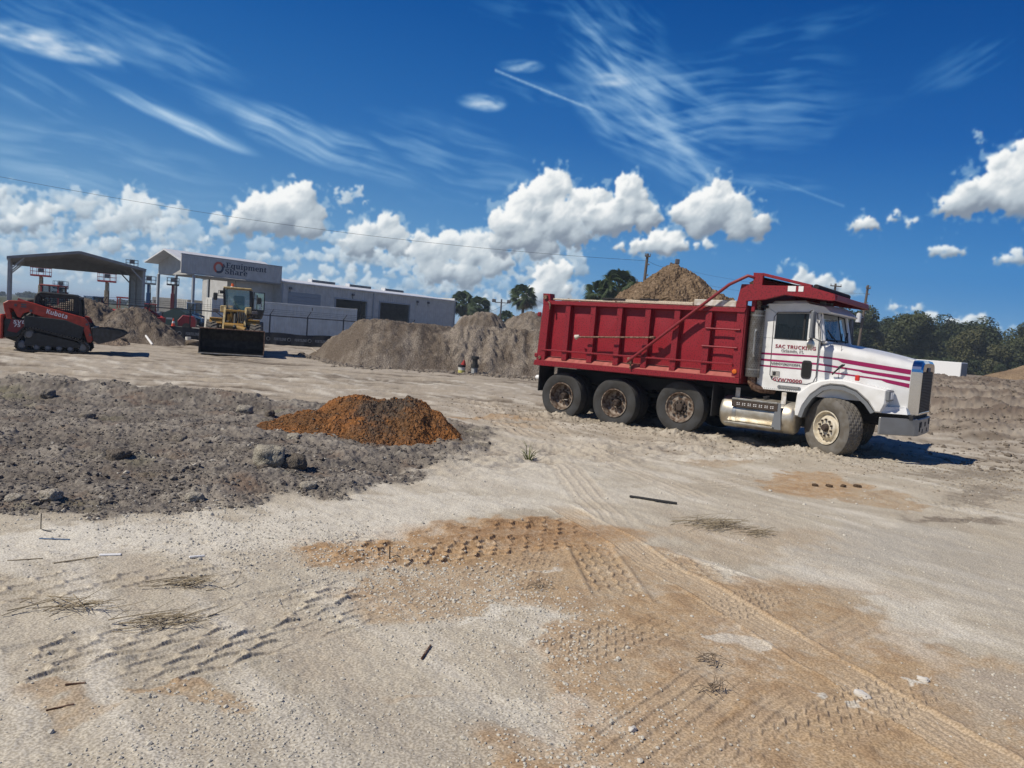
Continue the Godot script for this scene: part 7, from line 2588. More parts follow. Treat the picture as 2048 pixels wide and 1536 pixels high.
func build_small_things() -> void:
	# stones one can pick out
	stone("big pale grey boulder in the dark dug soil below the orange mound", Vector2(-2.71, -8.72), Vector3(0.40, 0.33, 0.36), Color(0.42, 0.39, 0.32), 3, 0.28)
	stone("darker clod of earth leaning on the right of the big boulder", Vector2(-2.46, -8.78), Vector3(0.34, 0.24, 0.3), Color(0.19, 0.165, 0.135), 5, 0.3)
	for q in [
		["flat pale stone at the left foot of the orange mound", -3.0, -10.75, 0.26, 0.13, 1], ["dark cracked lump left of centre in the dug field", -4.28, -8.42, 0.26, 0.16, 0], ["stone at the back rim of the dug field, left of the mound", -4.75, -13.7, 0.30, 0.22, 1],
		["pale stone at the dug field's lower left edge", -3.95, -6.62, 0.20, 0.12, 1], ["second pale stone beside it at the lower left edge, further left", -4.25, -6.60, 0.16, 0.10, 1], ["grey stone on the dug field's left half, above the dark lump", -4.19, -9.75, 0.20, 0.12, 2],
		["light stone at the field's lower edge left of centre", -2.86, -7.02, 0.17, 0.10, 1], ["small dark stone under the big boulder's front", -2.68, -8.42, 0.15, 0.10, 0], ["pale stone on the field's lower edge towards the right", -2.0, -7.75, 0.18, 0.09, 1],
		["round grey stone near the far left rim of the dug field", -8.1, -13.4, 0.32, 0.2, 2], ["dark stone in the rim left of the orange mound's top", -4.1, -13.1, 0.2, 0.15, 0], ["grey clod half way up the dug field at the far left", -6.4, -11.6, 0.24, 0.14, 2]]:
		stone(q[0], Vector2(q[1], q[2]), Vector3(q[3], q[4], q[3] * 0.8), [Color(0.19, 0.165, 0.14), Color(0.46, 0.425, 0.36), Color(0.30, 0.27, 0.23)][q[5]], int(q[3] * 100.0) + int(absf(q[1]) * 7.0), 0.3, "stones in the dug field")
	for q in [["grey boulder at the foot of the spoil heap right of the white pipe", -15.6, -34.9, 0.7, 0.38], ["brown lump right of that boulder before the black cloth", -14.9, -35.6, 0.8, 0.3], ["small rubble lump nearest the loader bucket's left edge", -13.6, -35.4, 0.35, 0.2], ["dark lump under the track loader's raised bucket", -16.9, -33.0, 0.6, 0.3]]:
		stone(q[0], Vector2(q[1], q[2]), Vector3(q[3], q[4], q[3] * 0.8), Color(0.22, 0.18, 0.14), int(q[3] * 40.0) + 11, 0.25, "rubble at the foot of the spoil heap")
	# four clods in a row on the orange patch
	for k in 4:
		var p := Vector2(4.22, -10.38).lerp(Vector2(4.86, -10.52), k / 3.0)
		stone(["leftmost", "second", "third", "rightmost"][k] + " of four dark clods in a row on the orange patch", p, Vector3(0.085 + 0.03 * (k % 2), 0.05, 0.075), Color(0.13, 0.09, 0.06), 40 + k * 3, 0.3, "row of clods pressed out by a wheel")
	# grass tuft
	var r := RandomNumberGenerator.new()
	r.seed = 9
	var g := Shape.new()
	for k in 46:
		var a := r.randf() * TAU
		var lean := r.randf_range(0.1, 0.75)
		var l := r.randf_range(0.10, 0.24) if k > 5 else r.randf_range(0.26, 0.40)
		var d := Vector3(cos(a) * lean, 1.0, sin(a) * lean).normalized()
		var b := Vector3(cos(a), 0, sin(a)) * r.randf() * 0.05
		var w := d.cross(Vector3(cos(a + 1.0), 0, sin(a + 1.0))).normalized() * 0.005
		var m := b + d * l * 0.6
		var e := b + d * l + Vector3(cos(a), -0.35, sin(a)) * l * 0.22
		g.quad(b - w, b + w, m + w * 0.8, m - w * 0.8)
		g.tri(m - w * 0.8, m + w * 0.8, e)
	solo("grass_tuft", "single tuft of grass growing from the pale sand left of the truck", "grass tuft", g, M.grass_blade, Vector3(0.32, ground_y(0.32, -10.9), -10.9))
	# dry twigs
	var gp := "bunches of dry twigs on the sand"
	twig_bundle("wide sprawl of dry twigs right of the orange patch", Vector2(2.15, -7.55), 0.35, 0.62, 0.42, 62, 21, M.twig, gp)
	twig_bundle("smaller dry grass clump at the right end of the wide sprawl", Vector2(2.52, -7.38), 0.3, 0.32, 0.22, 30, 22, M.twig, gp)
	twig_bundle("dry twigs farthest up at the lower left, upper right of three", Vector2(-1.98, -4.84), 0.2, 0.42, 0.16, 26, 23, M.twig, gp)
	twig_bundle("leftmost bunch of dry twigs at the lower left", Vector2(-2.42, -4.33), 0.1, 0.50, 0.13, 24, 24, M.twig, gp)
	twig_bundle("dry twigs and straw nearest the camera at the lower left", Vector2(-1.86, -4.25), 0.3, 0.42, 0.22, 36, 25, M.twig, gp)
	twig_bundle("crumbled dark roots on the sand right of the chevron track", Vector2(1.24, -4.27), 0.5, 0.12, 0.10, 14, 26, M.root_brown, gp)
	twig_bundle("crumbled roots in the lower right foreground", Vector2(1.17, -3.9), 0.2, 0.13, 0.09, 14, 27, M.root_brown, gp)
	twig_bundle("crumbs of dark root under the zigzag tracks at the centre", Vector2(0.30, -5.28), 0.6, 0.13, 0.07, 12, 28, M.root_brown, gp)
	# strips and sticks: label, name, category, from, to, width, height, material
	for q in [
		["black plastic pipe lying on pale sand between the grass and the twigs", "pipe", "pipe", Vector2(1.42, -8.60), Vector2(1.91, -8.37), 0.028, 0.026, "rubber"],
		["white plastic strip on the gravel at the lower left", "plastic_strip", "plastic strip", Vector2(-2.82, -5.32), Vector2(-2.69, -5.37), 0.03, 0.010, "sticker_white"],
		["short white plastic tube on the sand right of the white strip", "plastic_tube", "plastic tube", Vector2(-2.21, -5.38), Vector2(-2.12, -5.44), 0.016, 0.016, "sticker_white"],
		["thin dark wooden stick on the gravel at the left", "stick", "stick", Vector2(-3.0, -5.08), Vector2(-2.80, -5.26), 0.010, 0.008, "twig"],
		["thin dark stick at the far left edge", "stick", "stick", Vector2(-3.3, -5.06), Vector2(-3.12, -5.16), 0.008, 0.006, "twig"],
		["broken strip of reddish wood in the near foreground", "wood_strip", "wood strip", Vector2(-0.375, -4.00), Vector2(-0.345, -4.17), 0.010, 0.012, "rusty_pipe"],
		["short red brown stick at the lower left", "stick", "stick", Vector2(-1.92, -3.23), Vector2(-1.83, -3.29), 0.008, 0.007, "rusty_pipe"],
		["dark red chip above the short stick at the lower left", "wood_chip", "wood chip", Vector2(-1.96, -3.44), Vector2(-1.88, -3.47), 0.009, 0.007, "rusty_pipe"],
		["blue cord lying on the gravel at the left", "cord", "cord", Vector2(-3.42, -5.60), Vector2(-3.20, -5.62), 0.008, 0.008, "lift_blue"]]:
		var a: Vector2 = q[3]
		var b: Vector2 = q[4]
		var s := Shape.new()
		var ya: float = ground_y(a.x, a.y) + q[6] * 0.6
		var yb: float = ground_y(b.x, b.y) + q[6] * 0.6
		var ln := Vector3(b.x - a.x, yb - ya, b.y - a.y)
		s.bar(Vector3.ZERO, ln, q[5], q[6], Vector3.UP, minf(q[5], q[6]) * 0.25)
		solo(q[1], q[0], q[2], s, M[q[7]], Vector3(a.x, ya, a.y))
	var wr := Shape.new()
	wr.tube([Vector3(0.0, 0.13, 0), Vector3(0.0, 0.01, 0), Vector3(0.06, 0.006, 0.02), Vector3(0.10, 0.008, 0.03)], 0.004, 5)
	solo("wire_hook", "bent dark wire hook standing in the gravel at the left edge", "wire", wr, M.wire, Vector3(-3.53, ground_y(-3.53, -5.80), -5.80))
	var pg := Shape.new()
	pg.tube([Vector3(0, -0.02, 0), Vector3(-0.005, 0.10, 0)], 0.005, 6)
	pg.tube([Vector3(0.02, 0.02, 0), Vector3(0.05, 0.035, 0), Vector3(0.08, 0.02, 0.0)], 0.004, 5)
	solo("wire_peg", "thin dark wire peg upright in the orange sand patch", "wire", pg, M.wire, Vector3(-0.83, ground_y(-0.83, -5.74), -5.74))
	for q in [["white chip of lime rock in the lower right foreground", 2.0, -4.02, 0.10, 0.03], ["white chip of lime rock right of the other chip, nearer the edge", 2.46, -4.27, 0.07, 0.03], ["small white stone at the bottom edge right of centre", 0.67, -3.43, 0.045, 0.03]]:
		var s := rock_mesh(int(q[1] * 31.0), Vector3(q[3], q[4], q[3] * 0.6), 14, 0.5)
		solo("lime_chip", q[0], "stone", s, M.board_white, Vector3(q[1], ground_y(q[1], q[2]) + q[4] * 0.25, q[2]), q[1], "white lime rock chips")
	# pipes by the heaps
	var pv := Shape.new()
	pv.cyl(Vector3.ZERO, Vector3(1.88, -1.16, 1.8), 0.05, 12)
	solo("plastic_pipe", "long white plastic pipe leaning down the dark spoil heap", "pipe", pv, M.pvc, Vector3(-17.6, 1.18, -35.2))
	var pv2 := Shape.new()
	pv2.cyl(Vector3.ZERO, Vector3(0.66, -0.29, 0.4), 0.025, 8)
	solo("plastic_pipe", "thin pale pipe lying at the left foot of the long stockpile", "pipe", pv2, M.board_cream, Vector3(-9.14, 0.33, -34.6))
	# buckets at the foot of the stockpile
	var b1 := thing("paint_pail", "yellow and white pail with a black lid at the stockpile's foot", "pail", Vector3(-1.98, ground_y(-1.98, -29.6), -29.6))
	var s1 := Shape.new()
	s1.cyl(Vector3.ZERO, Vector3(0, 0.26, 0), 0.12, 18, 0.135)
	part(b1, "body", s1, M.bucket_plastic)
	var s2 := Shape.new()
	s2.cyl(Vector3(0, 0.04, 0), Vector3(0, 0.14, 0), 0.128, 18, 0.131)
	part(b1, "label_band", s2, M.lid_yellow)
	var s3 := Shape.new()
	s3.cyl(Vector3(0, 0.26, 0), Vector3(0, 0.34, 0), 0.15, 18)
	part(b1, "lid", s3, M.rubber)
	var fu := Shape.new()
	fu.cyl(Vector3.ZERO, Vector3(0.02, 0.19, 0), 0.105, 16, 0.02)
	solo("funnel", "red funnel standing upside down on the yellow and white pail", "funnel", fu, M.lift_red, Vector3(-1.92, ground_y(-1.98, -29.6) + 0.345, -29.6))
	var b2 := thing("tool_pail", "grey pail with a pale front label right of the yellow one", "pail", Vector3(-1.47, ground_y(-1.47, -29.4), -29.4))
	var t1 := Shape.new()
	t1.cyl(Vector3.ZERO, Vector3(0, 0.26, 0), 0.12, 18, 0.13)
	part(b2, "body", t1, M.trim_grey)
	var t2 := Shape.new()
	t2.box(Vector3(-0.06, 0.13, 0.115), Vector3(0.10, 0.17, 0.02), 0.004)
	part(b2, "label_patch", t2, M.bucket_plastic)
	var pp := Shape.new()
	pp.cyl(Vector3.ZERO, Vector3(0, 0.13, 0), 0.15, 16)
	pp.cyl(Vector3(0, 0.13, 0), Vector3(0, 0.33, 0), 0.10, 16)
	pp.cyl(Vector3(0, 0.33, 0), Vector3(0, 0.44, 0), 0.15, 16)
	solo("pump", "black pump with round flanges standing on the grey pail", "pump", pp, M.machine_black, Vector3(-1.47, ground_y(-1.47, -29.4) + 0.26, -29.4))
	var wb := Shape.new()
	wb.cyl(Vector3.ZERO, Vector3(0, 0.22, 0), 0.12, 16, 0.14)
	solo("white_pail", "small white pail before the black cloth at the fence foot", "pail", wb, M.bucket_plastic, Vector3(-16.9, 0.0, -39.8))
	var mk := Shape.new()
	mk.cyl(Vector3.ZERO, Vector3(0, 0.75, 0), 0.035, 8)
	solo("marker_post", "short white marker post on top of the back sand pile by the tailgate", "post", mk, M.sticker_white, Vector3(2.2, 2.35, -47.6))

# ---------- gravel and clods ----------
func scatter(called: String, label: String, category: String, meshes: Array, count: int, seed_: int, place: Callable) -> void:
	var r := RandomNumberGenerator.new()
	r.seed = seed_
	var spots := []
	for k in count:
		var q = place.call(r)
		if q != null:
			spots.append(q)
	for m in meshes.size():
		var mm := MultiMesh.new()
		mm.transform_format = MultiMesh.TRANSFORM_3D
		mm.use_colors = true
		mm.mesh = meshes[m]
		var own := []
		for k in range(m, spots.size(), meshes.size()):
			own.append(spots[k])
		mm.instance_count = own.size()
		for k in own.size():
			mm.set_instance_transform(k, own[k][0])
			mm.set_instance_color(k, own[k][1])
		var o := MultiMeshInstance3D.new()
		o.name = numbered(called)
		o.multimesh = mm
		o.material_override = M.stone
		add_child(o)
		tag(o, label, category, "loose stones on the ground" , "stuff")

func stone_at(r: RandomNumberGenerator, x: float, z: float, size: float, c: Color) -> Array:
	var b := Basis.from_euler(Vector3(r.randf() * TAU, r.randf() * TAU, r.randf() * TAU)).scaled(Vector3(size, size, size) * Vector3(r.randf_range(0.7, 1.2), r.randf_range(0.5, 0.9), r.randf_range(0.7, 1.2)))
	return [Transform3D(b, Vector3(x, ground_y(x, z) + size * 0.06, z)), c]

func build_loose_stones() -> void:
	var kinds := []
	for k in 3:
		kinds.append(rock_mesh(70 + k, Vector3.ONE, 6, 0.55))
	scatter("loose_gravel", "loose pale lime gravel strewn over the near ground", "gravel", [kinds[0]], 56000, 5, func(r: RandomNumberGenerator):
		var d := 2.8 / (1.0 - r.randf() * 0.80)
		var x := d * r.randf_range(-0.80, 0.80)
		var z := -d
		var share: float = clampf(0.5 + mid_noise.get_noise_2d(x * 0.9 + 9.0, z * 0.9) * 1.7, 0.02, 1.0)
		var band := exp(-pow((z + 6.3 - 0.55 * (x + 2.2)) / 0.75, 2.0)) * (1.0 - smoothstep(-0.2, 1.2, x))
		var near := exp(-(pow((x - 0.45) / 0.55, 2.0) + pow((z + 3.5) / 0.55, 2.0))) + exp(-(pow((x + 1.0) / 0.5, 2.0) + pow((z + 3.25) / 0.3, 2.0)))
		var orange := exp(-(pow((x + 0.1) / 1.2, 2.0) + pow((z + 6.1) / 0.8, 2.0))) + exp(-(pow((x - 1.3) / 0.8, 2.0) + pow((z + 4.4) / 0.9, 2.0)))
		if r.randf() > clampf(share * share * 0.10 + band * 1.3 + near * 0.45 - orange * 0.3, 0.015, 1.0) or dug_share(x, z) > 0.7:
			return null
		var size := r.randf_range(0.006, 0.017) * (1.0 + 0.9 * pow(r.randf(), 8.0)) * clampf(0.55 + d * 0.12, 0.8, 1.6)
		return stone_at(r, x, z, size, Color(0.76, 0.71, 0.60).lerp(Color(0.50, 0.455, 0.37), r.randf() * r.randf())))
	scatter("soil_clods", "clods of dark earth and pale rubble covering the dug field", "clods", [kinds[1]], 42000, 6, func(r: RandomNumberGenerator):
		var d := 6.0 / (1.0 - r.randf() * 0.64)
		var x := d * r.randf_range(-0.80, 0.02)
		var z := -d
		if dug_share(x, z) < 0.25 or r.randf() > 0.25 + 0.9 * clampf(0.4 + mid_noise.get_noise_2d(x * 1.5 + 40.0, z * 1.5), 0.0, 1.0):
			return null
		var size := r.randf_range(0.008, 0.024) * (1.0 + 2.4 * pow(r.randf(), 9.0))
		var c := Color(0.175, 0.152, 0.132).lerp(Color(0.29, 0.26, 0.22), r.randf())
		if r.randf() < 0.06 + 0.25 * smoothstep(0.1, 0.5, mid_noise.get_noise_2d(x * 0.7 + 3.0, z * 0.7)):
			c = Color(0.60, 0.55, 0.46)
			size *= 0.8
		return stone_at(r, x, z, size, c))
	scatter("orange_clods", "crumbs of orange and dark clay on the orange mound", "clods", [kinds[2]], 3200, 7, func(r: RandomNumberGenerator):
		var a := r.randf() * TAU
		var q := sqrt(r.randf())
		var x := -2.3 + cos(a) * q * 1.55
		var z := -12.2 + sin(a) * q * 1.3
		var lx := x + 2.3
		var lz := z + 12.2
		var h := maxf(hill(lx, lz, -0.10, -0.15, 1.05, 1.35, 0.63, 0.35), maxf(hill(lx, lz, 0.75, -0.2, 0.85, 1.2, 0.62, 0.30), hill(lx, lz, -0.75, 0.15, 0.92, 1.2, 0.32, 0.25)))
		h = maxf(h, hill(lx, lz, 0.35, -0.2, 1.0, 1.2, 0.64, 0.40))
		h += rough(x * 1.6, z * 1.6, 0.16) * clampf(h * 4.0, 0.0, 1.0) + 0.02
		var y := maxf(h + ground_y(x, z) * 0.6 - 0.03, ground_y(x, z))
		var size := r.randf_range(0.008, 0.020) * (1.0 + 2.2 * pow(r.randf(), 9.0))
		var dark := exp(-(pow((lx - 0.25) / 0.45, 2.0) + pow((lz - 0.35) / 0.75, 2.0)))
		var c := Color(0.40, 0.17, 0.055).lerp(Color(0.25, 0.13, 0.06), r.randf())
		if r.randf() < 0.15 + 0.7 * dark:
			c = Color(0.14, 0.115, 0.092)
		var t := stone_at(r, x, z, size, c)
		t[0].origin.y = y
		return t)
	scatter("lane_crumbs", "crumbs of dry sand along the truck's wheel marks", "clods", [kinds[0]], 5000, 8, func(r: RandomNumberGenerator):
		var u := r.randf()
		var x := lerpf(-1.0, 9.5, u) + r.randfn() * 0.6
		var z := lerpf(-17.5, -11.8, u) + r.randfn() * 1.4
		var size := r.randf_range(0.010, 0.028) * (1.0 + 1.5 * pow(r.randf(), 8.0))
		return stone_at(r, x, z, size, Color(0.42, 0.355, 0.27).lerp(Color(0.30, 0.245, 0.185), r.randf())))
	scatter("berm_clods", "clods of grey earth on the rising ground right of the truck", "clods", [kinds[1]], 9000, 9, func(r: RandomNumberGenerator):
		var x := r.randf_range(8.0, 22.0)
		var z := -r.randf_range(13.0, 28.0)
		if r.randf() > 0.15 + 0.9 * clampf(0.5 + mid_noise.get_noise_2d(x * 0.6, z * 0.6) * 1.6, 0.0, 1.0):
			return null
		var size := r.randf_range(0.02, 0.06) * (1.0 + 1.8 * pow(r.randf(), 8.0))
		return stone_at(r, x, z, size, Color(0.32, 0.27, 0.215).lerp(Color(0.20, 0.165, 0.13), r.randf())))
	scatter("heap_rubble", "crumbled clods along the foot of the long stockpile", "clods", [kinds[2]], 5200, 10, func(r: RandomNumberGenerator):
		var x := r.randf_range(-9.6, 7.5)
		var foot: float = -34.0 + lerpf(-0.6, 4.7, smoothstep(-9.6, -5.8, x)) - 0.7 * smoothstep(-5.5, -2.0, x)
		var z: float = foot + 0.15 + absf(r.randfn()) * 0.55
		var size := r.randf_range(0.03, 0.09) * (1.0 + 2.0 * pow(r.randf(), 8.0))
		return stone_at(r, x, z, size, Color(0.34, 0.29, 0.235).lerp(Color(0.20, 0.165, 0.13), r.randf())))
# ---------- sky ----------
const SKY_W := 4096
const SKY_H := 2048
const PPD := 4096.0 / 360.0
var sky_data: PackedByteArray
var veil := Color(0.80, 0.88, 0.95)
var sky_rng := RandomNumberGenerator.new()
var n_soft: FastNoiseLite
var n_fine: FastNoiseLite

func lin(c: Color) -> Color:
	return c.srgb_to_linear()

func sky_base(az: float, el: float) -> Color:
	# az in degrees from straight ahead (right is positive), el in degrees
	var right := clampf(0.5 + sin(deg_to_rad(az)) * 0.75, 0.0, 1.0)
	var e := maxf(el, 0.0)
	var hor := Color(0.72, 0.795, 0.845).lerp(Color(0.50, 0.67, 0.82), right)
	var low := Color(0.47, 0.64, 0.79).lerp(Color(0.25, 0.51, 0.76), right)
	var mid := Color(0.215, 0.455, 0.705).lerp(Color(0.11, 0.365, 0.655), right)
	var top := Color(0.07, 0.33, 0.62).lerp(Color(0.02, 0.27, 0.55), right)
	var zen := Color(0.02, 0.19, 0.43)
	if e < 6.0:
		return hor.lerp(low, smoothstep(-1.0, 6.0, e))
	if e < 14.0:
		return low.lerp(mid, (e - 6.0) / 8.0)
	if e < 24.0:
		return mid.lerp(top, (e - 14.0) / 10.0)
	return top.lerp(zen, clampf((e - 24.0) / 50.0, 0.0, 1.0))

func sky_index(ix: int, iy: int) -> int:
	return (iy * SKY_W + posmod(ix - SKY_W / 2, SKY_W)) * 3   # straight ahead is the first column

func sky_mix(k: int, c: Color, a: float) -> void:
	sky_data[k] = int(lerpf(sky_data[k], c.r8, a) + 0.5)
	sky_data[k + 1] = int(lerpf(sky_data[k + 1], c.g8, a) + 0.5)
	sky_data[k + 2] = int(lerpf(sky_data[k + 2], c.b8, a) + 0.5)

# One cumulus: blobs are Vector3(az, el, radius) in degrees. Each grows smaller puffs, and these smaller ones again; their fronts are joined
# into one relief that the sun, up on the left behind the viewer, shades.
func cumulus(blobs: Array, base: float, haze: float, soft: float, dense: float) -> void:
	var puffs := PackedFloat32Array()
	var big := 0.0
	var top := -1e9
	for b: Vector3 in blobs:
		big = maxf(big, b.z)
	for b: Vector3 in blobs:
		var r0 := b.z * 0.84
		puffs.append_array([b.x, maxf(b.y, base + r0 * 0.35), 0.0, r0])
		for q in 9:
			var t := sky_rng.randf_range(-0.5, PI + 0.5)
			var off := r0 * sky_rng.randf_range(0.45, 0.86)
			var c1 := Vector3(b.x + cos(t) * off, b.y + sin(t) * off, r0 * sky_rng.randf_range(0.1, 0.62))
			var r1 := r0 * sky_rng.randf_range(0.32, 0.50)
			if c1.y < base + r1 * 0.3:
				c1.y = base + r1 * 0.3
			puffs.append_array([c1.x, c1.y, c1.z, r1])
			if b.z < 0.35:
				continue
			for q2 in 6:
				var t2 := sky_rng.randf_range(-0.7, PI + 0.7)
				var o2 := r1 * sky_rng.randf_range(0.4, 0.92)
				var r2 := r1 * sky_rng.randf_range(0.28, 0.5)
				puffs.append_array([c1.x + cos(t2) * o2, maxf(c1.y + sin(t2) * o2, base + r2 * 0.2), c1.z + r1 * sky_rng.randf_range(0.0, 0.7), r2])
	var lo := Vector2(1e9, 1e9)
	var hi := Vector2(-1e9, -1e9)
	for p in range(0, puffs.size(), 4):
		var c := Vector2(puffs[p], puffs[p + 1])
		var r := puffs[p + 3] * 1.25
		lo = lo.min(c - Vector2(r, r))
		hi = hi.max(c + Vector2(r, r))
	top = hi.y
	lo -= Vector2(0.5, 0.5)
	hi += Vector2(0.5, 0.5)
	var x0 := int(floor((lo.x + 180.0) * PPD))
	var y0 := int(floor((90.0 - hi.y) * PPD))
	var w := int(ceil((hi.x + 180.0) * PPD)) - x0 + 1
	var h := mini(int(ceil((90.0 - lo.y) * PPD)), 1020) - y0 + 1
	if w < 8 or h < 8:
		return
	var wx := PackedFloat32Array()
	var wy := PackedFloat32Array()
	var ht := PackedFloat32Array()
	var cv := PackedFloat32Array()
	wx.resize(w * h)
	wy.resize(w * h)
	ht.resize(w * h)
	cv.resize(w * h)
	var amp := 0.10 * pow(big, 0.5) * (1.0 + 3.0 * soft)
	for j in h:
		var el := 90.0 - (y0 + j + 0.5) / PPD
		for i in w:
			var az := (x0 + i + 0.5) / PPD - 180.0
			var k := j * w + i
			wx[k] = az + amp * (n_fine.get_noise_2d(az * 62.0, el * 62.0) * 1.2 + n_soft.get_noise_2d(az * 40.0, el * 40.0) * 1.6)
			wy[k] = el + amp * (n_fine.get_noise_2d(az * 62.0 + 900.0, el * 62.0) * 1.2 + n_soft.get_noise_2d(az * 40.0 + 700.0, el * 40.0) * 1.6)
	var edge := (0.55 + 1.2 * soft)
	for p in range(0, puffs.size(), 4):
		var cx := puffs[p]
		var cy := puffs[p + 1]
		var cz := puffs[p + 2]
		var r := puffs[p + 3]
		var rr := r * r
		var reach := r + amp * 1.6
		var i0 := maxi(0, int((cx - reach + 180.0) * PPD) - x0)
		var i1 := mini(w - 1, int((cx + reach + 180.0) * PPD) - x0 + 1)
		var j0 := maxi(0, int((90.0 - cy - reach) * PPD) - y0)
		var j1 := mini(h - 1, int((90.0 - cy + reach) * PPD) - y0 + 1)
		for j in range(j0, j1 + 1):
			for i in range(i0, i1 + 1):
				var k := j * w + i
				var dx := wx[k] - cx
				var dy := wy[k] - cy
				var d2 := dx * dx + dy * dy
				if d2 < rr:
					var z := cz + sqrt(rr - d2)
					if z > ht[k]:
						ht[k] = z
					cv[k] += (1.0 - d2 / rr) * r / (edge * (0.35 + 0.4 * big))
	# fine billows
	for j in h:
		for i in w:
			var k := j * w + i
			if cv[k] > 0.0:
				ht[k] += 0.062 * pow(big, 0.6) * (n_fine.get_noise_2d((x0 + i) * 4.5, (y0 + j) * 4.5) + 0.7 * n_fine.get_noise_2d((x0 + i) * 12.0, (y0 + j) * 12.0 + 500.0))
	# a softened copy of the relief for the broad shading
	var bl := ht.duplicate()
	var rad := clampi(int(big * 1.6), 1, 4)
	var tmp := ht.duplicate()
	for pas in 2:
		for j in h:
			for i in range(rad, w - rad):
				var s := 0.0
				for q in range(-rad, rad + 1):
					s += bl[j * w + i + q]
				tmp[j * w + i] = s / (2.0 * rad + 1.0)
		for j in range(rad, h - rad):
			for i in w:
				var s := 0.0
				for q in range(-rad, rad + 1):
					s += tmp[(j + q) * w + i]
				bl[j * w + i] = s / (2.0 * rad + 1.0)
	var reach2 := maxi(2, int(big * 3.0))
	for j in range(1, h - 1):
		var el := 90.0 - (y0 + j + 0.5) / PPD
		for i in range(1, w - 1):
			var k := j * w + i
			if cv[k] <= 0.0:
				continue
			var under := smoothstep(-0.15, 1.0, (el - base) / (0.42 * big) + 0.35 + (wy[k] - el) * 2.2)
			var erode := n_fine.get_noise_2d((x0 + i) * 7.0 + 31.0, (y0 + j) * 7.0) + 0.8 * n_soft.get_noise_2d((x0 + i) * 9.0, (y0 + j) * 9.0 + 77.0)
			var a := smoothstep(0.0, 1.0, cv[k] - (0.12 + maxf(erode, -0.2) * 1.7) * smoothstep(2.4, 0.2, cv[k])) * dense * under
			if a < 0.004:
				continue
			var gx := (ht[k + 1] - ht[k - 1]) * PPD * 0.5
			var gy := (ht[k - w] - ht[k + w]) * PPD * 0.5
			var f := 0.55 / (1.0 + 0.55 * sqrt(gx * gx + gy * gy))
			var bx := (bl[k + 1] - bl[k - 1]) * PPD * 0.5
			var by := (bl[k - w] - bl[k + w]) * PPD * 0.5
			gx = gx * f * 0.75 + bx * 0.60
			gy = gy * f * 0.75 + by * 0.60
			var nl := 1.0 / sqrt(gx * gx + gy * gy + 1.0)
			var lit := (gx * 0.50 - gy * 0.70 + 0.50) * nl
			var si := clampi(j - reach2, 0, h - 1) * w + clampi(i - int(reach2 * 0.7), 0, w - 1)
			var occ := clampf((bl[si] - bl[k]) / (0.55 * big), -0.6, 1.0)
			var up := clampf((el - base) / (top - base), 0.0, 1.0)
			var l := 0.36 + 0.46 * lit - 0.30 * occ
			l += 0.16 * n_soft.get_noise_2d((x0 + i) * 3.2 + 400.0, (y0 + j) * 3.2) - 0.05 * erode
			l = lerpf(l, 0.80, soft * 0.7)
			l += 0.30 * (smoothstep(0.02, 0.60, up) - 0.72) * (1.0 - 0.5 * soft)
			var c := Color(0.52, 0.57, 0.63).lerp(Color(0.73, 0.775, 0.81), smoothstep(0.12, 0.55, l)).lerp(Color(0.985, 0.99, 0.985), smoothstep(0.48, 1.0, l))
			sky_mix(sky_index(x0 + i, y0 + j), c.lerp(Color(0.66, 0.76, 0.84), haze), a)

# A cirrus veil: a patch with its own grain direction, drawn inside an ellipse.
func cirrus(at: Vector2, half: Vector2, turn: float, grain: float, amount: float, stretch: float, cut: float, offset: float) -> void:
	var ca := cos(deg_to_rad(turn))
	var sa := sin(deg_to_rad(turn))
	var ga := cos(deg_to_rad(grain))
	var gb := sin(deg_to_rad(grain))
	var reach := maxf(half.x, half.y) * 1.25
	var x0 := int((at.x - reach + 180.0) * PPD)
	var x1 := int((at.x + reach + 180.0) * PPD)
	var y0 := int((90.0 - at.y - reach) * PPD)
	var y1 := mini(int((90.0 - at.y + reach) * PPD), 1010)
	for iy in range(y0, y1):
		var el := 90.0 - (iy + 0.5) / PPD
		for ix in range(x0, x1):
			var az := (ix + 0.5) / PPD - 180.0
			var dx := az - at.x
			var dy := el - at.y
			var u := (dx * ca + dy * sa) / half.x
			var v := (-dx * sa + dy * ca) / half.y
			var r := u * u + v * v
			if r > 1.5:
				continue
			var gu := dx * ga + dy * gb
			var gv := -dx * gb + dy * ga
			var bend := n_soft.get_noise_2d(gu * 7.0 + offset, gv * 7.0) * 0.8
			var n1 := n_fine.get_noise_2d(gu * 9.0 / stretch + offset, (gv + bend) * 15.0)
			var n2 := n_fine.get_noise_2d(gu * 30.0 / stretch + offset, (gv + bend * 0.8) * 85.0 + 300.0)
			var n3 := n_soft.get_noise_2d(dx * 14.0 + offset, dy * 14.0 + 90.0)
			var m := (1.0 - smoothstep(0.15, 1.35, r + n3 * 0.7))
			var d := clampf(0.5 + n1 * 0.78 + n2 * 0.62 + n3 * 0.5 - cut, 0.0, 1.3) * m * amount * 1.1
			if d > 0.003:
				sky_mix(sky_index(ix, iy), veil, minf(d, 0.92))

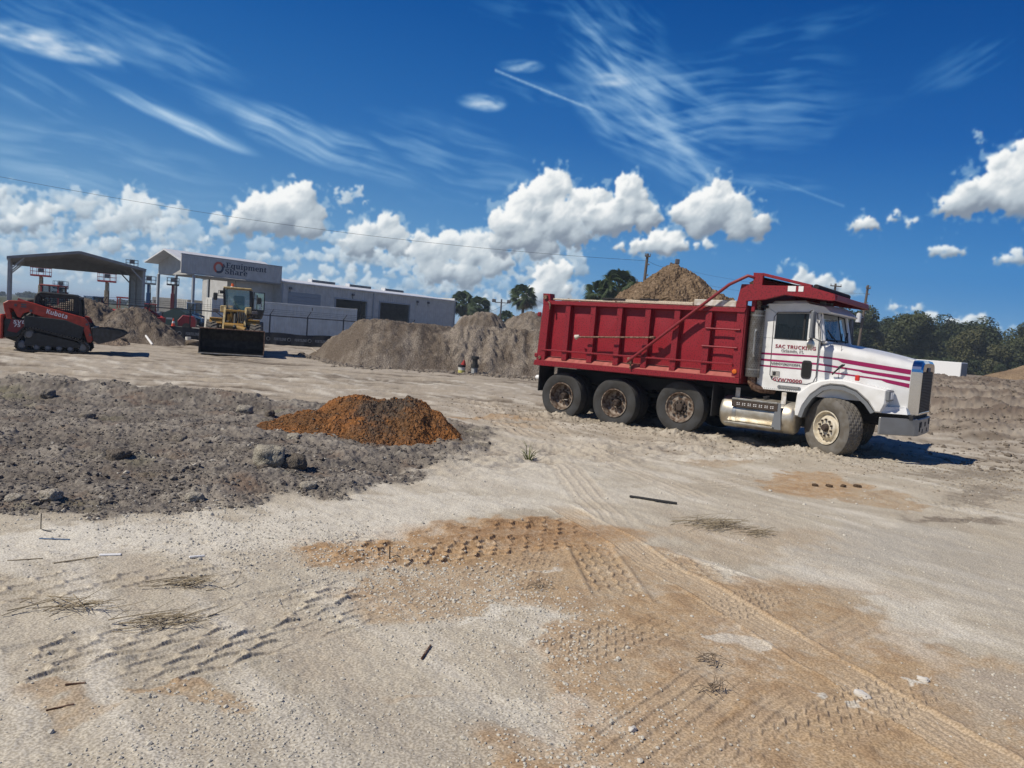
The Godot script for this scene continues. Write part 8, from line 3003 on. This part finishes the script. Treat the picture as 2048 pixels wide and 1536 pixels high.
func make_sky() -> Image:
	sky_rng.seed = 3
	n_soft = FastNoiseLite.new()
	n_soft.noise_type = FastNoiseLite.TYPE_SIMPLEX_SMOOTH
	n_soft.fractal_octaves = 3
	n_soft.frequency = 0.012
	n_soft.seed = 11
	n_fine = FastNoiseLite.new()
	n_fine.noise_type = FastNoiseLite.TYPE_SIMPLEX_SMOOTH
	n_fine.fractal_octaves = 5
	n_fine.frequency = 0.02
	n_fine.seed = 23
	var small := Image.create(256, 512, false, Image.FORMAT_RGBF)
	for j in 512:
		for i in 256:
			small.set_pixel(i, j, sky_base((i + 0.5) / 256.0 * 360.0, 90.0 - (j + 0.5) / 512.0 * 180.0))
	small.resize(SKY_W, SKY_H, Image.INTERPOLATE_BILINEAR)
	small.convert(Image.FORMAT_RGB8)
	sky_data = small.get_data()
	# high thin cloud
	cirrus(Vector2(-24.6, 12.3), Vector2(6.4, 0.62), -16.5, -17.0, 0.85, 7.0, 0.10, 0.0)
	cirrus(Vector2(-15.5, 12.1), Vector2(8.4, 1.35), -14.0, -14.0, 0.66, 6.0, 0.16, 400.0)
	cirrus(Vector2(-5.5, 11.5), Vector2(7.0, 3.0), -10.0, -12.0, 0.34, 4.0, 0.22, 900.0)
	cirrus(Vector2(-29.0, 8.6), Vector2(8.0, 2.2), -3.0, -6.0, 0.40, 5.0, 0.12, 1300.0)
	cirrus(Vector2(-33.0, 12.6), Vector2(4.0, 1.2), -18.0, -20.0, 0.45, 4.0, 0.15, 1700.0)
	cirrus(Vector2(-28.0, 16.6), Vector2(9.0, 1.7), -7.0, -14.0, 0.34, 3.0, 0.24, 2100.0)
	cirrus(Vector2(6.2, 18.6), Vector2(6.2, 3.8), -58.0, -32.0, 0.56, 2.6, 0.20, 2500.0)
	cirrus(Vector2(9.0, 15.6), Vector2(7.4, 3.6), -38.0, -22.0, 0.60, 3.2, 0.16, 2900.0)
	cirrus(Vector2(14.0, 16.6), Vector2(9.5, 3.8), 4.0, 4.0, 0.46, 5.0, 0.20, 3300.0)
	cirrus(Vector2(10.8, 12.9), Vector2(4.2, 1.5), -36.0, -30.0, 0.50, 2.6, 0.18, 3700.0)
	cirrus(Vector2(17.5, 11.4), Vector2(3.4, 0.6), -3.0, -4.0, 0.45, 3.0, 0.16, 4100.0)
	cirrus(Vector2(2.0, 16.6), Vector2(6.0, 0.9), -6.0, -8.0, 0.34, 3.0, 0.20, 4500.0)
	cirrus(Vector2(28.5, 18.3), Vector2(3.0, 1.3), 20.0, 30.0, 0.26, 2.0, 0.25, 4900.0)
	cirrus(Vector2(18.5, 20.9), Vector2(5.0, 0.9), 8.0, 8.0, 0.26, 3.0, 0.25, 5300.0)
	cirrus(Vector2(1.0, 21.6), Vector2(7.0, 1.0), -4.0, -6.0, 0.28, 3.0, 0.25, 5700.0)
	# soft flat clouds higher up
	veil = Color(0.90, 0.93, 0.955)
	cirrus(Vector2(-31.2, 15.1), Vector2(4.2, 0.85), -2.0, -6.0, 0.80, 1.6, 0.05, 6100.0)
	cirrus(Vector2(-33.0, 15.3), Vector2(2.4, 0.75), 2.0, 0.0, 0.55, 1.4, 0.0, 6300.0)
	cirrus(Vector2(-3.8, 15.9), Vector2(1.75, 0.62), 0.0, -4.0, 0.72, 1.4, 0.02, 6500.0)
	cirrus(Vector2(5.2, 17.85), Vector2(1.55, 0.50), 0.0, 2.0, 0.55, 1.6, -0.02, 6700.0)
	cirrus(Vector2(-1.0, 18.45), Vector2(1.6, 0.42), 2.0, 8.0, 0.65, 1.8, 0.05, 6900.0)
	# condensation trail
	for k in 900:
		var s := k / 900.0
		var p := Vector2(-2.9, 18.05).lerp(Vector2(22.2, 9.9), s)
		p.y += 0.32 * sin(s * PI)
		var fade := 0.42 * (1.0 - smoothstep(0.22, 0.36, s)) + 0.16 * smoothstep(0.75, 0.9, s)
		if fade > 0.01:
			var fx := (p.x + 180.0) * PPD
			var fy := (90.0 - p.y) * PPD
			for dy in range(-1, 3):
				var iy := int(fy) + dy
				var g := exp(-pow((iy + 0.5 - fy) / 0.8, 2.0))
				sky_mix(sky_index(int(fx), iy), Color(0.85, 0.91, 0.96), fade * g * 0.5)
	# far small cumulus, all round the horizon; thicker over the left
	var r := RandomNumberGenerator.new()
	r.seed = 77
	for k in 330:
		var az := r.randf_range(-180.0, 180.0)
		var el := 0.5 + 5.2 * pow(r.randf(), 1.3)
		if k < 120:
			az = r.randf_range(-36.0, 3.0)
		elif az > 3.0 and az < 36.0 and r.randf() < 0.72:
			continue
		var size := (0.24 + 0.15 * el) * r.randf_range(0.6, 1.25)
		var blobs := []
		for q in r.randi_range(3, 6):
			blobs.append(Vector3(az + r.randf_range(-2.4, 2.4) * size, el + r.randf_range(-0.3, 0.9) * size, size * r.randf_range(0.5, 1.0)))
		cumulus(blobs, el - size * 0.5, 0.46 - 0.05 * el, r.randf_range(0.15, 0.6), r.randf_range(0.45, 0.9))
	# low layered bank over the left half, pale with distance
	for k in 70:
		var az := r.randf_range(-36.0, 5.0)
		var el := r.randf_range(0.6, 4.6)
		var size := (0.32 + 0.14 * el) * r.randf_range(0.7, 1.3)
		var blobs := []
		for q in r.randi_range(4, 7):
			blobs.append(Vector3(az + r.randf_range(-3.2, 3.2) * size, el + r.randf_range(-0.2, 0.7) * size, size * r.randf_range(0.5, 1.0)))
		cumulus(blobs, el - size * 0.5, 0.40, r.randf_range(0.3, 0.7), r.randf_range(0.35, 0.75))
	# larger cumulus beyond the frame
	for k in 46:
		var az := r.randf_range(40.0, 320.0)
		var el := r.randf_range(4.0, 16.0)
		var size := r.randf_range(0.8, 2.2)
		var blobs := []
		for q in r.randi_range(4, 8):
			blobs.append(Vector3(az + r.randf_range(-2.0, 2.0) * size, el + r.randf_range(-0.3, 1.3) * size, size * r.randf_range(0.5, 1.0)))
		cumulus(blobs, el - size * 0.4, 0.05, 0.1, 1.0)
	# the clouds of the view
	for c in CLOUDS:
		var blobs := []
		for b in c[0]:
			blobs.append(Vector3(b[0], b[1], b[2]))
		if c[3] < 0.5:
			var veil_blobs := []
			for b: Vector3 in blobs:
				veil_blobs.append(Vector3(b.x, b.y, b.z * 1.22))
			cumulus(veil_blobs, c[1] - 0.25, 0.45, 1.0, 0.42)
		cumulus(blobs, c[1], c[2], c[3], c[4])
	return Image.create_from_data(SKY_W, SKY_H, false, Image.FORMAT_RGB8, sky_data)

const CLOUDS := [
	[[[-32.41, 4.62, 1.13], [-31.36, 5.22, 0.83], [-33.32, 4.19, 0.79]], 3.5, 0.18, 0.15, 0.95],
	[[[-26.84, 6.9, 0.83], [-26.56, 5.71, 1.34], [-25.68, 6.31, 0.99], [-27.85, 4.9, 1.18]], 3.9, 0.2, 0.3, 0.9],
	[[[-17.9, 6.76, 2.09], [-16.1, 7.82, 1.64], [-15.2, 7.06, 1.17], [-19.69, 6.05, 1.38], [-15.67, 6.14, 1.38], [-17.29, 7.86, 1.01]], 4.6, 0.03, 0.05, 1.0],
	[[[-13.37, 8.47, 0.84], [-12.27, 8.93, 0.63], [-11.43, 8.39, 0.46], [-12.61, 7.51, 0.49]], 6.4, 0.1, 0.7, 0.8],
	[[[-9.86, 6.18, 1.43], [-10.1, 7.05, 1.0], [-11.44, 5.68, 1.56], [-12.48, 5.23, 1.06], [-8.9, 5.2, 1.15]], 4.0, 0.08, 0.12, 1.0],
	[[[-7.09, 5.35, 1.52], [-5.3, 5.86, 1.39], [-3.63, 5.63, 1.62], [-2.11, 5.02, 1.62], [-6.27, 3.97, 1.46], [-4.05, 3.78, 1.47]], 2.4, 0.1, 0.1, 1.0],
	[[[2.07, 10.75, 1.44], [1.23, 9.75, 1.74], [-0.17, 8.76, 1.67], [-1.37, 7.61, 1.6], [5.15, 8.93, 2.08], [2.64, 8.24, 1.98], [0.52, 7.03, 1.82], [4.15, 9.93, 1.01], [-1.45, 6.16, 1.32], [1.52, 6.01, 1.32], [3.82, 7.25, 1.45]], 4.6, 0.0, 0.0, 1.0],
	[[[7.47, 10.7, 1.34], [7.81, 9.6, 1.56], [6.46, 8.47, 1.64], [5.4, 8.4, 1.3], [8.8, 8.59, 1.27]], 6.9, 0.0, 0.0, 1.0],
	[[[13.48, 9.65, 1.95], [13.92, 10.52, 1.21], [11.96, 9.08, 1.51], [15.04, 9.53, 1.53], [16.84, 8.39, 1.12], [12.73, 8.24, 1.55], [15.5, 8.18, 1.48]], 7.3, 0.0, 0.0, 1.0],
	[[[9.67, 6.87, 1.12], [10.9, 7.04, 1.19], [8.43, 6.55, 0.86], [7.18, 6.37, 0.51]], 6.0, 0.0, 0.1, 1.0],
	[[[12.67, 6.95, 0.42], [13.26, 7.04, 0.49]], 6.5, 0.0, 0.3, 0.9],
	[[[31.53, 11.85, 1.57], [30.58, 10.69, 1.62], [29.28, 10.11, 1.34], [32.71, 10.48, 2.21], [28.33, 9.82, 1.0], [32.75, 12.52, 1.48], [34.6, 10.6, 2.0]], 8.9, 0.0, 0.0, 1.0],
	[[[23.58, 8.7, 0.78], [23.04, 8.53, 0.54], [24.27, 8.51, 0.5]], 8.2, 0.0, 0.15, 1.0],
	[[[25.48, 9.3, 0.5], [26.41, 8.88, 0.46], [25.22, 8.97, 0.36]], 8.5, 0.0, 0.4, 0.85],
	[[[28.61, 7.07, 0.72], [27.85, 6.93, 0.52], [29.27, 6.92, 0.44]], 6.6, 0.05, 0.2, 0.9],
	[[[32.31, 6.74, 0.73], [31.53, 6.64, 0.48]], 6.2, 0.05, 0.2, 0.9],
	[[[2.24, 3.88, 1.4], [3.12, 4.49, 0.95], [1.76, 2.92, 1.4], [3.06, 2.83, 1.1], [0.87, 2.31, 0.96], [3.18, 5.04, 0.52]], 1.2, 0.02, 0.0, 1.0],
	[[[20.14, 4.92, 0.91], [21.46, 4.64, 0.89], [22.76, 4.36, 0.74], [19.53, 4.55, 0.65], [23.03, 4.71, 0.5]], 3.8, 0.08, 0.2, 0.95],
	[[[25.93, 3.25, 0.53], [27.1, 3.41, 0.46], [28.05, 2.64, 0.68]], 2.0, 0.15, 0.25, 0.9],
	[[[30.31, 2.61, 0.7], [30.97, 2.87, 0.48], [29.49, 2.41, 0.67]], 1.9, 0.12, 0.2, 0.9],
	[[[29.41, 14.16, 0.37], [29.59, 13.71, 0.37], [29.25, 14.4, 0.21]], 13.2, 0.2, 0.7, 0.7],
	[[[18.72, 6.06, 0.46], [18.44, 5.53, 0.4], [19.36, 6.26, 0.33]], 5.0, 0.2, 0.7, 0.7],
]
